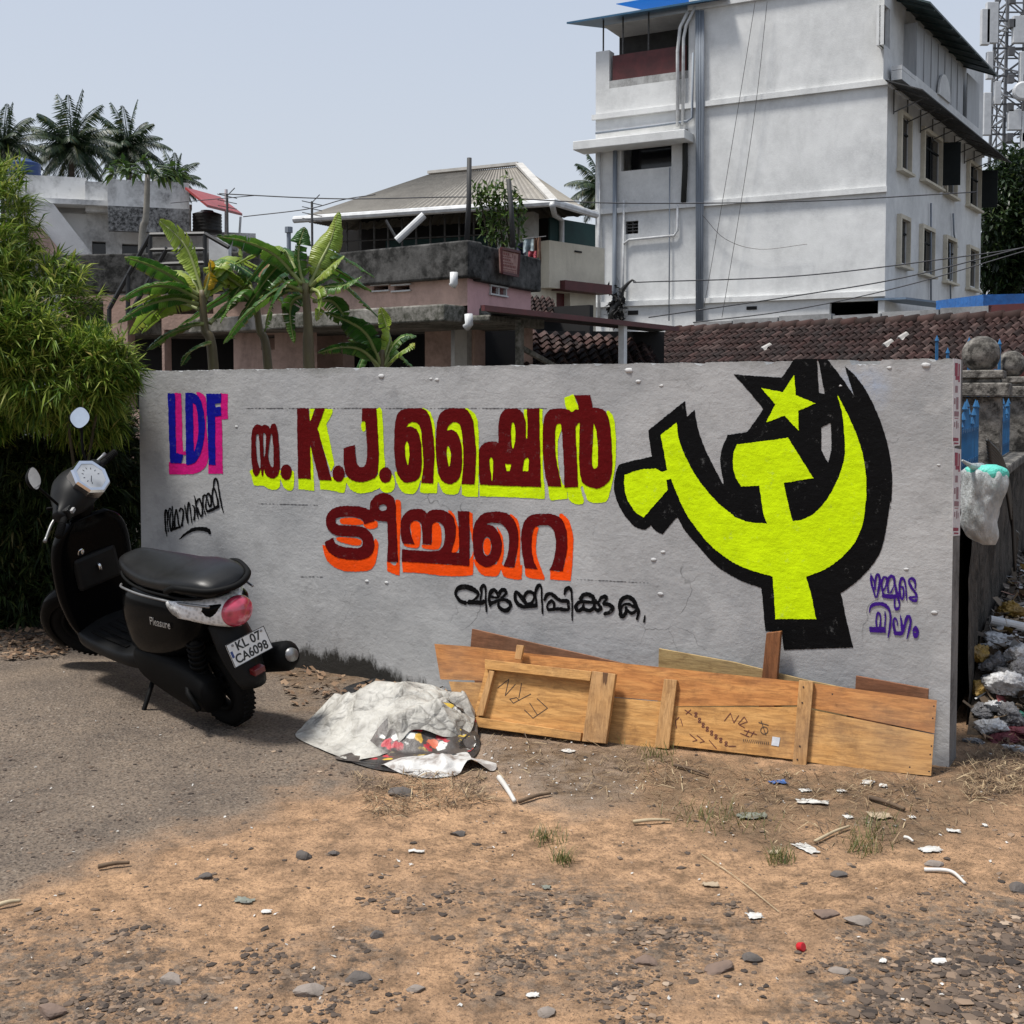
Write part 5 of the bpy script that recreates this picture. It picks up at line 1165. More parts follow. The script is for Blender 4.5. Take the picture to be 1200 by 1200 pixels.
banana(9.5, [(314,430),(304,385),(300,345)], [
    ([(300,348),(288,322,.1),(284,305,.15),(282,288,.2)], 0.18, M_BANY, 1.2), ([(302,348),(316,330,.15),(326,316,.3),(338,312,.4)], 0.16, M_BANY, 0.3),
    ([(298,350),(276,330,-.1),(256,318,-.2),(238,314,-.3)], 0.19, M_BANY, 0.4), ([(298,356),(284,344,-.3),(272,352,-.5),(258,378,-.6)], 0.17, M_BAN, 0.6),
    ([(303,350),(320,342,-.2),(330,350,-.3),(340,370,-.35)], 0.16, M_BAN, -0.5), ([(300,346),(312,318,.3),(322,306,.5),(335,322,.6)], 0.12, M_DEAD, 0.2)],
    'banana plant with yellowish short leaves, middle one of the three tall ones behind the wall', 0.038)
banana(9.0, [(362,430),(361,385),(358,332)], [
    ([(357,335),(350,310,0),(350,290,0),(357,266,0)], 0.23, M_BAN, 1.35), ([(362,335),(376,305,.05),(388,280,.1),(397,248,.1)], 0.20, M_BANY, 1.1),
    ([(364,335),(382,318,-.1),(394,308,-.15),(403,300,-.2)], 0.17, M_BANY, 0.7), ([(365,340),(385,336,-.1),(404,334,-.2),(424,324,-.3)], 0.17, M_BAN, 0.6),
    ([(354,340),(334,334,-.2),(320,352,-.35),(310,388,-.4)], 0.17, M_BAN, 0.7), ([(352,338),(322,342,-.2),(292,365,-.4),(262,402,-.5)], 0.19, M_BAN, 0.6),
    ([(354,332),(325,300,-.05),(292,284,-.1),(254,276,-.15)], 0.22, M_BAN, 0.5), ([(366,338),(374,342,-.25),(376,356,-.3),(371,376,-.3)], 0.10, M_BANY, 1.2),
    ([(360,345),(345,350,.1),(340,368,.15),(345,402,.15)], 0.14, M_BAN, 0.5), ([(368,352),(388,352,.2),(402,368,.3),(410,392,.3)], 0.18, M_BAN, -0.5)],
    'tallest banana plant with upright fresh leaves, in front of the mossy parapet', 0.046)
banana(9.4, [(448,432),(448,420)], [
    ([(447,428),(430,392,-.1),(408,376,-.2),(380,366,-.2)], 0.24, M_BAN, 0.5), ([(448,426),(456,400,.05),(454,384,.1),(446,360,.1)], 0.17, M_BANY, 1.2), ([(450,428),(462,404,.0),(474,394,0),(488,394,0)], 0.14, M_BAN, 0.5),
    ([(446,430),(425,410,-.1),(402,406,-.2),(372,413,-.2)], 0.16, M_BAN, 0.6), ([(452,430),(466,416,-.1),(478,408,-.2),(486,402,-.2)], 0.12, M_BANY, 0.6), ([(444,432),(432,414,.1),(424,402,.2),(408,398,.2)], 0.13, M_BAN, 0.3)],
    'small young banana plant, rightmost behind the wall in front of dark doorway', 0.03)

# ---- coconut palms and other far trees
M_PALM = leafy('palm_leaflet', [(0.0, (0.012, 0.026, 0.014)), (0.6, (0.026, 0.05, 0.022)), (0.95, (0.06, 0.085, 0.03)), (1.0, (0.12, 0.10, 0.035))], 0.45, 0.2)
M_TRUNK = simple('grey_palm_trunk', (0.12, 0.10, 0.085), (0.07, 0.06, 0.05), 6, 0.9, 0.4, 10, 0.05)
def palm(px, py, Y, Lf, nf, label, seed, lean=0.0, group='coconut palms on the skyline'):
    rnd = random.Random(seed); top = un(px, py, Y); base = Vector((top.x - lean, Y, 0))
    root = empty('coconut_palm', base, label, 'palm tree', group)
    b = MB(); c_ = [Vector(p) for p in catmull([tuple(base), tuple(base.lerp(top, 0.5) + Vector((lean * 0.25, 0, 0))), tuple(top)], 8)]
    b.tube(c_, [0.2 - 0.08 * i / len(c_) for i in range(len(c_))], 10); part(b, 'trunk', M_TRUNK, root, True)
    b = MB()
    for f in range(nf):
        az = f * 2.39996 + rnd.random() * 0.5; el = R(88 - 125 * ((f + 0.5) / nf) ** 0.8); L = Lf * rnd.uniform(0.8, 1.08)
        d = Vector((math.cos(az) * math.cos(el), math.sin(az) * math.cos(el), math.sin(el))); pts = []; p = top.copy()
        for i in range(15):
            pts.append(p.copy()); p = p + d * (L / 14); d = (d + Vector((0, 0, -0.07 - 0.05 * (i / 14)))).normalized()
        b.tube(pts, [0.035 * (1 - 0.9 * i / 15) + 0.004 for i in range(15)], 4, False)
        for i in range(2, 15):
            tg = (pts[i] - pts[i - 1]).normalized(); sd = tg.cross(Vector((0, 0, 1)))
            if sd.length < 0.1: sd = Vector((1, 0, 0))
            sd.normalize(); t_ = i / 14; ll = Lf * 0.27 * (math.sin(math.pi * (0.12 + 0.83 * t_)) ** 0.7)
            for h_ in (0.0, 0.33, 0.66):
                for sg in (1, -1):
                    dd = (sd * sg + tg * 0.55 + Vector((0, 0, -0.55 - 0.3 * rnd.random()))).normalized(); o = pts[i - 1].lerp(pts[i], h_)
                    s_ = tg; leaf_tri(b, o, dd, s_, dd.cross(s_).normalized(), ll * rnd.uniform(0.8, 1.1), Lf * 0.028, 0.1, 0.18)
    part(b, 'crown', M_PALM, root)
    return root
palm(84, 172, 58, 2.73, 36, 'coconut palm with the largest crown above the weathered white house', 1, 0.4)
palm(150, 172, 62, 2.38, 34, 'second coconut palm from the left house edge, smaller crown beside the biggest one', 2, -0.3)
palm(4, 172, 55, 2.20, 32, 'coconut palm partly cut off by the left edge of the photo', 3, 0.2)
palm(205, 212, 52, 1.50, 28, 'low palm with a small drooping crown behind the red canopy roof', 4, 0.0)
palm(706, 222, 60, 2.29, 30, 'palm half hidden behind the left side of the tall white building', 5, 0.0)
def crown(mb, blobs, n, L, W, rnd, inner=0.55):
    tot = sum(r[0] * r[1] * r[2] for _, r in blobs)
    for C_, r in blobs:
        for _ in range(int(n * r[0] * r[1] * r[2] / tot)):
            v = rdir(rnd); k = inner + (1.05 - inner) * rnd.random() ** 0.5
            k *= 1 + 0.28 * mnoise.noise(v * 3.1 + C_)
            p = C_ + Vector((v.x * r[0], v.y * r[1], v.z * r[2])) * k
            for j in range(4):
                d = (v * 0.6 + rdir(rnd) * 0.9 + Vector((0, 0, -0.25))).normalized(); s_, nr = frame_of(d, rnd)
                leaf_tri(mb, p + rdir(rnd) * L * 0.5, d, s_, nr, L * rnd.uniform(0.7, 1.2), W, 0.15, 0.15)
M_MANGO = leafy('mango_leaf', [(0.0, (0.008, 0.018, 0.007)), (0.6, (0.02, 0.04, 0.012)), (0.93, (0.045, 0.075, 0.02)), (1.0, (0.09, 0.12, 0.035))], 0.4, 0.2)
def bpx(px, py, Y, rx, ry, dy=0.0): k = Y / F_PX; return (un(px, py, Y + dy), (rx * k, rx * k * 0.9, ry * k))
rnd = random.Random(4); mb_ = [bpx(1190, 225, 50, 38, 44), bpx(1170, 265, 49, 26, 36), bpx(1215, 270, 50, 55, 55), bpx(1175, 310, 50, 32, 34), bpx(1215, 330, 50, 50, 40), bpx(1230, 215, 52, 45, 40), bpx(1185, 190, 51, 17, 16)]
mt_ = un(1215, 465, 50); tre = empty('mango_tree', (mt_.x, 50, 0), 'dark dense broadleaf tree behind the right side of the white building', 'tree')
b = MB(); crown(b, mb_, 5200, 0.36, 0.13, rnd); part(b, 'crown', M_MANGO, tre)
b = MB(); b.tube([(mt_.x, 50, 0), (mt_.x - 0.2, 50, 2.5), (mt_.x - 0.3, 50, 6)], [0.5, 0.38, 0.2], 10); part(b, 'trunk', M_TRUNK, tre, True)
# slender papaya-like tree in front of the weathered house
pt_ = empty('slender_tree', (un(166, 465, 18).x, 18, 0), 'slender pale trunked tree with a small leafy top in front of the weathered house', 'tree')
b = MB(); b.tube([Vector(p) for p in catmull([tuple(Vector((un(163, 465, 18).x, 18, 0))), tuple(un(166, 300, 18)), tuple(un(171, 255, 18)), tuple(un(173, 205, 18))], 6)], [0.065 - 0.0015 * i for i in range(19)], 10); part(b, 'trunk', simple('pale_trunk', (0.30, 0.28, 0.24), (0.18, 0.165, 0.14), 5, 0.9), pt_, True)
b = MB(); rnd = random.Random(8)
for k in range(13):
    a = k * 2.4; d = Vector((math.cos(a), math.sin(a) * 0.8, 0.25 + 0.5 * rnd.random())).normalized(); L = rnd.uniform(0.28, 0.5); o = un(173, 204, 18)
    e = o + d * L - Vector((0, 0, L * 0.3)); b.tube([o, o + d * L * 0.5, e], [0.012, 0.01, 0.006], 4)
    for j in range(9):
        dd = (d + rdir(rnd) * 0.9 - Vector((0, 0, 0.3))).normalized(); s_, nr = frame_of(dd, rnd); leaf_tri(b, e, dd, s_, nr, rnd.uniform(0.14, 0.26), 0.07, 0.1, 0.3)
part(b, 'crown', leafy('papaya_leaf', [(0, (0.03, 0.07, 0.015)), (1, (0.09, 0.14, 0.03))]), pt_)
# climbing plant on the roof of the pink house, with two dark poles
rnd = random.Random(21); rt_z = zpt
cl = empty('climbing_plant', un(588, 288, 14.6), 'leafy green climber growing between two dark poles on the pink house roof', 'climbing plant')
b = MB()
for k in range(7):
    q = [un(575 + 5 * k + rnd.uniform(-3, 3), 288, 14.6), un(566 + 7 * k, 250, 14.6 + rnd.uniform(-.1, .1)), un(556 + 7 * k + rnd.uniform(-6, 6), 208 + rnd.uniform(0, 20), 14.6)]
    cc = [Vector(p) for p in catmull([tuple(p) for p in q], 14)]
    for p in cc[2:]:
        for j in range(4):
            d = (rdir(rnd) - Vector((0, 0, 0.4))).normalized(); s_, nr = frame_of(d, rnd); leaf_tri(b, p + rdir(rnd) * 0.07, d, s_, nr, rnd.uniform(0.06, 0.12), 0.04, 0.1, 0.1)
part(b, 'foliage', leafy('climber_leaf', [(0, (0.03, 0.07, 0.012)), (0.6, (0.08, 0.14, 0.03)), (1, (0.16, 0.22, 0.05))]), cl)
for k in range(4):
    b = MB(); b.tube([un(574 + 8 * k, 289, 14.6), un(566 + 9 * k, 250, 14.62), un(560 + 10 * k, 214, 14.6)], [0.014, 0.01, 0.005], 5); part(b, 'stem', M_STEM, cl, True)
for a_, c_, lab in (((547,288),(550,185),'tall dark pole standing on the mossy parapet left of the climber'), ((601,290),(596,210),'short dark pole on the mossy parapet right of the climber')):
    p0 = un(*a_, 14.4); p1 = un(*c_, 14.4); b = MB(); b.tube([(0, 0, 0), (p1 - p0) * 0.5 + Vector((0.01, 0, 0)), p1 - p0], [0.035, 0.03, 0.028], 8)
    o = b.build('pole', M_DARKSH, smooth=True); o.location = p0; tag(o, lab, 'pole', 'dark poles on the roof')
# black creeper at the foot of the white building
b = MB(); vn = empty('dead_creeper', FF.pp(718, 378, 0.2), 'black withered creeper twisting up the foot of the white building', 'creeper')
b.tube([FF.pp(*q, 0.25) for q in ((716,378),(719,362),(727,352),(729,340),(736,332),(741,328),(745,331))], [0.14, 0.12, 0.08, 0.09, 0.05, 0.04, 0.03], 7); part(b, 'stem', M_BLACKP, vn, True)
b = MB(); rnd = random.Random(3)
for k in range(120):
    p = FF.pp(718 + rnd.gauss(4, 5), 356 + rnd.gauss(4, 14), 0.25); d = rdir(rnd); s_, nr = frame_of(d, rnd); leaf_tri(b, p, d, s_, nr, 0.28, 0.12, 0.1, 0.2)
part(b, 'foliage', M_INK, vn)
# ------------------------------------------------------------------ the scooter
M_GLOSS = simple('black_gloss_paint', (0.003, 0.003, 0.0033), rough=0.14, spec=0.06)
M_SATIN = simple('dark_grey_satin_plastic', (0.013, 0.013, 0.013), (0.009, 0.009, 0.009), 9, 0.45, spec=0.12)
M_MATT = simple('black_matt_plastic', (0.004, 0.004, 0.004), (0.003, 0.003, 0.003), 12, 0.65, spec=0.1)
M_SEAT = simple('black_vinyl_seat', (0.012, 0.012, 0.012), (0.008, 0.008, 0.008), 14, 0.36, 0.25, 240, 0.001, spec=0.2)
M_RUB = simple('black_rubber', (0.007, 0.007, 0.007), (0.010, 0.0095, 0.009), 20, 0.85, spec=0.06)
M_CHROME = simple('chrome', (0.75, 0.75, 0.76), rough=0.12, metallic=1.0)
M_MIRR = simple('mirror_glass', (0.92, 0.93, 0.95), rough=0.03, metallic=1.0)
M_ALU = simple('dull_aluminium', (0.30, 0.30, 0.30), (0.18, 0.18, 0.18), 10, 0.45, metallic=0.8)
M_PLATEW = simple('number_plate_white', (0.72, 0.72, 0.70), (0.6, 0.6, 0.58), 20, 0.5)
M_TXTB = simple('black_print', (0.01, 0.01, 0.01), rough=0.5)
M_SILVERTXT = simple('silver_badge', (0.5, 0.5, 0.5), rough=0.35, metallic=0.6)
def lens(name, c, rough=0.06, trans=0.0, bs=60):
    t = NT(name); v = t.voro(bs); col = t.ramp(v, [(0.1, tuple(x * 0.55 for x in c)), (0.6, c)])
    return t.done(col, rough, t.bump(v, 0.5, 0.004), Coat_Weight=1.0, Coat_Roughness=0.03, Specular_IOR_Level=0.6)
M_LCLEAR = lens('clear_lamp_lens', (0.72, 0.73, 0.74), 0.12)
M_LRED = lens('red_lamp_lens', (0.52, 0.05, 0.10), 0.12, bs=30)
M_DIAL = lens('speedometer_glass', (0.36, 0.37, 0.38), 0.08, bs=14)
def ring(x, zc, w, h, e=2.6, n=24, yc=0.0, sh=0.0):
    out = []
    for k in range(n):
        a = 2 * math.pi * k / n; cx, sx = math.cos(a), math.sin(a)
        y = w * math.copysign(abs(cx) ** (2 / e), cx); z = h * math.copysign(abs(sx) ** (2 / e), sx)
        out.append(Vector((x + sh * z, yc + y, zc + z)))
    return out
def ringh(z, xc, w, d, e=2.8, n=24, bow=0.0):
    out = []
    for k in range(n):
        a = 2 * math.pi * k / n; cx, sx = math.cos(a), math.sin(a)
        y = w * math.copysign(abs(cx) ** (2 / e), cx); x = d * math.copysign(abs(sx) ** (2 / e), sx)
        out.append(Vector((xc + x - bow * (y / max(w, .01)) ** 2, y, z)))
    return out
def smooth_rings(keys, f, n=5):
    return [f(*k) for k in catmull(keys, n)]
def torus(mb, c, R_, r, axis=(0, 1, 0), n=40, m=14, sq=1.0):
    q = Vector((0, 0, 1)).rotation_difference(Vector(axis)); c = Vector(c); vs = []
    for i in range(n):
        a = 2 * math.pi * i / n
        for k in range(m):
            b_ = 2 * math.pi * k / m; rr = R_ + r * math.cos(b_)
            vs.append(c + q @ Vector((rr * math.cos(a), rr * math.sin(a), sq * r * math.sin(b_))))
    return mb.add(vs, [(i * m + k, i * m + (k + 1) % m, ((i + 1) % n) * m + (k + 1) % m, ((i + 1) % n) * m + k) for i in range(n) for k in range(m)])
rc_ = gnd(270, 846)
scoot = empty('motor_scooter', (rc_.x, rc_.y, rc_.z), 'black motor scooter parked on its stand with its rear number plate towards the viewer', 'scooter')
def MBS(): b = MB(); b.smooth = True; return b
# wheels
WX, WRAD = 1.24, 0.215
def wheel(x, S=None):
    b = MBS(); torus(b, (x, 0, WRAD), WRAD - 0.045, 0.046, sq=1.05)
    for k in range(44):
        a = 2 * math.pi * k / 44; cc = Vector((x + (WRAD - 0.001) * math.cos(a), 0, WRAD + (WRAD - 0.001) * math.sin(a))); tg = Vector((-math.sin(a), 0, math.cos(a))); rd = Vector((math.cos(a), 0, math.sin(a)))
        for sg in (1, -1): b.obox(cc + Vector((0, sg * 0.006, 0)) - tg * 0.008 - rd * 0.008, tg * 0.011 + Vector((0, 0, 0)), Vector((0, sg * 0.026, 0)) + tg * 0.01, rd * 0.010)
    if S: b.xf(S)
    t = b.build('wheel', M_RUB, scoot)
    b = MBS(); torus(b, (x, 0, WRAD), 0.125, 0.018, sq=2.0)
    for k in range(5):
        a = 2 * math.pi * k / 5; b.bar((x, 0, WRAD), (x + 0.12 * math.cos(a), 0, WRAD + 0.12 * math.sin(a)), 0.03, 0.03, up=(0, 1, 0))
    b.lathe((x, -0.05, WRAD), [(0.05, 0), (0.05, 0.1)], 16, (0, 1, 0))
    if S: b.xf(S)
    b.build('rim', M_MATT, t)
AX0, AX1 = Vector((1.27, 0, 0.215)), Vector((0.92, 0, 0.95)); AXD = (AX1 - AX0).normalized()
STEER = R(36)
S_ = Matrix.Translation(AX0) @ Matrix.Rotation(STEER, 4, AXD) @ Matrix.Translation(-AX0)
wheel(0.0); wheel(WX, S_)
# rear body, seat, floor, leg shield
b = MBS(); b.loft(smooth_rings([(-.25,.690,.035,.020),(-.22,.672,.10,.040),(-.14,.650,.135,.080),(-.05,.595,.170,.142),(.15,.535,.184,.20),(.35,.49,.18,.225),(.47,.475,.16,.215),(.53,.47,.12,.19)], lambda x, z, w, h: ring(x, z, w, h, 2.7, 28)))
b.build('rear_body', M_GLOSS, scoot)
b = MBS()
for sg in (1, -1): b.tube([Vector(p) for p in catmull([(.50, sg * .118, .665), (.42, sg * .158, .683), (.25, sg * .170, .690), (.05, sg * .162, .700), (-.12, sg * .146, .712), (-.24, sg * .118, .716)], 6)], 0.006, 6)
b.build('highlight_trim', M_ALU, scoot)  # bright metal line stands for the highlight along the panel edge
b = MBS(); b.loft(smooth_rings([(-.26,.765,.05,.014),(-.23,.772,.105,.034),(-.15,.778,.138,.050),(0,.770,.155,.048),(.15,.748,.152,.044),(.3,.736,.142,.046),(.45,.734,.115,.044),(.55,.742,.08,.040),(.60,.735,.04,.018)], lambda x, z, w, h: ring(x, z, w, h, 3.0, 28)))
seat = b.build('seat', M_SEAT, scoot)
b = MBS(); b.tube([Vector(p) for p in catmull([(.60, 0, .725), (.5, .102, .712), (.3, .142, .70), (0, .153, .727), (-.15, .138, .742), (-.245, .07, .755), (-.265, 0, .760), (-.245, -.07, .755), (-.15, -.138, .742), (0, -.153, .727), (.3, -.142, .70), (.5, -.102, .712), (.60, 0, .725)], 6)], 0.007, 6); b.build('seat_piping', M_MATT, seat)
b = MBS(); b.tube([Vector(p) for p in catmull([(.02, .160, .752), (-.06, .160, .785), (-.14, .148, .790), (-.25, .10, .785), (-.30, 0, .782), (-.25, -.10, .785), (-.14, -.148, .790), (-.06, -.160, .785), (.02, -.160, .752)], 7)], [0.015] * 57, 8); b.build('grab_rail', M_MATT, scoot)
b = MBS(); b.loft(smooth_rings([(.44,.275,.15,.06),(.55,.265,.175,.045),(.75,.262,.18,.042),(.95,.27,.175,.045),(1.04,.30,.15,.05)], lambda x, z, w, h: ring(x, z, w, h, 4.5, 24)))
fl = b.build('floorboard', M_SATIN, scoot)
b = MB()
for k in range(6): b.box(.58, .92, -.13 + k * .048, -.13 + k * .048 + .022, .306, .312)
b.build('rubber_mat', M_RUB, fl)
b = MBS(); b.loft(smooth_rings([(.24,1.03,.12,.05),(.32,1.05,.175,.06),(.48,1.05,.208,.065),(.64,1.03,.215,.07),(.76,1.005,.205,.075),(.85,.98,.165,.075),(.905,.96,.10,.06)], lambda z, x, w, d: ringh(z, x, w, d, 2.8, 28, 0.05)))
ls = b.build('leg_shield', M_GLOSS, scoot)
b = MB(); b.box(.93, .975, -.12, .12, .52, .70); b.build('glove_box', M_SATIN, ls, bevel=0.02)
b = MBS(); b.tube([(.945, .0, .64), (.915, .0, .63), (.915, .0, .60)], 0.009, 8); b.build('bag_hook', M_CHROME, ls); b = MBS(); b.lathe((.96, .07, .73), [(0.022, 0), (0.022, -.025), (.014, -.03)], 14, (1, 0, 0.2)); b.build('key_lock', M_CHROME, ls)
b = MBS(); b.loft(smooth_rings([(.46,1.10,.10,.05),(.6,1.13,.12,.05),(.74,1.09,.10,.05),(.84,1.03,.06,.04)], lambda z, x, w, d: ringh(z, x, w, d, 2.4, 20))); b.build('front_apron', M_GLOSS, scoot)
# engine, exhaust, stand
b = MBS(); b.loft(smooth_rings([(-.11,.235,.055,.075),(0,.25,.062,.11),(.2,.27,.062,.11),(.38,.285,.058,.09),(.46,.29,.045,.06)], lambda x, z, w, h: ring(x, z, w, h, 3.2, 20, 0.12))); b.build('engine_cover', M_MATT, scoot)
b = MBS(); b.tube([(.25, -.13, .20), (.1, -.165, .22), (0, -.175, .25), (-.30, -.185, .345), (-.33, -.186, .355)], [.03, .045, .066, .07, .045], 16); ex = b.build('exhaust', M_MATT, scoot)
b = MBS(); b.tube([(-.30, -.186, .349), (-.345, -.187, .362)], [.038, .030], 14); b.build('exhaust_tip', M_ALU, ex)
b = MBS(); b.tube([(.38, .10, .24), (.36, .26, .03), (.36, .29, -.01)], [.012, .011, .018], 8); b.build('side_stand', M_MATT, scoot)
b = MBS(); b.tube([(.06, .13, .31), (-.02, .19, .26), (-.1, .20, .20)], [.012, .012, .014], 8); b.build('kick_starter', M_MATT, scoot)
b = MBS(); b.tube([(0, .10, .22), (-.06, .12, .55)], [.028, .028], 10)
for k in range(9): q = 0.1 + k * 0.09; torus(b, (-.06 * q, .10 + .02 * q, .22 + .33 * q), .034, .008, (-.06, .02, .33), 14, 6)
b.build('rear_shock', M_MATT, scoot)
# tail lamp
def lampring(y):
    q = abs(y) / 0.168; xb = -.285 + 0.21 * q ** 2.0; h = 0.074 * (1 - 0.50 * q ** 1.6); zc = .648 + 0.026 * q
    return [Vector((xb + 0.05 - 0.055 * math.cos(a) ** 1 + (0.02 * math.sin(a)), y, zc + h * math.sin(a))) for a in [2 * math.pi * k / 16 for k in range(16)]]
b = MBS(); b.loft([lampring(-.168 + .336 * k / 24) for k in range(25)]); tl_ = b.build('tail_lamp', M_LCLEAR, scoot)
b = MBS(); b.ball((-.262, 0, .650), 1.0, 28, (.052, .078, .070)); b.build('red_lens', M_LRED, tl_)
for sg in ():
    b = MBS(); b.lathe((-.215, sg * .118, .664), [(.005, .012), (.02, .01), (.024, 0)], 12, (-1, sg * .5, 0)); b.build('indicator_bulb', simple('amber_bulb', (.25, .14, .08), rough=.2) if sg > 0 else bpy.data.materials['amber_bulb'], tl_)
# rear mudguard and number plate
b = MBS()
rows = []
for k in range(9):
    t_ = k / 8; x = -.175 - .15 * t_ ** 0.8; z = .60 - .31 * t_; w = .085 + .012 * math.sin(t_ * 3.1) - .02 * t_ ** 4
    rows.append([Vector((x + 0.05 * abs(a) ** 2.2 - .006, a * w, z)) for a in [-1, -.75, -.4, 0, .4, .75, 1]] + [Vector((x + 0.05 * abs(a) ** 2.2 + .012, a * w, z)) for a in [1, .75, .4, 0, -.4, -.75, -1]])
b.loft(rows); mg = b.build('rear_mudguard', M_SATIN, scoot, fix=True)
b = MB(); b.box(-.02, .02, -.03, .03, .355, .385); b.xf(Matrix.Translation((-.325, 0, -.0))); b.build('reflector', simple('dark_red_reflector', (.12, .008, .01), rough=.2), mg, bevel=.004)
PN = Vector((-.93, 0, .37)).normalized(); PU = Vector((.37, 0, .93)).normalized(); PX_ = Vector((0, -1, 0)); PCn = Vector((-.298, 0, .480))
b = MB(); b.obox(PCn - PX_ * .105 - PU * .055, PX_ * .21, PU * .11, PN * .004); npl = b.build('number_plate', M_PLATEW, scoot, bevel=.0012)
def pm(u, v, d=.0046): 
    o = PCn + PX_ * u + PU * v + PN * d
    return Matrix(((PX_.x, PU.x, PN.x, o.x), (PX_.y, PU.y, PN.y, o.y), (PX_.z, PU.z, PN.z, o.z), (0, 0, 0, 1)))
text_obj('KL 07', .056, 'plate_number', M_TXTB, npl, pm(0.005, .026), sx=1.0, bold=.0012)
text_obj('CA6098', .056, 'plate_number', M_TXTB, npl, pm(0.0, -.026), sx=.93, bold=.0012)
b = MB()
for (u0, u1, v0, v1) in ((-.105, .105, .052, .055), (-.105, .105, -.055, -.052), (-.105, -.102, -.052, .052), (.102, .105, -.052, .052)):
    b.obox(PCn + PX_ * u0 + PU * v0 + PN * .0041, PX_ * (u1 - u0), PU * (v1 - v0), PN * .0008)
b.build('plate_border', M_TXTB, npl)
b = MB(); b.obox(PCn + PX_ * -.098 + PU * -.012 + PN * .0042, PX_ * .012, PU * .03, PN * .0004); b.build('plate_emblem', simple('plate_blue', (.02, .05, .2), rough=.5), npl)
for u in (-.075, .082):
    b = MBS(); b.lathe(PCn + PX_ * u + PU * .04 + PN * .004, [(.006, 0), (.006, .003), (.003, .004)], 10, PN); b.build('bolt', M_ALU, npl)
o = Vector((.10, .1855, .585)); ang = R(6)
tx = Vector((-math.cos(ang), 0, math.sin(ang))); ty = Vector((math.sin(ang), 0, math.cos(ang)))
text_obj('Pleasure', .058, 'side_badge', M_SILVERTXT, scoot, Matrix(((tx.x, ty.x, 0, o.x), (tx.y, ty.y, 1, o.y), (tx.z, ty.z, 0, o.z), (0, 0, 0, 1))), shear=.35, sx=.9)
# handlebar group, turned to the left lock
HBT = Matrix.Translation((0, 0, .05)) @ S_
def hb(b, name, mat, parent, bevel=0): b.xf(S_ if name in ('front_fender', 'fork_leg') else HBT); return b.build(name, mat, parent, bevel=bevel)
b = MBS(); b.loft(smooth_rings([(-.23,.995,.03,.030),(-.17,.995,.055,.05),(-.09,1.0,.10,.085),(0,1.005,.125,.10),(.09,1.0,.10,.085),(.17,.995,.055,.05),(.23,.995,.03,.030)],
    lambda y, z, d, h: [Vector((.925 + d * math.cos(a), y, z + h * math.sin(a))) for a in [2 * math.pi * k / 18 for k in range(18)]])); hcov = hb(b, 'handlebar_cover', M_SATIN, scoot)
b = MBS(); b.loft([ringh(z, x, w, d, 2.3, 18) for z, x, w, d in ((.86, .955, .06, .05), (.92, .94, .075, .065), (.97, .93, .085, .08))]); hb(b, 'steering_column', M_MATT, scoot)
# octagonal speedometer, facing the rider
dn = Vector((-.80, 0, .60)).normalized(); du = Vector((.60, 0, .80)).normalized(); dx = Vector((0, -1, 0)); dc = Vector((.822, 0, 1.062))
def octo(r, d, sx=1.0): return [dc + dx * (1.3 * r * sx * math.cos(R(22.5 + 45 * k))) + du * (1.38 * r * .92 * math.sin(R(22.5 + 45 * k))) + dn * d for k in range(8)]
b = MB(); b.loft([octo(.078, -.05), octo(.080, .0), octo(.074, .012), octo(.060, .010), octo(.058, .0)], cap=True); spd = hb(b, 'speedometer_bezel', M_CHROME, scoot)
b = MB(); b.add(octo(.0595, .0085), [tuple(range(8))]); hb(b, 'dial_glass', M_DIAL, spd)
b = MB()
for k in range(9):
    a = R(-30 + 30 * k); b.bar(dc + (dx * math.cos(a) + du * math.sin(a)) * .040 + dn * .0092, dc + (dx * math.cos(a) + du * math.sin(a)) * .050 + dn * .0092, .003, .001, dn)
b.bar(dc + dn * .0094, dc + dx * -.035 + du * -.015 + dn * .0094, .003, .001, dn); hb(b, 'dial_marks', M_TXTB, spd)
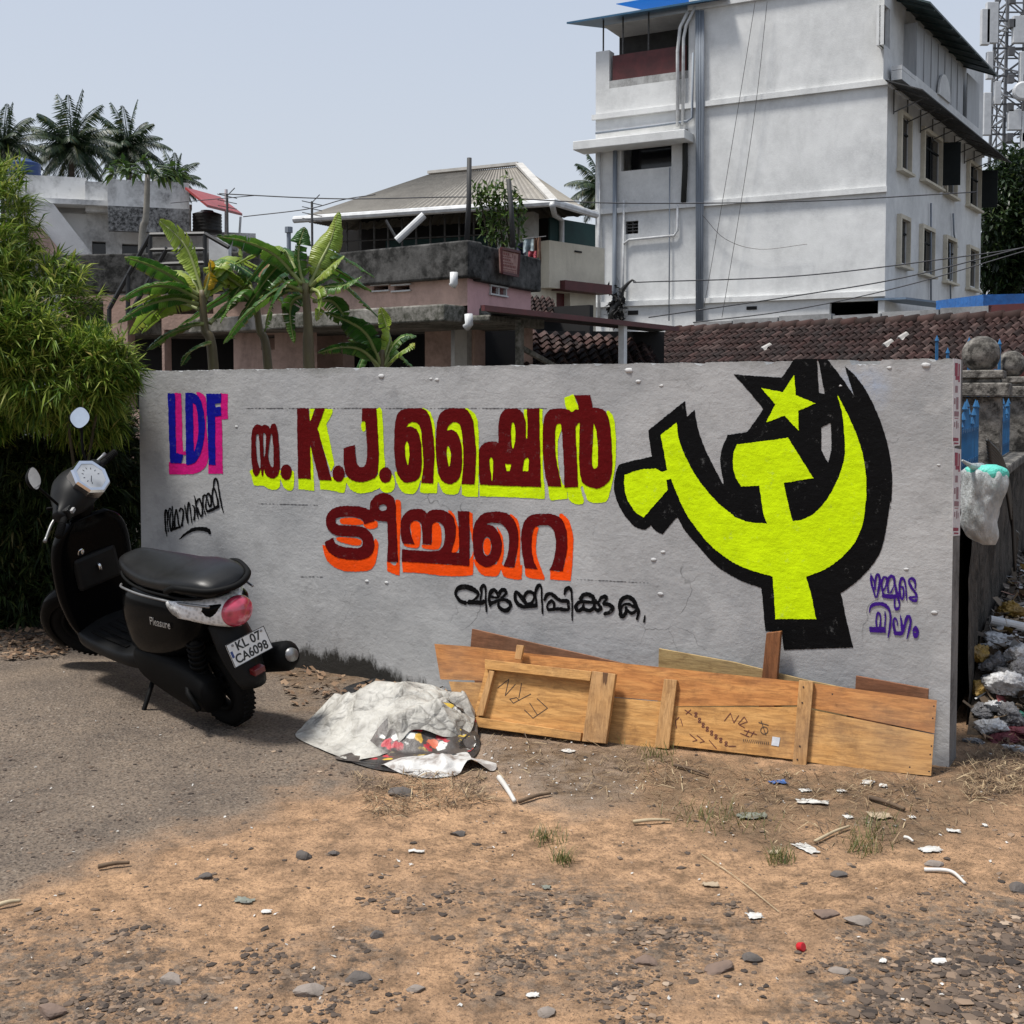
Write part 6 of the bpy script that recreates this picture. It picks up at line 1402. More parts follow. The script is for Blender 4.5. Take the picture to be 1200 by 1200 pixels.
for sg in (1, -1):
    b = MBS(); b.tube([(.925, sg * .19, .992), (.90, sg * .23, .985), (.875, sg * .355, .975)], [.018, .0165, .0175], 12)
    for k in range(7): q = .35 + k * .09; torus(b, Vector((.90, sg * .23, .985)).lerp(Vector((.875, sg * .355, .975)), q), .0175, .0025, (-.025, sg * .125, -.01), 14, 6)
    hb(b, 'grip', M_RUB, scoot)
    b = MB(); b.box(-.03, .03, -.03, .03, -.028, .028); b.xf(Matrix.Translation((.905, sg * .185, .995))); sw = hb(b, 'switch_box', M_SATIN, scoot, .008)
    b = MB(); b.box(-.012, .002, -.014, .014, -.008, .008); b.xf(Matrix.Translation((.87, sg * .185, 1.0))); hb(b, 'switch', simple('pale_switch', (.3, .3, .3), rough=.5) if sg > 0 else M_RUB, sw)
    b = MBS(); b.tube([Vector(p) for p in catmull([(.945, sg * .17, .985), (.965, sg * .24, .975), (.945, sg * .37, .965)], 5)], [.007] * 10 + [.010], 8); hb(b, 'brake_lever', M_ALU, scoot)
    b = MBS(); b.tube([Vector(p) for p in catmull([(.93, sg * .17, 1.02), (.935, sg * .20, 1.10), (.925, sg * .245, 1.18), (.915, sg * .255, 1.215)], 5)], .0065, 8); st_m = hb(b, 'mirror_stem', M_MATT, scoot)
    mc = Vector((.91, sg * .265, 1.255)); mn = Vector((-.90, -sg * .20, .30 if sg < 0 else .1)).normalized(); mu = (Vector((0, 0, 1)) - mn * mn.z).normalized(); mr = mu.cross(mn)
    def oval(d, k): return [mc + mn * d + (mr * .064 * math.copysign(abs(math.cos(a)) ** .8, math.cos(a)) + mu * .048 * math.copysign(abs(math.sin(a)) ** .8, math.sin(a))) * k for a in [2 * math.pi * i / 28 for i in range(28)]]
    b = MBS(); b.loft([oval(-.030, .35), oval(-.022, .75), oval(-.008, .98), oval(.0, 1.0)]); mh = hb(b, 'mirror', M_MATT, scoot)
    b = MB(); b.add(oval(.0008, .94), [tuple(range(28))]); hb(b, 'mirror_glass', M_MIRR, mh)
b = MBS()
ang0, ang1 = -35, 150
rows = []
for k in range(20):
    a = R(ang0 + (ang1 - ang0) * k / 19); rd = Vector((math.cos(a), 0, math.sin(a))); c_ = Vector((WX, 0, WRAD))
    w = .062 * (0.75 + .25 * math.sin(math.pi * k / 19)); prof = [(-1, -.05), (-.85, -.005), (-.4, .018), (0, .022), (.4, .018), (.85, -.005), (1, -.05)]
    rows.append([c_ + rd * (WRAD + .022 + h) + Vector((0, y * w, 0)) for y, h in prof] + [c_ + rd * (WRAD + .016 + h) + Vector((0, y * w * .95, 0)) for y, h in prof[::-1]])
b.loft(rows); hb(b, 'front_fender', M_GLOSS, scoot)
for sg in (1, -1):
    b = MBS(); b.tube([(WX + .02, sg * .075, WRAD), (1.17, sg * .07, .45), (1.08, sg * .05, .62)], [.02, .024, .026], 10); hb(b, 'fork_leg', M_MATT, scoot)
for sg in (1, -1):
    b = MBS(); b.tube([Vector(p) for p in catmull([(.95, sg * .15, 1.0), (1.0, sg * .17, 1.02), (1.03, sg * .10, .96), (1.02, sg * .05, .88)], 6)], .006, 7); hb(b, 'control_cable', M_MATT, scoot)
# pose: heading away to the left, nose slightly uphill, leaning on its stand
YAW = math.atan2(0.66, -0.75)
LEAN = R(16.5); NOSE = R(5.5); SCALE = 0.97
scoot.rotation_mode = 'QUATERNION'
Mx = Matrix.Rotation(YAW, 3, 'Z') @ Matrix.Rotation(-NOSE, 3, 'Y') @ Matrix.Rotation(-LEAN, 3, 'X')
scoot.rotation_quaternion = Mx.to_quaternion(); scoot.scale = (SCALE,) * 3
# ------------------------------------------------------------------ compound wall, pillars, posters, bag at the right
KA, KB = Vector((2.075, 5.40, 0)), Vector((4.55, 10.4, 0))
KF = Face(KA, KB)
M_ROUGHW = grimy('black_rough_masonry', (0.10, 0.085, 0.07), (0.014, 0.012, 0.010), 0.95, 3.0, (0.36, 0.58), (2.2, 2.2, 0.14), 0.95, 12, 0.9)
M_GATEC = grimy('mouldy_grey_cement', (0.30, 0.28, 0.25), (0.025, 0.023, 0.02), 0.95, 5.0, (0.40, 0.58), (1, 1, 0.7), 0.95, 20, 0.6)
M_BLUEP = simple('blue_railing_paint', (0.015, 0.12, 0.28), (0.01, 0.08, 0.19), 9, 0.5)
kw = empty('compound_wall', KA, 'dark rough compound wall with blue spear railings running away at the right edge', 'wall')
b = MB(); nS, nZ = 60, 18
for j in range(nS + 1):
    for k in range(nZ + 1):
        s_ = KF.L * j / nS; z = -0.1 + 1.14 * k / nZ
        b.v.append(tuple(KF.pt(s_, z, 0.035 * fbm(s_ * 7, z * 2.2, 3, 4) + 0.03 * abs(mnoise.noise(Vector((s_ * 16, z * 1.5, 9)))))))
b.f = [(j * (nZ + 1) + k, (j + 1) * (nZ + 1) + k, (j + 1) * (nZ + 1) + k + 1, j * (nZ + 1) + k + 1) for j in range(nS) for k in range(nZ)]; b.m = [0] * len(b.f); b.sm = [True] * len(b.f)
KF.box(b, 0, KF.L, -0.1, 1.03, -0.18, -0.06); part(b, 'wall_base', M_ROUGHW, kw)
b = MB(); KF.box(b, 0, KF.L, 1.04, 1.10, -0.22, 0.05); part(b, 'coping', M_GATEC, kw, bevel=0.012)
def spear(mb, p, z0, z1):
    mb.box(p.x - .008, p.x + .008, p.y - .008, p.y + .008, z0, z1 - .05); mb.lathe((p.x, p.y, z1 - .05), [(.008, 0), (.016, .012), (.001, .05)], 6)
pil = [1.36, 3.75]
for s0, s1 in ((0.05, 1.22), (1.50, 3.6), (3.9, 5.4)):
    b = MB(); n_ = int((s1 - s0) / 0.085)
    for k in range(n_): spear(b, KF.pt(s0 + (s1 - s0) * (k + .5) / n_, 0, -0.08), 1.101, 1.44 + 0.05 * math.cos(k * 1.1))
    for z in (1.17, 1.33): b.bar(KF.pt(s0, z, -.08), KF.pt(s1, z, -.08), .012, .02)
    part(b, 'railing', M_BLUEP, kw)
for i, s_ in enumerate(pil):
    pr = empty('gate_pillar', KF.pt(s_, 1.101, -.08), ('mouldy cement pillar topped by a round ball, nearer one beside the painted wall', 'mouldy cement ball topped pillar farther along, cut by the right edge')[i], 'pillar', 'ball topped pillars on the compound wall')
    b = MB(); KF.box(b, s_ - .105, s_ + .105, 1.101, 1.50, -.185, .03); part(b, 'shaft', M_GATEC, pr, bevel=.008)
    b = MB(); KF.box(b, s_ - .15, s_ + .15, 1.501, 1.575, -.23, .075); KF.box(b, s_ - .12, s_ + .12, 1.60, 1.645, -.20, .045); KF.box(b, s_ - .10, s_ + .10, 1.5755, 1.5995, -.18, .025); part(b, 'cap', M_GATEC, pr, bevel=.008)
    b = MB(); b.smooth = True; b.ball(KF.pt(s_, 1.735, -.08), .102, 24); b.v = [tuple(Vector(v) + (Vector(v) - KF.pt(s_, 1.735, -.08)) * .05 * fbm(v[0] * 14, v[1] * 14, v[2] * 14, 3)) for v in b.v]; part(b, 'ball_finial', M_GATEC, pr)
b = MB(); bgf = Face(un(1095, 465, 8.2), un(1180, 465, 8.8))
for k in range(7): spear(b, bgf.pt(0.02 + bgf.L * k / 7, 0, 0), 1.0, 1.92 - 0.08 * (k % 3))
for z in (1.1, 1.6): b.bar(bgf.pt(0, z), bgf.pt(bgf.L, z), .012, .025)
for k in (0, 6): p = bgf.pt(0.02 + bgf.L * k / 7, 0, 0); b.box(p.x - .02, p.x + .02, p.y + .009, p.y + .04, 0, 1.7)
tag(b.build('spear_gate', M_BLUEP), 'tall blue spear topped gate behind the near ball pillar', 'gate')
b = MB(); rnd = random.Random(2)
for k in range(7):
    b.tube([Vector(p) for p in catmull([tuple(KF.pt(.1 + .02 * k, 1.30 - .015 * k, .06)), tuple(KF.pt(.45 + .03 * k, 1.20 - .02 * k, .10)), tuple(KF.pt(1.1 + .03 * k, .98 - .03 * k, .10)), tuple(KF.pt(1.25 + .04 * k, .55 + .03 * k, .12))], 6)], .008, 6)
tag(b.build('cable_coil', M_BLACKP, smooth=True), 'bundle of black cables drooping over the compound wall above the plastic bag', 'cables')
# posters on the raw end of the painted wall
ed = Vector((endb.x - WA.x, endb.y - WA.y, 0)).normalized(); EN = Vector((ed.y, -ed.x, 0))
M_PAPER = simple('poster_paper', (0.62, 0.60, 0.60), (0.5, 0.47, 0.47), 14, 0.7)
M_PRINT = simple('poster_print', (0.27, 0.012, 0.045), (0.2, 0.012, 0.035), 20, 0.7)
M_PRINTG = simple('poster_grey_print', (0.28, 0.15, 0.17), rough=0.7)
ZP = (1100, 410, 5.217)
for i, (y0, y1, lab) in enumerate(((52, 590, 'upper narrow red and white poster pasted on the end of the painted wall'), (600, 1140, 'lower narrow red and white poster on the end of the painted wall'))):
    q = tr(ZP, [(88, y0), (136, y0 + 8), (128, y1 - 6), (82, y1)])
    b = MB(); pts = [on_plane(x, y, WA + EN * .003, EN) for x, y in q]
    if i == 1:
        q2 = tr(ZP, [(128, 1065), (158, 1112), (124, 1108)]); 
    org = pts[3]; b.prism([p - org for p in pts], EN * .0012); po = b.build('poster', M_PAPER, fix=True); po.location = org; tag(po, lab, 'poster', 'posters on the wall end')
    g1, g2 = [], []
    H_ = y1 - y0
    for (a, c_, t0, t1, gr) in ((100, 118, .05, .20, 0), (122, 130, .06, .27, 0), (104, 124, .20, .245, 0), (102, 118, .31, .39, 1), (96, 104, .45, .52, 1), (108, 122, .44, .58, 1), (96, 124, .60, .66, 1), (98, 122, .675, .685, 0), (96, 102, .72, .78, 1), (108, 114, .71, .80, 1), (118, 122, .73, .79, 1), (90, 122, .90, .94, 0), (94, 122, .955, .975, 0), (104, 112, .055, .075, 0)):
        pl = tr(ZP, [(a, y0 + H_ * t0), (c_, y0 + H_ * t0 + 2), (c_ - 1, y0 + H_ * t1), (a - 1, y0 + H_ * t1)])
        (g2 if gr else g1).append([('+', pl)])
    for g_, m_ in ((g1, M_PRINT), (g2, M_PRINTG)):
        o = paint('print', g_, m_, .0048, .35, po, P0=WA, N0=EN)
        o.data.transform(Matrix.Translation(-org))
# hanging plastic bag
def bagmat():
    t = NT('thin_white_plastic'); col = t.ramp(t.noise(14, 5, .7), [(.3, (.62, .64, .64)), (.7, (.42, .45, .45))])
    t.done(col, .35, t.bump(t.noise(26, 6, .7, (1, 1, .3)), .9, .03), Specular_IOR_Level=.5)
    tb = t.n('BsdfTransparent'); mx = t.n('MixShader'); t.l(t.mrange(t.noise(8, 4, .7), .35, .65, .05, .45), mx.inputs[0]); t.l(t.p.outputs[0], mx.inputs[1]); t.l(tb.outputs[0], mx.inputs[2]); t.l(mx.outputs[0], t.out.inputs[0]); return t.mat
M_BAG = bagmat(); M_TEAL = simple('teal_plastic', (.10, .52, .42), (.06, .40, .32), 8, .5, .7, 25, .03); M_DIRT = simple('bag_dirt', (.10, .075, .05), (.04, .03, .02), 20, .9, .6, 30, .03)
bp = un(1153, 590, 5.25); kpx = 5.25 / F_PX
bag = empty('plastic_bag', bp, 'white plastic bag with teal wrapping inside hanging beside the wall end', 'bag')
def blob(mb, keys, seed, n=40, fold=.18):
    for_r = []
    for (px, py, w, d) in catmull(keys, 7):
        c_ = un(px, py, 5.25); row = []
        for k in range(n):
            a = 2 * math.pi * k / n; m_ = 1 + fold * (abs(mnoise.noise(Vector((math.cos(a) * 2.2, math.sin(a) * 2.2, py * .035 + seed)))) - .25) * 2 + fold * .5 * mnoise.noise(Vector((math.cos(a) * 6, math.sin(a) * 6, py * .06 + seed)))
            row.append(c_ + Vector((w * kpx * m_ * math.cos(a), d * kpx * m_ * math.sin(a), 0)))
        for_r.append(row)
    mb.smooth = True; mb.loft(for_r)
b = MB(); blob(b, [(1152,546,16,10),(1153,554,26,20),(1153,572,26,22),(1150,590,23,20),(1148,612,21,18),(1152,628,19,14),(1158,638,8,6)], 1.0); part(b, 'bag_skin', M_BAG, bag)
b = MB(); blob(b, [(1154,544.5,14,10),(1155,550,25,18),(1156,560,24,19),(1154,570,16,14),(1152,574,6,6)], 4.0, 32, .1); part(b, 'teal_lining', M_TEAL, bag)
b = MB(); blob(b, [(1150,604,8,8),(1150,612,15,13),(1152,626,14,11),(1154,634,6,5)], 7.0, 24, .25); part(b, 'contents', M_DIRT, bag)
b = MB(); b.tube([un(1128, 540, 5.1), un(1138, 546, 5.2), un(1150, 550, 5.25)], [.006, .012, .03], 8); part(b, 'handle', M_BAG, bag, True)

# ------------------------------------------------------------------ crate boards leaning on the wall
B0, B1 = gnd(548, 853), gnd(1092, 911)
BD = (B1 - B0); BD.z = 0; BD.normalize(); BH = Vector((BD.y, -BD.x, 0)); TILT = R(16)
CN = (BH * math.cos(TILT) + Vector((0, 0, math.sin(TILT)))).normalized()
BANG = math.atan2(BD.y, BD.x)
def wood(name, stops, vert=False, dark=0.6, seed=0.0):
    t = NT(name); r = t.n('VectorRotate'); r.rotation_type = 'Z_AXIS'; r.inputs['Angle'].default_value = -BANG; t.l(t.coord(), r.inputs['Vector'])
    m = t.n('Mapping'); t.l(r.outputs[0], m.inputs[0]); m.inputs['Scale'].default_value = (7, 2, 0.9) if vert else (0.9, 2, 7); m.inputs['Location'].default_value = (seed, seed * 2, seed)
    def nz(sc_, d, ro, dist=0): n = t.n('TexNoise'); n.inputs['Scale'].default_value = sc_; n.inputs['Detail'].default_value = d; n.inputs['Roughness'].default_value = ro; n.inputs['Distortion'].default_value = dist; t.l(m.outputs[0], n.inputs['Vector']); return n.outputs[0]
    col = t.ramp(nz(2.4, 6, .6, 1.2), stops)
    g = t.ramp(nz(11, 5, .7, .6), [(.42, 0.0), (.62, 1.0)])
    col = t.mix(t.math('MULTIPLY', g, .6), col, tuple(x * .55 for x in stops[-1][1]))
    col = t.mix(t.math('MULTIPLY', t.ramp(t.noise(4, 7, .8), [(.50, 0.0), (.70, 1.0)]), dark), col, (.10, .045, .02))
    col = t.mix(t.math('MULTIPLY', t.ramp(t.noise(1.6, 4, .6), [(.5, 0.0), (.7, 1.0)]), .35), col, (.20, .15, .11))
    col = t.mix(t.ramp(nz(3.2, 3, .5), [(.73, 0.0), (.755, .85)]), col, (.06, .025, .012))
    return t.done(col, .62, t.bump(nz(16, 4, .7), .25, .004), Specular_IOR_Level=.25)
W_A = wood('orange_plywood', [(.3, (.56, .265, .085)), (.5, (.48, .205, .062)), (.7, (.34, .13, .038))])
W_B = wood('pale_plywood', [(.3, (.60, .335, .12)), (.6, (.51, .26, .082)), (.8, (.39, .18, .054))], seed=3.1)
W_BV = wood('pale_batten', [(.3, (.53, .31, .135)), (.6, (.45, .245, .095)), (.8, (.35, .175, .065))], True, seed=5.2)
W_C = wood('red_brown_board', [(.3, (.30, .135, .07)), (.6, (.23, .10, .052)), (.8, (.17, .075, .04))], dark=.8, seed=7.7)
W_CV = wood('red_brown_stick', [(.3, (.30, .125, .05)), (.6, (.22, .09, .038)), (.8, (.16, .065, .03))], True, seed=8.3)
W_D = wood('khaki_board', [(.3, (.44, .32, .15)), (.6, (.37, .255, .11)), (.8, (.29, .19, .085))], seed=2.2)
M_PEN = simple('red_brown_pen', (.10, .015, .012), rough=.7); M_PENK = simple('dark_pen', (.05, .028, .018), rough=.7); M_NAIL = simple('rusty_nail', (.03, .014, .010), rough=.8)
def board(mb, quad, off, th, N=None):
    N = N or CN; P = B0 + N * off; pts = [on_plane(x, y, P, N) for x, y in quad]
    return mb.prism(pts, -N * th)
def zA(p): return [(x / 3.75 + 480, y / 3.75 + 720) for x, y in p]
def zB(p): return [(x / 3.53 + 780, y / 3.53 + 720) for x, y in p]
def nails(pts, off, parent, loc):
    b = MB()
    for x, y in pts: b.lathe(on_plane(x, y, B0 + CN * off, CN), [(.0035, 0), (.0035, .0012)], 8, CN)
    part(b, 'nail_heads', M_NAIL, parent)
cr = empty('wooden_crate', (B0 + B1) / 2, 'long orange plywood crate panel with battens leaning against the wall', 'crate panel')
b = MB(); board(b, [(509,754.5),(545,757)] + zA([(560,175)]) + zB([(600,283),(1122,355),(1112,492)]) + [(935,826.3)] + zB([(40,380)]) + zA([(1160,385),(880,360)]) + [(640,800),(516,796)], 0, .012); part(b, 'plank', W_A, cr, fix=True)
b = MB(); board(b, [(526,798.5),(640,803)] + zA([(880,364),(1160,389)]) + zB([(40,384)]) + [(935,828.5)] + zB([(1111,497),(1098,668),(700,628),(530,600),(20,540)]) + zA([(1130,592),(870,570)]) + [(552,850),(540,848)], -.001, .012); part(b, 'plank', W_B, cr, fix=True)
b = MB(); board(b, zA([(1118,283),(1175,288),(1138,592),(1075,585)]), .022, .0205); part(b, 'batten', W_BV, cr, bevel=.002)
b = MB(); board(b, zB([(552,272),(612,278),(580,638),(524,630)]), .022, .0205); part(b, 'batten', W_BV, cr, bevel=.002)
nails(zB([(570,300),(565,365),(555,545),(545,600),(1110,380),(1105,430),(1100,545),(1095,580),(1090,650),(690,330),(1010,632)]), .0232, cr, 0)
lid = empty('framed_crate', on_plane(620, 870, B0 + CN * .05, CN), 'small framed crate lid with pen marks leaning on the long crate panel', 'crate lid')
b = MB(); board(b, zA([(335,235),(905,280),(865,568),(270,490)]), .040, .010); part(b, 'panel', W_B, lid, fix=True)
b = MB(); board(b, zA([(330,197),(800,250),(792,293),(330,240)]), .072, .0315); part(b, 'frame_rail', W_B, lid, bevel=.002)
b = MB(); board(b, zA([(350,246),(372,250),(322,446),(290,446)]), .070, .0295); part(b, 'frame_post', W_BV, lid, bevel=.002)
b = MB(); board(b, zA([(285,450),(755,520),(750,557),(275,492)]), .066, .0255); part(b, 'frame_rail', W_B, lid, bevel=.002)
b = MB(); board(b, zA([(802,248),(905,262),(862,568),(757,558)]), .073, .0325); part(b, 'frame_post', W_BV, lid, bevel=.002)
b = MB(); board(b, zA([(470,133),(502,137),(488,200),(460,196)]), .045, .02); part(b, 'batten_stub', W_BV, lid, bevel=.002)
sA = lambda *p: ('s', [(x / 3.75 + 480, y / 3.75 + 720, .45) for x, y in p]); sB = lambda *p: ('s', [(x / 3.53 + 780, y / 3.53 + 720, .42) for x, y in p])
def pen(name, ops, mat, off, par):
    o = paint(name, [ops], mat, off, .22, par, P0=B0, N0=CN); o.data.transform(Matrix.Translation(-Vector(par.location)))
pen('pen_marks', [sA((388,322),(436,285),(420,357),(464,308)), sA((492,303),(480,366)), sA((440,372),(456,390),(482,376),(532,350)), sA((440,372),(470,365),(482,378)), sA((505,420),(542,456),(606,412)), sA((528,390),(560,440)), sA((560,370),(606,412))], M_PENK, .0408, lid)
def eight(x, y, r=9): return [sB(*[(x + r * .6 * math.sin(2 * a) , y + r * math.cos(a)) for a in [math.pi * k / 8 for k in range(17)]])]
ops = [sB((243,440),(268,408),(282,448),(302,418)), sB((300,452),(325,424),(338,444),(304,456),(326,468)), sB((310,492),(346,506)), sB((325,480),(376,496)), sB((332,500),(345,478)), sB((352,506),(366,484)), sB((80,395),(108,415)), sB((84,412),(104,394)),
       sB((100,495),(130,520),(112,525)), sB((130,500),(160,525),(142,530)), sB((180,520),(210,555)), sB((260,545),(290,545)), sB((45,470),(40,440),(55,425)), sB((70,460),(62,432))]
for x, y in ((125,415),(140,438),(155,458),(172,474),(190,490),(208,506),(228,520),(250,535)): ops += eight(x, y)
pen('pen_marks', ops, M_PEN, .0006, cr)
pen('pen_marks', [sB(*[(408 + 15 * math.cos(a), 480 + 15 * math.sin(a)) for a in [math.pi * k / 8 for k in range(17)]]), sB((385,447),(425,458)), sB((395,440),(415,500))] + [sB((322 + 8.5 * k, 517 + .9 * k), (324 + 8.5 * k, 527 + .9 * k)) for k in range(13)], M_PENK, .0007, cr)
b = MB(); board(b, zB([(442,505),(474,510),(468,546),(437,541)]), .0012, .001); part(b, 'sticker', simple('pale_sticker', (.55, .57, .6), (.4, .42, .46), 40, .5), cr)
def loose(name, quad, off, th, mat, lab, N=None, cat='board'):
    N = N or WN; P = (WA + WN * .004) if N is WN else B0; 
    pts = [on_plane(x, y, P + N * off, N) for x, y in quad]; org = pts[-1]
    b = MB(); b.prism([p - org for p in pts], -N * th); o = b.build(name, mat, fix=True, bevel=.0015); o.location = org; return tag(o, lab, cat)
TN_ = (WN * math.cos(R(9)) + Vector((0, 0, math.sin(R(9))))).normalized()
def lean(quad, foot, ang):
    """plane leaning on the wall through a foot distance"""
    return None
loose('plywood_board', [(553,737),(560,738.5),(737,779),(700,830),(560,830),(551,760)], .05, .010, W_C, 'dark red brown plywood board, backmost on the left of the crate pile')
loose('plywood_board', [(772,760),(860,776),(945,797),(999,808),(990,850),(770,840)], .03, .010, W_D, 'khaki plywood strip behind the middle of the long crate panel')
loose('plywood_board', [(1003,792),(1088,807.5),(1086,850),(1000,850)], .025, .012, W_C, 'short grey brown board behind the right end of the crate panel')
loose('wooden_stick', [(898,742),(915,740),(905,860),(886,860)], .055, .022, W_CV, 'upright red brown wooden stick standing behind the crate panel', cat='stick')

# ------------------------------------------------------------------ tarpaulin heap
def tarp_mat():
    t = NT('dirty_white_tarpaulin'); col = t.ramp(t.noise(7, 7, .7), [(.3, (.50, .485, .44)), (.5, (.36, .345, .31)), (.68, (.15, .14, .125))])
    col = t.mix(t.ramp(t.noise(22, 6, .8), [(.6, 0), (.75, .7)]), col, (.10, .09, .085))
    wv = t.n('TexNoise'); wv.inputs['Scale'].default_value = 6; t.l(t.coord(), wv.inputs['Vector']); va = t.n('VectorMath'); va.operation = 'MULTIPLY_ADD'; t.l(wv.outputs['Color'], va.inputs[0]); va.inputs[1].default_value = (.12, .12, .12); t.l(t.coord(), va.inputs[2]); nm = None
    for sc_, st in ((9, 1.0), (23, .7)):
        vc = t.n('TexVoronoi'); vc.feature = 'DISTANCE_TO_EDGE'; vc.inputs['Scale'].default_value = sc_; t.l(va.outputs[0], vc.inputs['Vector']); nm = t.bump(t.mrange(vc.outputs['Distance'], 0, .35), st, .10 / sc_, nm)
        if sc_ == 9: col = t.mix(t.math('MULTIPLY', t.mrange(vc.outputs['Distance'], .05, 0), t.ramp(t.noise(5, 4, .6), [(.45, 0), (.6, .6)])), col, (.09, .08, .07))
    return t.done(col, .55, t.bump(t.noise(50, 5, .7), .3, .005, nm), Specular_IOR_Level=.3)
def floral_mat():
    t = NT('printed_tarpaulin'); v = t.n('TexVoronoi'); v.inputs['Scale'].default_value = 17; wn_ = t.n('TexNoise'); wn_.inputs['Scale'].default_value = 24; t.l(t.coord(), wn_.inputs['Vector']); wa_ = t.n('VectorMath'); wa_.operation = 'MULTIPLY_ADD'; t.l(wn_.outputs['Color'], wa_.inputs[0]); wa_.inputs[1].default_value = (.07, .07, .07); t.l(t.coord(), wa_.inputs[2]); t.l(wa_.outputs[0], v.inputs['Vector'])
    x = t.n('SeparateColor'); t.l(v.outputs['Color'], x.inputs[0])
    fc = t.ramp(x.outputs[0], [(.0, (.33, .02, .03)), (.38, (.45, .05, .06)), (.42, (.50, .34, .05)), (.62, (.50, .34, .05)), (.66, (.55, .54, .5)), (1, (.5, .5, .47))])
    t.n('Value'); m1 = t.ramp(v.outputs['Distance'], [(.40, 1), (.48, 0)]); m2 = t.ramp(t.noise(6, 3, .5), [(.44, 0), (.5, 1)])
    col = t.mix(t.math('MULTIPLY', m1, m2), t.ramp(t.noise(9, 5, .6), [(.35, (.075, .06, .05)), (.7, (.035, .03, .028))]), fc); return t.done(col, .5, t.bump(t.noise(30, 5, .6), .4, .01))
M_TARP, M_FLOR, M_BLKP = tarp_mat(), floral_mat(), simple('black_plastic_sheet', (.012, .012, .013), (.03, .03, .03), 12, .35, .6, 20, .02)
M_TRAIL = simple('grey_flowered_tarpaulin', (.46, .45, .43), (.20, .17, .15), 18, .5, lo=.45, hi=.62)
tc = gnd(452, 862); tc.z = gh(tc.x, tc.y)
tarp = empty('tarpaulin_heap', tc, 'crumpled heap of dirty white tarpaulin with a dark flowered underside', 'tarpaulin')
from mathutils.geometry import delaunay_2d_cdt
def crumpled(name, outline_px, hfun, n, jit, seed, mat, edge_lift=0.012, cz=.75):
    """stiff crumpled sheet: random facets over a mound, softened and creased"""
    rnd = random.Random(seed); base = [gnd(*p) for p in catmull(outline_px, 5, True)]; P2 = [Vector((p.x, p.y)) for p in base]; nb = len(P2)
    poly = [(p.x, p.y) for p in P2]; xs = [p[0] for p in poly]; ys = [p[1] for p in poly]; pts = list(P2); tries = 0
    while len(pts) < nb + n and tries < 40000:
        tries += 1; x, y = rnd.uniform(min(xs), max(xs)), rnd.uniform(min(ys), max(ys)); sd = poly_sd(poly, np.array([x]), np.array([y]))[0]
        if sd < -.012 and all((x - q.x) ** 2 + (y - q.y) ** 2 > .00042 for q in pts): pts.append(Vector((x, y)))
    res = delaunay_2d_cdt(pts, [(i, (i + 1) % nb) for i in range(nb)], [], 1, 1e-6); vs = []
    for v in res[0]:
        sd = -poly_sd(poly, np.array([v.x]), np.array([v.y]))[0]; e = min(1, max(0, sd / .05))
        z = hfun(v.x, v.y) + e * rnd.gauss(0, jit) + e * .045 * (abs(fbm(v.x * 5, v.y * 5, seed, 2)) - .12)
        vs.append(Vector((v.x + rnd.gauss(0, .004) * e, v.y + rnd.gauss(0, .004) * e, gh(v.x, v.y) + max(.004, z) + (edge_lift * abs(mnoise.noise(Vector((v.x * 9, v.y * 9, seed)))) if e < .2 else 0))))
    off = Vector(tarp.location); me = bpy.data.meshes.new(name); me.from_pydata([tuple(v - off) for v in vs], [], [tuple(f) for f in res[2]])
    at = me.attributes.new('crease_edge', 'FLOAT', 'EDGE'); at.data.foreach_set('value', [cz if rnd.random() < .5 else 0.1 for _ in me.edges])
    me.materials.append(mat); me.polygons.foreach_set('use_smooth', [True] * len(me.polygons)); me.update()
    if sum(p.normal.z for p in me.polygons) < 0: me.flip_normals()
    o = bpy.data.objects.new(name, me); link(o, tarp); md = o.modifiers.new('soften', 'SUBSURF'); md.levels = 2; md.render_levels = 2; return o
def mound(cx, cy, ax, ay, H, rot=0.0, p=2.0, q=.9):
    c_, s_ = math.cos(rot), math.sin(rot)
    def f(x, y):
        u, v = ((x - cx) * c_ + (y - cy) * s_) / ax, (-(x - cx) * s_ + (y - cy) * c_) / ay; r = math.hypot(u, v); return H * max(0.0, 1 - r ** p) ** q
    return f
k1 = gnd(480, 858); k2 = gnd(415, 862)
f1 = mound(k1.x, k1.y + .04, .35, .34, .195, 0, 2.4); f2 = mound(k2.x + .02, k2.y + .16, .27, .22, .15)
hf = lambda x, y: max(f1(x, y), f2(x, y)) + .25 * min(f1(x, y), f2(x, y))
f3 = mound(gnd(485, 868).x, gnd(485, 868).y, .36, .20, .13, .1)
crumpled('white_sheet', [(346,862),(372,842),(398,822),(430,806),(470,800),(512,806),(545,822),(556,846),(552,868),(520,876),(480,878),(450,886),(420,893),(398,889),(368,876)], hf, 130, .017, 3, M_TARP)
crumpled('black_lining', [(400,812),(440,796),(490,792),(535,802),(560,822),(563,846),(545,860),(500,852),(440,840)], lambda x, y: hf(x, y) * .95 - .012, 70, .012, 7, M_BLKP)
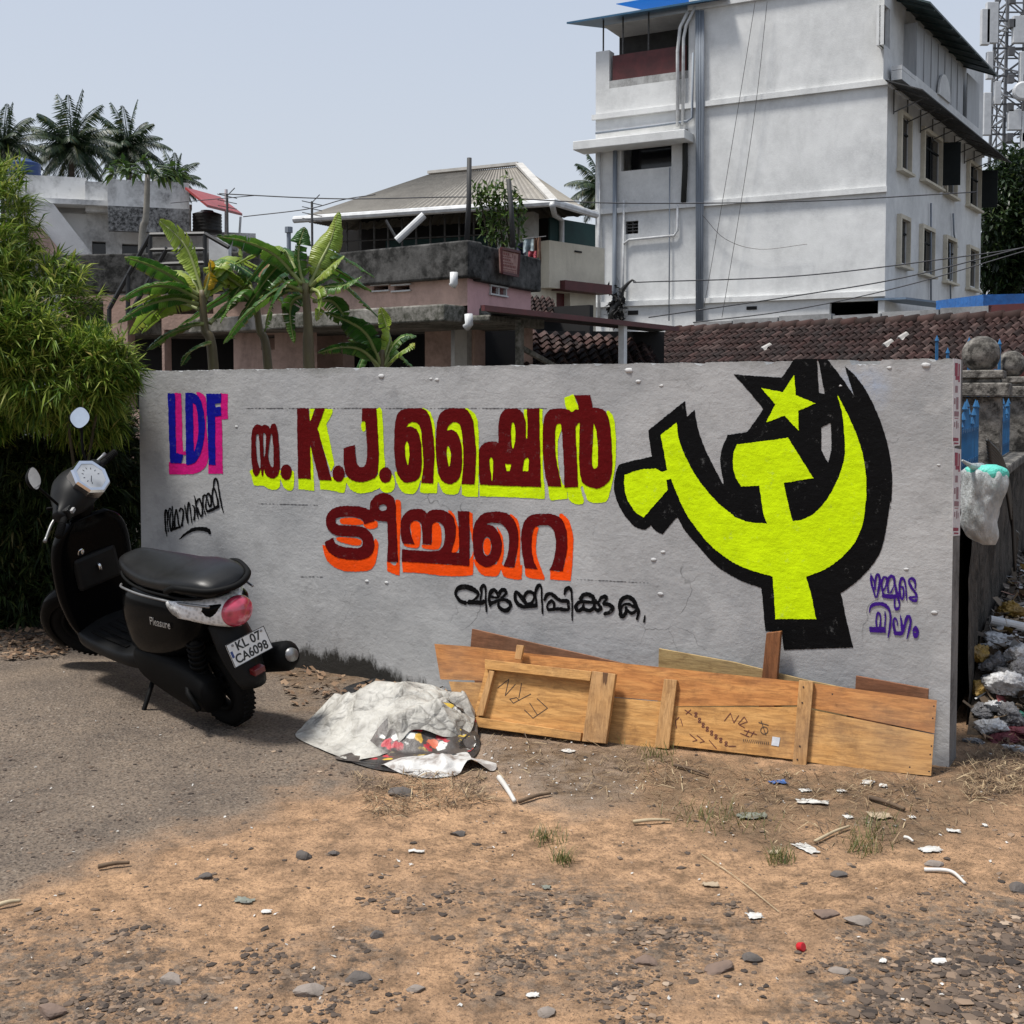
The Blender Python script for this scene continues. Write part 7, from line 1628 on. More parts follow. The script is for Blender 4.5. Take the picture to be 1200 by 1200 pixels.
def flap(pts, w, hgt, seed, n=60, m=14):
    c_ = [gnd(p[0], p[1]) for p in pts]; c_ = [Vector(p) for p in catmull([tuple(p) for p in c_], n // (len(c_) - 1))]; vs = []; N_ = len(c_)
    for i, p in enumerate(c_):
        tg = (c_[min(i + 1, N_ - 1)] - c_[max(i - 1, 0)]); tg.z = 0; tg.normalize(); sd = Vector((-tg.y, tg.x, 0)); e = math.sin(math.pi * min(1, max(0, (i + 1.5) / (N_ + 2)))) ** .5
        for k in range(m + 1):
            a = k / m; q = p + sd * (w * e * (a - .3)) ; z = hgt * e * math.sin(math.pi * a) ** .7 * (1 + .5 * fbm(i * .12, a * 3, seed, 2)) + .014 * abs(fbm(i * .25, a * 6, seed + 3, 3)) * 2
            vs.append((q.x, q.y, gh(q.x, q.y) + .006 + z))
    b = MB(); b.smooth = True; b.add(vs, [(i * (m + 1) + k, (i + 1) * (m + 1) + k, (i + 1) * (m + 1) + k + 1, i * (m + 1) + k + 1) for i in range(N_ - 1) for k in range(m)]); return b
crumpled('flowered_flap', [(392,891),(425,880),(450,872),(490,864),(540,858),(558,858),(556,878),(530,889),(480,896),(440,897)], lambda x, y: max(hf(x, y) * .96 - .014, .5 * f3(x, y)), 110, .009, 11, M_FLOR)
crumpled('black_flap', [(398,890),(430,893),(480,891),(530,882),(556,866),(562,880),(545,896),(505,906),(450,905)], lambda x, y: f3(x, y) * .55, 50, .010, 13, M_BLKP)
crumpled('trailing_flap', [(446,899),(480,896),(520,888),(545,884),(556,892),(580,898),(578,905),(552,903),(530,911),(490,912)], mound(gnd(515, 900).x, gnd(515, 900).y, .26, .09, .055), 40, .009, 17, M_TRAIL)
# ------------------------------------------------------------------ rubbish at the right edge
rm = MB(); rnd = random.Random(6)
hx0 = gnd(1136, 900); 
def moundz(x, y):
    s_ = (Vector((x, y, 0)) - KA).dot(KF.X); n_ = (Vector((x, y, 0)) - KA).dot(KF.N)
    return (0.34 * sstep(1.0, 0.02, n_) + .06 * abs(mnoise.noise(Vector((x * 6, y * 6, 1)))) * sstep(1.1, .6, n_)) * sstep(-.25, .5, s_) + 0.05 * fbm(x * 5, y * 5, 2, 3) * sstep(1.1, .3, n_) * sstep(-.2, .3, s_)
vs = []; NS_, NN_ = 60, 26
for i in range(NS_ + 1):
    for k in range(NN_ + 1):
        p = KF.pt(-.25 + 4.8 * i / NS_, 0, .02 + 1.15 * k / NN_); vs.append((p.x, p.y, gz(p.x, p.y) - .012 + moundz(p.x, p.y)))
rm.smooth = True; rm.add(vs, [(i * (NN_ + 1) + k, i * (NN_ + 1) + k + 1, (i + 1) * (NN_ + 1) + k + 1, (i + 1) * (NN_ + 1) + k) for i in range(NS_) for k in range(NN_)])
o = rm.build('soil_mound', simple('dark_litter_soil', (.09, .065, .042), (.03, .023, .018), 14, .95, .8, 40, .03, lo=.3, hi=.7), fix=False); tag(o, 'bank of dark soil and rotten litter along the foot of the compound wall', kind='stuff')
def crumple(name, p, r, mat, seed, lab, cat, group=None, sq=(1, 1, .6), n=5):
    bm = bmesh.new(); bmesh.ops.create_icosphere(bm, subdivisions=n, radius=1.0); rn = random.Random(seed); pl = [(rdir(rn), rn.uniform(.45, .9)) for _ in range(16)]
    for v in bm.verts:
        d = v.co.normalized(); k = 1.0
        for q, h in pl:
            dt = d.dot(q)
            if dt > .05: k = min(k, h / dt)
        k *= 1 + .30 * (abs(mnoise.noise(d * 2.6 + Vector((seed, 0, 0)))) - .2) + .26 * (abs(mnoise.noise(d * 5 + Vector((0, seed, 0)))) - .2) + .12 * (abs(mnoise.noise(d * 12 + Vector((0, seed, 3)))) - .2)
        v.co = Vector((d.x * sq[0], d.y * sq[1], d.z * sq[2])) * k * r
        if v.co.z < -r * sq[2] * .45: v.co.z = -r * sq[2] * .45
    me = bpy.data.meshes.new(name); bm.to_mesh(me); bm.free(); me.materials.append(mat); me.polygons.foreach_set('use_smooth', [True] * len(me.polygons))
    o = bpy.data.objects.new(name, me); link(o); o.location = p + Vector((0, 0, r * sq[2] * .40)); o.rotation_euler = (0, 0, rn.random() * 6); return tag(o, lab, cat, group)
M_PW = simple('dirty_white_plastic', (.55, .55, .55), (.27, .265, .265), 14, .4, .8, 26, .03); M_PG = simple('grey_plastic', (.20, .195, .20), (.07, .068, .07), 20, .4, 1.0, 45, .03)
M_MC = simple('maroon_cloth', (.16, .035, .045), (.08, .02, .025), 16, .8, .8, 25, .03); M_YP = simple('yellow_wrapper', (.36, .22, .04), (.18, .11, .03), 18, .5, .8, 25, .03); M_TAN0 = simple('tan_carton', (.30, .22, .14), (.2, .14, .09), 14, .8); M_GP = simple('green_wrapper', (.03, .14, .10), (.02, .07, .06), 18, .5)
def onm(px, py):
    d = ray(px, py); t0 = 3.5
    while t0 < 12:
        p = CAM + d * t0
        if p.z < gz(p.x, p.y) + moundz(p.x, p.y) or (p - KA).dot(KF.N) < 0.03: return p
        t0 += 0.01
    return p
for px, py, r, mt, sd, lab, cat, sq in (
    (1158,858,.115,M_PW,1,'crumpled white plastic bag in front of the rubbish bank','plastic bag',(1.25,.8,.55)), (1186,845,.10,M_PG,2,'grey plastic bag with a dirty sheen at the right edge, above the maroon cloth','plastic bag',(1.1,.9,.7)),
    (1150,838,.085,M_PG,3,'small grey crumpled sheet close to the foot of the compound wall','plastic sheet',(1,1,.6)), (1183,812,.125,M_PW,4,'largest pale plastic bag in the middle of the rubbish bank','plastic bag',(1.1,1,.75)),
    (1165,785,.10,M_PG,5,'torn grey plastic bag with dark folds halfway up the rubbish','plastic bag',(1,1,.8)), (1190,778,.10,M_PW,6,'white plastic bag at the right edge below the white pipe','plastic bag',(1,1,.8)),
    (1172,752,.11,M_PW,7,'bright white plastic sheet just below the white pipe','plastic sheet',(1.4,1,.4)), (1150,775,.08,M_YP,8,'yellow brown wrapper on the left side of the rubbish','wrapper',(.7,1,1)),
    (1147,812,.06,M_YP,9,'small mustard wrapper beside the compound wall foot','wrapper',(1,1,.8)), (1178,868,.10,M_MC,10,'maroon cloth lying under the white plastic bag','cloth',(1.5,1,.4)),
    (1197,862,.09,M_MC,11,'dark red rag cut by the right edge of the photo','cloth',(1.2,1,.5)), (1196,838,.05,M_GP,12,'small green wrapper at the right edge','wrapper',(1.3,1,.4)), (1185,722,.09,M_YP,13,'brown dried leaf wrapper behind the white pipe','wrapper',(1.3,1,.7)), (1198,800,.10,M_PG,14,'grey bag bulging at the right edge of the rubbish','plastic bag',(1,1,.9)),
    (1168,832,.08,M_PW,15,'crumpled pale bag between the small grey sheet and the largest bag','plastic bag',(1.2,1,.6)), (1178,792,.07,M_PG,16,'dark grey scrunched bag above the largest pale bag','plastic bag',(1.2,1,.7)),
    (1160,762,.07,M_PW,17,'dull white sheet left of the bright white sheet','plastic sheet',(1.2,1,.5)), (1196,735,.07,M_TAN0,18,'tan carton scrap behind the white pipe at the right edge','carton',(1.2,1,.6)),
    (1144,870,.05,M_PG,19,'little grey scrap nearest the end of the painted wall','plastic sheet',(1.3,1,.4)), (1192,880,.06,M_PW,20,'torn white wrapper below the dark red rag','wrapper',(1.4,1,.3))):
    crumple('plastic_bag' if cat == 'plastic bag' else cat.replace(' ', '_'), onm(px, py), r * .82, mt, sd, lab, cat, None, sq)
b = MB(); pa, pb = onm(1160, 738), onm(1225, 752); d_ = Vector((0, 0, .05)); b.tube([Vector((0, 0, 0)), pb - pa], .022, 12); o = b.build('plastic_pipe', M_PVC, smooth=False); o.location = pa + d_; tag(o, 'white plastic pipe lying across the top of the rubbish', 'pipe')

# ------------------------------------------------------------------ small things on the ground
def scrap(px, py, w, h, rot, mat, lab, cat='paper scrap', group='scraps on the ground', curl=.25, seed=None, name='paper_scrap'):
    p = gnd(px, py); k = p.y / F_PX; W_, H_ = w * k, h * k * 2.3; sd = seed if seed is not None else px * .37; n, m = 14, 9; rn = random.Random(int(px * 7 + py)); vs = []
    for i in range(n + 1):
        for j in range(m + 1):
            u, v = i / n - .5, j / m - .5; e = 1 - .55 * abs(mnoise.noise(Vector((u * 5, v * 5, sd)))) * (abs(u) + abs(v)) * 1.6
            z = curl * W_ * (.5 * abs(fbm(u * 2.2 + sd, v * 2.2, sd, 3)) + .22 * max(0, mnoise.noise(Vector((u * 7 + sd, v * 7, sd)))))
            x, y = u * W_ * e, v * H_ * e; vs.append((x * math.cos(rot) - y * math.sin(rot), x * math.sin(rot) + y * math.cos(rot), z))
    b = MB(); b.smooth = True; b.add(vs, [(i * (m + 1) + j, (i + 1) * (m + 1) + j, (i + 1) * (m + 1) + j + 1, i * (m + 1) + j + 1) for i in range(n) for j in range(m)])
    vs2 = [(x, y, gh(p.x + x, p.y + y) - p.z + z + .005) for x, y, z in b.v]; b.v = vs2
    o = b.build(name, mat); o.location = p; return tag(o, lab, cat, group)
M_PAP = simple('white_paper', (.54, .53, .50), (.36, .34, .31), 40, .7); M_GRN = simple('grey_green_plastic', (.20, .21, .17), (.10, .10, .085), 16, .5); M_BLS = simple('blue_plastic_scrap', (.05, .13, .36), (.03, .08, .22), 14, .45); M_TAN = simple('tan_cardboard', (.36, .28, .19), (.24, .18, .12), 14, .8)
zG = lambda x, y: (x / 2.857 + 780, y / 2.857 + 900)
for x, y, w, h, ro, mt, lab in ((378,52,34,10,.1,M_BLS,'crumpled blue plastic scrap below the long crate panel'), (495,118,58,11,-.25,M_PAP,'long torn white paper strip on the straw'), (676,52,20,11,-.5,M_PAP,'white paper scrap under the bottom edge of the crate panel, left of a pair'), (728,62,14,9,-.3,M_PAP,'smaller white scrap next to the crate panel corner'),
    (588,80,16,9,.4,M_PAP,'round white scrap above the long torn paper strip'), (468,78,22,8,.1,M_PAP,'flat white flake between the blue scrap and the torn strip'), (290,165,52,15,0,M_GRN,'flattened grey green plastic sheet in the dry grass'), (885,278,40,11,.05,M_PAP,'crumpled white tissue alone on the sand at the right'), (965,215,24,7,-.3,M_PAP,'thin white scrap above the white tissue'),
    (470,272,24,24,.5,M_PAP,'star shaped torn white paper beside green grass'), (360,287,20,8,0,M_TAN,'tan paper scrap left of the torn star shaped paper'), (720,165,38,18,.2,M_TAN,'beige paper sheet in the straw below the crate panel'), (612,168,16,8,.2,M_PAP,'small white scrap left of the beige sheet'),
    (298,500,30,12,.1,M_PAP,'shredded white tissue at the end of the long twig'), (150,395,30,9,0,M_TAN,'tan flat scrap near the long twig'), (825,168,12,6,.2,M_PAP,'tiny white scrap right of the beige sheet'), (1070,195,8,7,0,M_PAP,'tiny white scrap near the wall corner'), (728,650,12,7,-.6,M_PAP,'little white flake left of the white broken tile')):
    a = zG(x, y); scrap(a[0], a[1], w / 2.857 * 2.1, h / 2.857 * 1.9, ro, mt, lab)
for px, py, w, h, ro, mt, lab in ((286,1057,26,7,-.2,M_GRN,'curled grey green leaf like scrap on the sand at lower left'), (312,1070,13,4,0,M_PAP,'pale yellow chip right of the curled scrap'), (488,999,22,3,0,M_PAP,'narrow white strip on the sand below the tarpaulin'), (1141,868,14,6,.3,M_PAP,'white flake in front of the rubbish bank'), (665,881,13,9,.8,M_PAP,'white paper curl below the crate lid'), (545,893,9,6,0,M_PAP,'white chip right of the tarpaulin tail'), (640,1041,12,6,0,M_GRN,'pale round scrap left of the long twig'), (624,1168,18,5,.2,M_PAP,'white sliver near the bottom edge of the photo')):
    scrap(px, py, w, h, ro, mt, lab)
def stick(p0, p1, rad, mat, lab, bow=.02, z=.012, cat='stick', group='sticks on the ground', name='stick'):
    a, c_ = gnd(*p0), gnd(*p1); a.z = gh(a.x, a.y) + z; c_.z = gh(c_.x, c_.y) + z; m_ = (a + c_) / 2 + Vector((bow, bow, .004)); b = MB()
    b.tube([Vector(p) - a for p in catmull([tuple(a), tuple(m_), tuple(c_)], 8)], [rad * (1 - .02 * i) for i in range(17)], 7); o = b.build(name, mat, smooth=True); o.location = a; return tag(o, lab, cat, group)
M_TWIG = simple('brown_twig', (.13, .085, .05), (.07, .045, .028), 14, .9); M_TWIGP = simple('pale_twig', (.42, .34, .22), (.3, .23, .14), 14, .8); M_WSTK = simple('white_strip', (.62, .6, .56), rough=.6)
stick((822,1003), (913,1071), .0017, M_TWIGP, 'long thin pale twig lying on the sand below the crates', .004, .006); stick((1083,1022), (1131,1038), .007, M_WSTK, 'bent white plastic strip on the sand at the right', .03, .008); stick((742,967), (785,965), .007, M_TWIGP, 'short pale flat stick on the dirt below the crate lid', 0)
stick((585,914), (603,942), .012, M_WSTK, 'flat white stick beside the tail of the tarpaulin', 0, .010); stick((608,943), (645,933), .008, M_TWIG, 'dark brown twig right of the flat white stick', .005); stick((790,900), (830,912), .007, M_TWIG, 'dark stick in the straw under the long crate panel', 0)
stick((1018,938), (1060,952), .010, M_TWIG, 'dark rough stick near the beige sheet of paper', 0); stick((955,990), (995,972), .006, M_TWIGP, 'pale forked stalk left of the green grass tuft', .01); stick((115,1020), (152,1015), .008, M_TWIG, 'brown stick on the border of asphalt and sand at left', .0); stick((-6,1067), (24,1060), .008, M_TWIGP, 'pale stick cut by the left edge of the photo', 0); stick((1060,985), (1070,990), .006, M_WSTK, 'short white stub near the white tissue', 0)
def rock(px, py, w, h, lab, mat, seed, group='stones on the sand', dz=0.0, name='stone'):
    p = gnd(px, py); k = p.y / F_PX; bm = bmesh.new(); bmesh.ops.create_icosphere(bm, subdivisions=3, radius=1.0); rn = random.Random(seed); pl = [(rdir(rn), rn.uniform(.5, .85)) for _ in range(12)]
    for v in bm.verts:
        d = v.co.normalized(); kk = 1.0
        for q, hh in pl:
            dt = d.dot(q)
            if dt > .1: kk = min(kk, hh / dt)
        v.co = Vector((d.x * w * k * .46, d.y * w * k * .34, d.z * h * k * .42)) * kk * 1.25 * (1 + .06 * mnoise.noise(d * 5 + Vector((seed, 0, 0))))
    me = bpy.data.meshes.new(name); bm.to_mesh(me); bm.free(); me.materials.append(mat); o = bpy.data.objects.new(name, me); link(o); o.location = p + Vector((0, 0, h * k * .10)); o.rotation_euler = (rn.uniform(-.15, .15), rn.uniform(-.15, .15), rn.uniform(-.5, .5)); return tag(o, lab, 'stone', group)
M_STN = simple('dark_stone', (.10, .085, .075), (.055, .047, .042), 16, .9, .6, 40, .01); M_STB = simple('brown_stone', (.17, .115, .085), (.10, .07, .055), 14, .9, .5, 40, .01); M_STG = simple('grey_slab_stone', (.24, .20, .17), (.15, .125, .105), 12, .9, .5, 40, .01); M_STW = simple('white_tile_chip', (.64, .62, .57), (.5, .47, .43), 10, .6)
for i, (px, py, w, h, lab, mt) in enumerate(((358,1005,22,14,'largest black stone on the sand at left centre',M_STN), (240,1029,17,11,'small dark triangular stone left of the curled scrap',M_STN), (392,1001,17,7,'flat dark stone right of the largest black stone',M_STN), (442,1097,17,12,'dark stone in the orange sand near the bottom centre',M_STN), (418,1148,32,14,'flat dark slab stone close to the bottom left centre',M_STN), (363,1164,38,15,'pale topped stone among gravel at bottom left',M_STG), (198,1150,34,14,'rounded grey stone in the gravel at bottom left',M_STG),
    (538,978,22,9,'dark stone below the narrow white strip',M_STN), (468,931,28,15,'dark lump in the straw below the tarpaulin',M_STN), (845,1135,44,16,'flat red brown stone among dark gravel below the long twig',M_STB), (880,1124,26,12,'dark grey stone right of the flat red brown one',M_STN), (755,1128,30,12,'brown angular stone below the gravel in the middle',M_STB), (967,1073,34,11,'flat brown slate left of the pale slate on the sand',M_STB), (1004,1080,34,12,'flat pale slate on the sand',M_STG), (984,1026,22,9,'dark pebble right of the pale forked stalk',M_STN), (1093,1013,22,9,'grey stone left of the bent white strip',M_STG), (980,1138,28,9,'pale flat stone below the red cap',M_STG), (995,1151,20,9,'small dark flat stone just right of the pale flat stone',M_STN), (1193,1043,26,14,'dark rough stone at the right edge',M_STN), (1101,1128,25,9,'white broken tile piece on the sand at lower right',M_STW), (60,1188,40,16,'brown stone in the bottom left corner',M_STB), (488,1160,24,12,'grey stone near bottom centre left of the dark gravel',M_STG), (640,1187,30,11,'flat grey stone at the bottom edge left of centre',M_STG))):
    rock(px, py, w, h, lab, mt, i + 3)
b = MB(); b.smooth = False; b.lathe((0, 0, 0), [(.0115, 0), (.0122, .003), (.0122, .015), (.010, .017)], 20); o = b.build('bottle_cap', simple('red_plastic', (.45, .008, .015), rough=.35)); p = gnd(936, 1113); o.location = p + Vector((0, 0, .008)); o.rotation_euler = (R(70), .2, .6); tag(o, 'small red bottle cap lying on the sand', 'bottle cap')
# stuff nobody would count: gravel, straw, dry leaves, flecks, grass
ICO = bmesh.new(); bmesh.ops.create_icosphere(ICO, subdivisions=1, radius=1.0); IV = [v.co.copy() for v in ICO.verts]; IF = [tuple(v.index for v in f.verts) for f in ICO.faces]; ICO.free()
_GX, _GY = np.meshgrid(np.arange(-500, 1700, 4.0), np.arange(600, 1400, 4.0)); _SD = {}
def sdq(poly, x, y):
    k = id(poly)
    if k not in _SD: _SD[k] = (poly_sd(poly, _GX, _GY), poly)
    i, j = int((y - 600) / 4), int((x + 500) / 4)
    return _SD[k][0][i, j] if 0 <= i < _GX.shape[0] and 0 <= j < _GX.shape[1] else 99.0
def inside(poly, x, y, soft=0): return sdq(poly, x, y) < soft
def stones_mesh(n, seed, pick, smin, smax):
    rnd = random.Random(seed); b = MB(); c_ = 0; tries = 0
    while c_ < n and tries < n * 40:
        tries += 1; x, y = rnd.uniform(-2.6, 2.9), rnd.uniform(2.4, 5.4)
        if abs(x) > y * .52: continue
        px, py = px_of(x, y, 0)
        if not pick(px, py, x, y, rnd): continue
        s_ = smin * (smax / smin) ** (rnd.random() ** 3.0); e = Vector((rnd.uniform(.7, 1.4), rnd.uniform(.7, 1.2), rnd.uniform(.16, .42))); a = rnd.random() * 6.28; ca_, sa_ = math.cos(a), math.sin(a); z = gh(x, y) + s_ * .12
        vs = []
        for v in IV:
            k = s_ * rnd.uniform(.55, 1.2); q = Vector((v.x * e.x, v.y * e.y, v.z * e.z)) * k; vs.append((x + q.x * ca_ - q.y * sa_, y + q.x * sa_ + q.y * ca_, z + q.z))
        b.add(vs, IF); c_ += 1
    return b
def gpick(px, py, x, y, rnd):
    d = min(sdq(p, px, py) for p in Z_GRAVEL); cl = fbm(x * 5, y * 5, 4, 3)
    pr = 1.0 if d < -15 else (.45 if d < 25 else .05)
    return rnd.random() < pr * (0.06 + 2.6 * max(0, cl + .02)) 
t = NT('mixed_gravel'); t.done(t.ramp(t.island(), [(0, (.038, .031, .027)), (.45, (.085, .064, .050)), (.8, (.15, .108, .078)), (.96, (.25, .175, .12)), (1, (.34, .26, .19))]), .9, t.bump(t.noise(60, 4, .6), .4, .004), Specular_IOR_Level=.2); M_GRV = t.mat
o = stones_mesh(12500, 1, gpick, .0022, .0145).build('gravel', M_GRV); tag(o, 'scattered dark gravel and chips over the sand', kind='stuff')
crn = [(1040,1130),(1110,1085),(1260,1060),(1260,1260),(960,1260),(1000,1170)]
o = stones_mesh(1500, 2, lambda px, py, x, y, r: inside(crn, px, py) , .008, .024).build('crushed_stone', M_GRV); tag(o, 'patch of grey crushed stone in the bottom right corner', kind='stuff')
def ppick(px, py, x, y, rnd): return rnd.random() < .5 and inside(Z_ASPHALT, px, py)
o = stones_mesh(2200, 3, ppick, .002, .010).build('asphalt_grit', M_GRV); tag(o, 'loose grit on the worn asphalt', kind='stuff')
def strips(n, seed, polys, L0, L1, w, lift=.01):
    rnd = random.Random(seed); b = MB(); c_ = 0
    while c_ < n:
        poly = polys[rnd.randrange(len(polys))]; xs = [p[0] for p in poly]; ys = [p[1] for p in poly]; px, py = rnd.uniform(min(xs), max(xs)), rnd.uniform(min(ys), max(ys))
        if not inside(poly, px, py): continue
        p = gnd(px, py)
        if (p - WA).dot(WN) < .02 and p.x < WA.x: c_ += 1; continue
        a = rnd.random() * 6.28; L = rnd.uniform(L0, L1); d = Vector((math.cos(a), math.sin(a), rnd.uniform(-.05, .28))); s_ = Vector((-d.y, d.x, rnd.uniform(-.6, .6))).normalized() * w * rnd.uniform(.5, 1.5); q = p + Vector((0, 0, lift * rnd.random() + .002)); m_ = q + d * L * .5 + Vector((0, 0, .25 * L * rnd.random())); e = q + d * L * rnd.uniform(.8, 1) + s_ * rnd.uniform(-3, 3)
        if abs((p - B0).dot(BH)) < L + .05 and p.x > B0.x and p.x < B1.x and (p - B0).dot(BH) < .03: c_ += 1; continue
        b.add([q - s_, q + s_, m_ + s_, m_ - s_, e], [(0, 1, 2, 3), (3, 2, 4)]); c_ += 1
    return b
t = NT('dry_straw'); t.done(t.ramp(t.island(), [(0, (.045, .027, .016)), (.45, (.13, .082, .045)), (.8, (.24, .165, .09)), (1, (.38, .29, .17))]), .8); M_STRAW = t.mat
tri_poly = [(1128,905),(1140,880),(1210,870),(1215,925),(1130,940)]
o = strips(3000, 4, [Z_MULCH, Z_MULCH, [(1128,905),(1140,880),(1210,870),(1215,925),(1130,940)], [(690,878),(880,905),(1090,915),(1085,950),(900,935),(740,912)], [(410,910),(560,905),(580,940),(430,960)]], .02, .10, .0013).build('dry_straw', M_STRAW); tag(o, 'dry straw and stalks along the foot of the crates', kind='stuff')
t = NT('dead_leaves'); t.done(t.ramp(t.island(), [(0, (.05, .03, .018)), (.5, (.15, .085, .045)), (1, (.27, .18, .11))]), .85); M_DLF = t.mat
o = strips(1100, 5, [Z_LEAF, [(1140,860),(1160,720),(1230,690),(1230,900)], [(0,735),(120,745),(60,770),(0,775)]], .02, .07, .009, .02).build('dead_leaves', M_DLF); tag(o, 'brown dead leaves heaped at the foot of the wall', kind='stuff')
def bank(n, seed):
    rnd = random.Random(seed); b = MB()
    for _ in range(n):
        s_, n_ = rnd.uniform(-.1, 4.2), rnd.uniform(.05, 1.05) ; p = KF.pt(s_, 0, n_); p.z = gz(p.x, p.y) + moundz(p.x, p.y) + rnd.uniform(0, .03); d = rdir(rnd); d.z *= .4; d.normalize(); e = d.cross(Vector((rnd.uniform(-.6, .6), rnd.uniform(-.6, .6), 1))).normalized(); L, w = rnd.uniform(.015, .075), rnd.uniform(.004, .03)
        u = d.cross(e) * L * rnd.uniform(.1, .35); b.add([p - d * L - e * w, p + u - e * w * .7, p + d * L - e * w * .4, p + d * L + e * w, p + u + e * w * .8, p - d * L + e * w * .6], [(0, 1, 4, 5), (1, 2, 3, 4)])
    return b
t = NT('mixed_litter'); t.done(t.ramp(t.island(), [(0, (.03, .022, .016)), (.4, (.11, .075, .045)), (.6, (.20, .14, .08)), (.72, (.30, .29, .28)), (.9, (.50, .50, .50)), (.95, (.20, .05, .05)), (1, (.30, .22, .05))]), .6)
o = bank(3200, 9).build('litter', t.mat); tag(o, 'small torn litter and leaves covering the rubbish bank', kind='stuff')
o = strips(330, 6, [Z_MULCH, Z_DUST, Z_ASPHALT, [(0,900),(1200,900),(1200,1190),(0,1190)]], .005, .016, .003, .003).build('paper_flecks', M_PAP); tag(o, 'tiny white flecks of paper and plaster on the dirt', kind='stuff')
def grassy(n, seed, spots):
    rnd = random.Random(seed); b = MB()
    for _ in range(n):
        cx, cy, r = spots[rnd.randrange(len(spots))]; p = gnd(cx + rnd.gauss(0, r), cy + rnd.gauss(0, r * .45)); a = rnd.random() * 6.28; L = rnd.uniform(.02, .06); d = Vector((math.cos(a) * .6, math.sin(a) * .6, 1)); s_ = Vector((-math.sin(a), math.cos(a), 0)) * .0014; b.add([p - s_, p + s_, p + d * L * .6 + s_ * .7, p + d * L * .6 - s_ * .7, p + d * L + Vector((d.x, d.y, 0)) * L * .4], [(0, 1, 2, 3), (3, 2, 4)])
    return b
o = grassy(700, 7, [(1025,975,20), (912,1008,9), (1015,995,12), (640,985,10), (770,885,16), (660,1010,6), (820,960,18), (870,960,18)]).build('grass', leafy('short_grass', [(0, (.05, .07, .015)), (.6, (.11, .12, .03)), (1, (.22, .19, .07))])); tag(o, 'sparse short grass among the straw', kind='stuff')

# ------------------------------------------------------------------ wires, antennas, tower, laundry, signboard
M_WIRE = simple('dark_cable', (.045, .045, .05), rough=.6)
def power(pts, rad, lab):
    P = [un(*p) for p in pts]; o0 = P[0]; b = MB(); b.tube([Vector(p) - o0 for p in catmull([tuple(p) for p in P], 10)], rad, 5); o = b.build('power_line', M_WIRE, smooth=True); o.location = o0; tag(o, lab, 'cable', 'overhead cables')
power([(257,227,20),(400,233,20),(560,231,20),(720,238,20),(940,236,20),(1145,225,20)], .010, 'long sagging cable crossing the grey roof and the middle of the white building')
power([(285,254,20.5),(360,245,20.5),(402,234,20.5),(440,228,20.5)], .009, 'short cable rising from the red canopy to the grey roof')
power([(742,331,19),(940,323,19),(1133,300,19),(1215,288,19)], .010, 'upper of the cables across the lower windows of the white building')
power([(760,372,18),(930,347,18),(1060,325,18),(1215,286,18)], .010, 'middle slanting cable across the lower part of the white building')
power([(812,378,18.5),(930,363,18.5),(1060,335,18.5),(1215,290,18.5)], .009, 'lowest slanting cable just above the long tiled roof')
power([(200,238,23),(300,229,21)], .008, 'thin cable running from the weathered house to the antenna mast')
def antenna(px, y0, y1, Y, lab, arms):
    p = un(px, y0, Y); b = MB(); h = un(px, y1, Y).z - p.z; b.tube([(0, 0, 0), (0, 0, h)], .022, 7); o = empty('antenna', p, lab, 'antenna', 'roof antennas'); part_ = b.build('mast', M_STEEL, o); b = MB()
    for k in range(arms): z = h - .04 - .10 * k; b.bar((-.18, .02 * k, z + .05), (.18, -.02 * k, z - .03), .014)
    b.bar((0, 0, h - .02), (.14, 0, h + .12), .014); b.build('arms', M_STEEL, o)
antenna(267, 300, 228, 22.0, 'thin antenna mast beside the red canopy posts', 3); antenna(366, 292, 236, 21.5, 'bent antenna mast at the left end of the grey roof', 4)
b = MB(); p0 = un(339, 345, 15.2); b.tube([(0, 0, 0), (0, 0, un(339, 268, 15.2).z - p0.z)], .028, 8); b.tube([(0, 0, un(339, 268, 15.2).z - p0.z - .05), (.0, 0, un(339, 266, 15.2).z - p0.z)], .05, 8); o = b.build('vent_pipe', M_GREYP); o.location = p0; tag(o, 'grey vertical vent pipe left of the tallest banana plant', 'pipe')
b = MB(); p0 = un(465, 282, 14.5); b.tube([(0, 0, 0), un(497, 252, 14.5) - p0], .045, 10); o = b.build('leaning_pipe', M_PVC, smooth=False); o.location = p0; tag(o, 'white plastic pipe leaning on the mossy parapet under the grey roof', 'pipe')
b = MB(); p0 = un(452, 258, 14.6); b.tube([(0, 0, 0), un(466, 282, 14.6) - p0], .016, 7); o = b.build('thin_rod', M_STEEL); o.location = p0; tag(o, 'thin slanted metal rod crossing the leaning white pipe', 'rod')
# signboard hung on the parapet
sp0 = GR.pp(587, 324, .22); sgn = empty('signboard', sp0, 'weathered pinkish signboard hung on the mossy parapet corner', 'signboard')
q = [GR.pp(x, y, .2) for x, y in ((587,291),(608.5,295.5),(606.5,323.5),(588,319.5))]
b = MB(); b.prism(q, -GR.N * .03); part(b, 'board', simple('faded_pink_sign', (.36, .22, .19), (.22, .12, .10), 12, .8), sgn, fix=True)
b = MB()
for v0, v1, u0, u1 in ((.06, .09, .05, .95), (.14, .24, .12, .48), (.28, .33, .10, .60), (.38, .46, .10, .55), (.52, .57, .08, .7), (.62, .72, .10, .86), (.78, .82, .08, .9), (.88, .91, .1, .9), (.12, .3, .62, .66), (.18, .34, .74, .77)):
    f = lambda u, v: q[0].lerp(q[1], u).lerp(q[3].lerp(q[2], u), v) + GR.N * .0015
    n_ = max(1, int((u1 - u0) * 11))
    for i in range(n_):
        ua, ub = u0 + (u1 - u0) * i / n_, u0 + (u1 - u0) * (i + .72) / n_; b.quad(f(ua, v1), f(ub, v1), f(ub, v0), f(ua, v0))
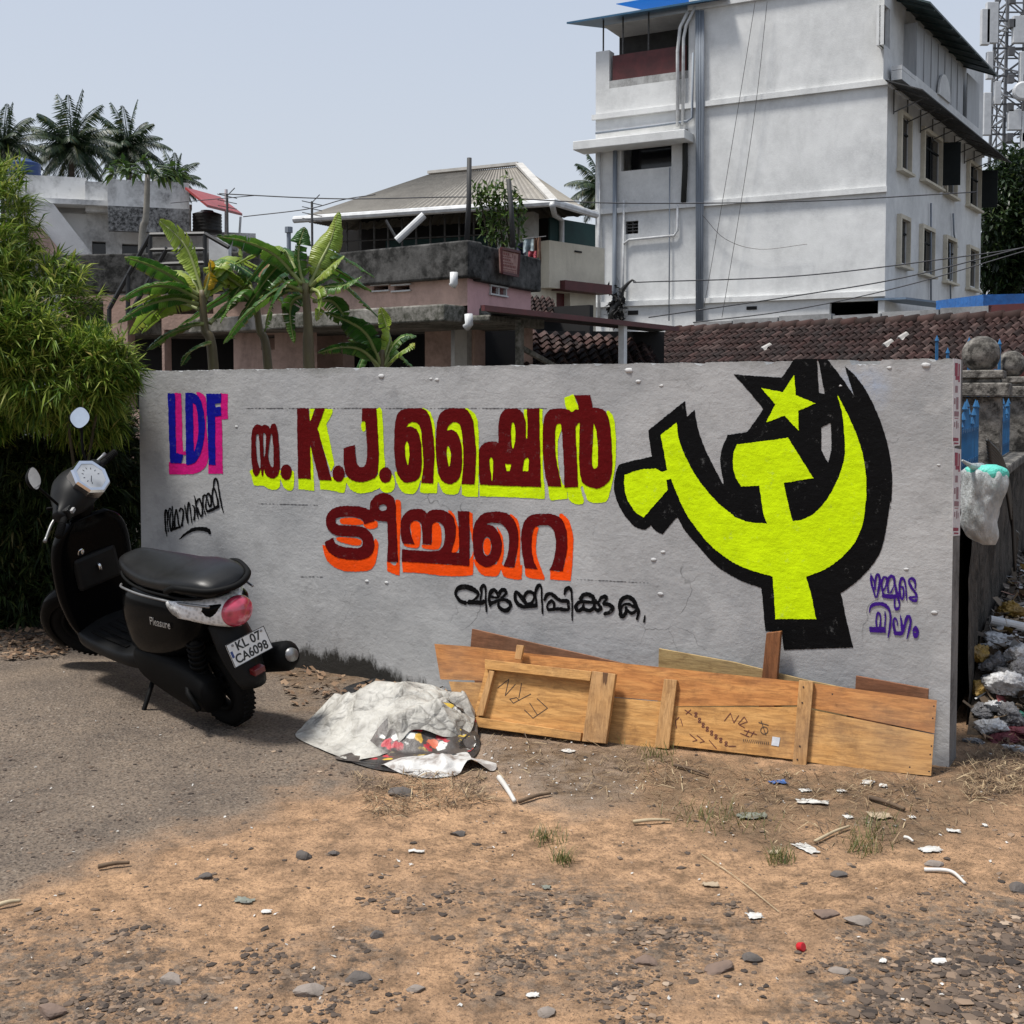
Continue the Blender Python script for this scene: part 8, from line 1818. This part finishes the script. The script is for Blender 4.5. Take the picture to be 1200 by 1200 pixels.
part(b, 'faded_lettering', simple('faded_red_letters', (.20, .06, .05), rough=.8), sgn, label='rows of illegible faded red lettering')
b = MB()
for (a, c_) in ((q[0], q[1]), (q[1], q[2]), (q[2], q[3]), (q[3], q[0])): b.bar(a + GR.N * .004, c_ + GR.N * .004, .03, .03)
part(b, 'frame', M_MAROON, sgn)
# laundry on the terrace corner
def cloth(px0, py0, px1, py1, Y, c, lab, seed):
    p = un(px0, py0, Y); W_ = un(px1, py0, Y).x - p.x; H_ = p.z - un(px0, py1, Y).z; b = MB(); b.smooth = True; n, m = 12, 14; vs = []
    for i in range(n + 1):
        for j in range(m + 1): u, v = i / n, j / m; vs.append((u * W_ * (1 - .15 * v * mnoise.noise(Vector((seed, v * 2, 0)))), .05 * math.sin(u * 9 + seed + v) * (.3 + v) + .05 * fbm(u * 3, v * 3, seed, 2), -v * H_ * (1 + .06 * math.sin(u * 5 + seed))))
    b.add(vs, [(i * (m + 1) + j, i * (m + 1) + j + 1, (i + 1) * (m + 1) + j + 1, (i + 1) * (m + 1) + j) for i in range(n) for j in range(m)]); o = b.build('hanging_cloth', simple('cloth_%s' % lab.split()[0], c, tuple(x * .5 for x in c), 9, .85)); o.location = p; tag(o, lab, 'laundry', 'laundry on the terrace corner')
cloth(603, 284, 616, 300, 16.3, (.02, .022, .05), 'navy cloth hanging leftmost in the laundry', 1.0); cloth(613, 280, 625, 296, 16.2, (.30, .36, .38), 'pale blue cloth in the laundry', 2.0); cloth(619, 294, 629, 304, 16.1, (.34, .05, .07), 'red patterned cloth in the laundry', 3.0); cloth(620, 302, 632, 320, 16.15, (.015, .11, .07), 'dark green cloth hanging lowest in the laundry', 4.0); cloth(626, 278, 634, 312, 16.3, (.20, .10, .06), 'brown cloth hanging rightmost in the laundry', 5.0)
b = MB(); a_ = un(598, 282, 16.3); b.tube([(0, 0, 0), un(640, 277, 16.3) - a_], .008, 5); o = b.build('washing_line', M_WIRE); o.location = a_; tag(o, 'washing line holding the coloured laundry', 'line')
# cell tower
TB = un(1182, 465, 75.0); tw = empty('cell_tower', (TB.x, 75, 0), 'grey lattice cell tower carrying white antennas behind the right side of the white building', 'tower')
b = MB(); HT = 34.0; leg = lambda i, z: Vector((TB.x + (1.35 - .018 * z) * (1, -1, -1, 1)[i], 75 + (1.35 - .018 * z) * (1, 1, -1, -1)[i], z))
for i in range(4): b.bar(leg(i, 0), leg(i, HT), .16)
for k in range(24):
    z0, z1 = HT * k / 24, HT * (k + 1) / 24
    for i in range(4): b.bar(leg(i, z0), leg((i + 1) % 4, z1), .07); b.bar(leg((i + 1) % 4, z0), leg(i, z1), .07); b.bar(leg(i, z1), leg((i + 1) % 4, z1), .08)
part(b, 'lattice', simple('tower_steel', (.16, .165, .175), rough=.6), tw)
M_ANT = simple('antenna_grey', (.55, .56, .57), (.45, .46, .47), 3, .5)
for px, y0, y1, w in ((1156,10,52,.5),(1164,2,50,.7),(1196,18,50,.8),(1203,60,100,.7),(1158,108,158,.45),(1190,128,152,.8),(1206,130,180,.8),(1161,60,92,.35),(1170,95,122,.4)):
    t_, l_ = un(px, y0, 73.0), un(px, y1, 73.0); b = MB(); b.box(t_.x - w / 2, t_.x + w / 2, 73.0, 73.35, l_.z, t_.z); b.bar(Vector((t_.x, 73.2, (t_.z + l_.z) / 2)), Vector((TB.x, 74.5, (t_.z + l_.z) / 2)), .1); part(b, 'panel_antenna', M_ANT, tw, bevel=.03)
b = MB(); d_ = un(1197, 108, 72.8); b.lathe(d_, [(.45, 0), (.55, .06), (.55, .4), (.45, .46)], 24, (-.2, -1, 0)); part(b, 'dish_antenna', M_ANT, tw)
b = MB()
for y in (0, 28, 60, 92, 125, 160, 185):
    z = un(1180, y, 74).z; b.bar((TB.x - 2.0, 73.4, z), (TB.x + 2.0, 73.4, z), .10); b.bar((TB.x - 1.8, 73.2, z - 1.1), (TB.x - 1.8, 73.2, z + .5), .07); b.bar((TB.x + 1.7, 73.2, z - 1.0), (TB.x + 1.7, 73.2, z + .4), .07)
    for k in range(3): b.box(TB.x - 1.2 + k * .9, TB.x - .85 + k * .9, 73.0, 73.3, z - .5, z)
part(b, 'antenna_mount', simple('mount_steel', (.10, .10, .105), rough=.6), tw)
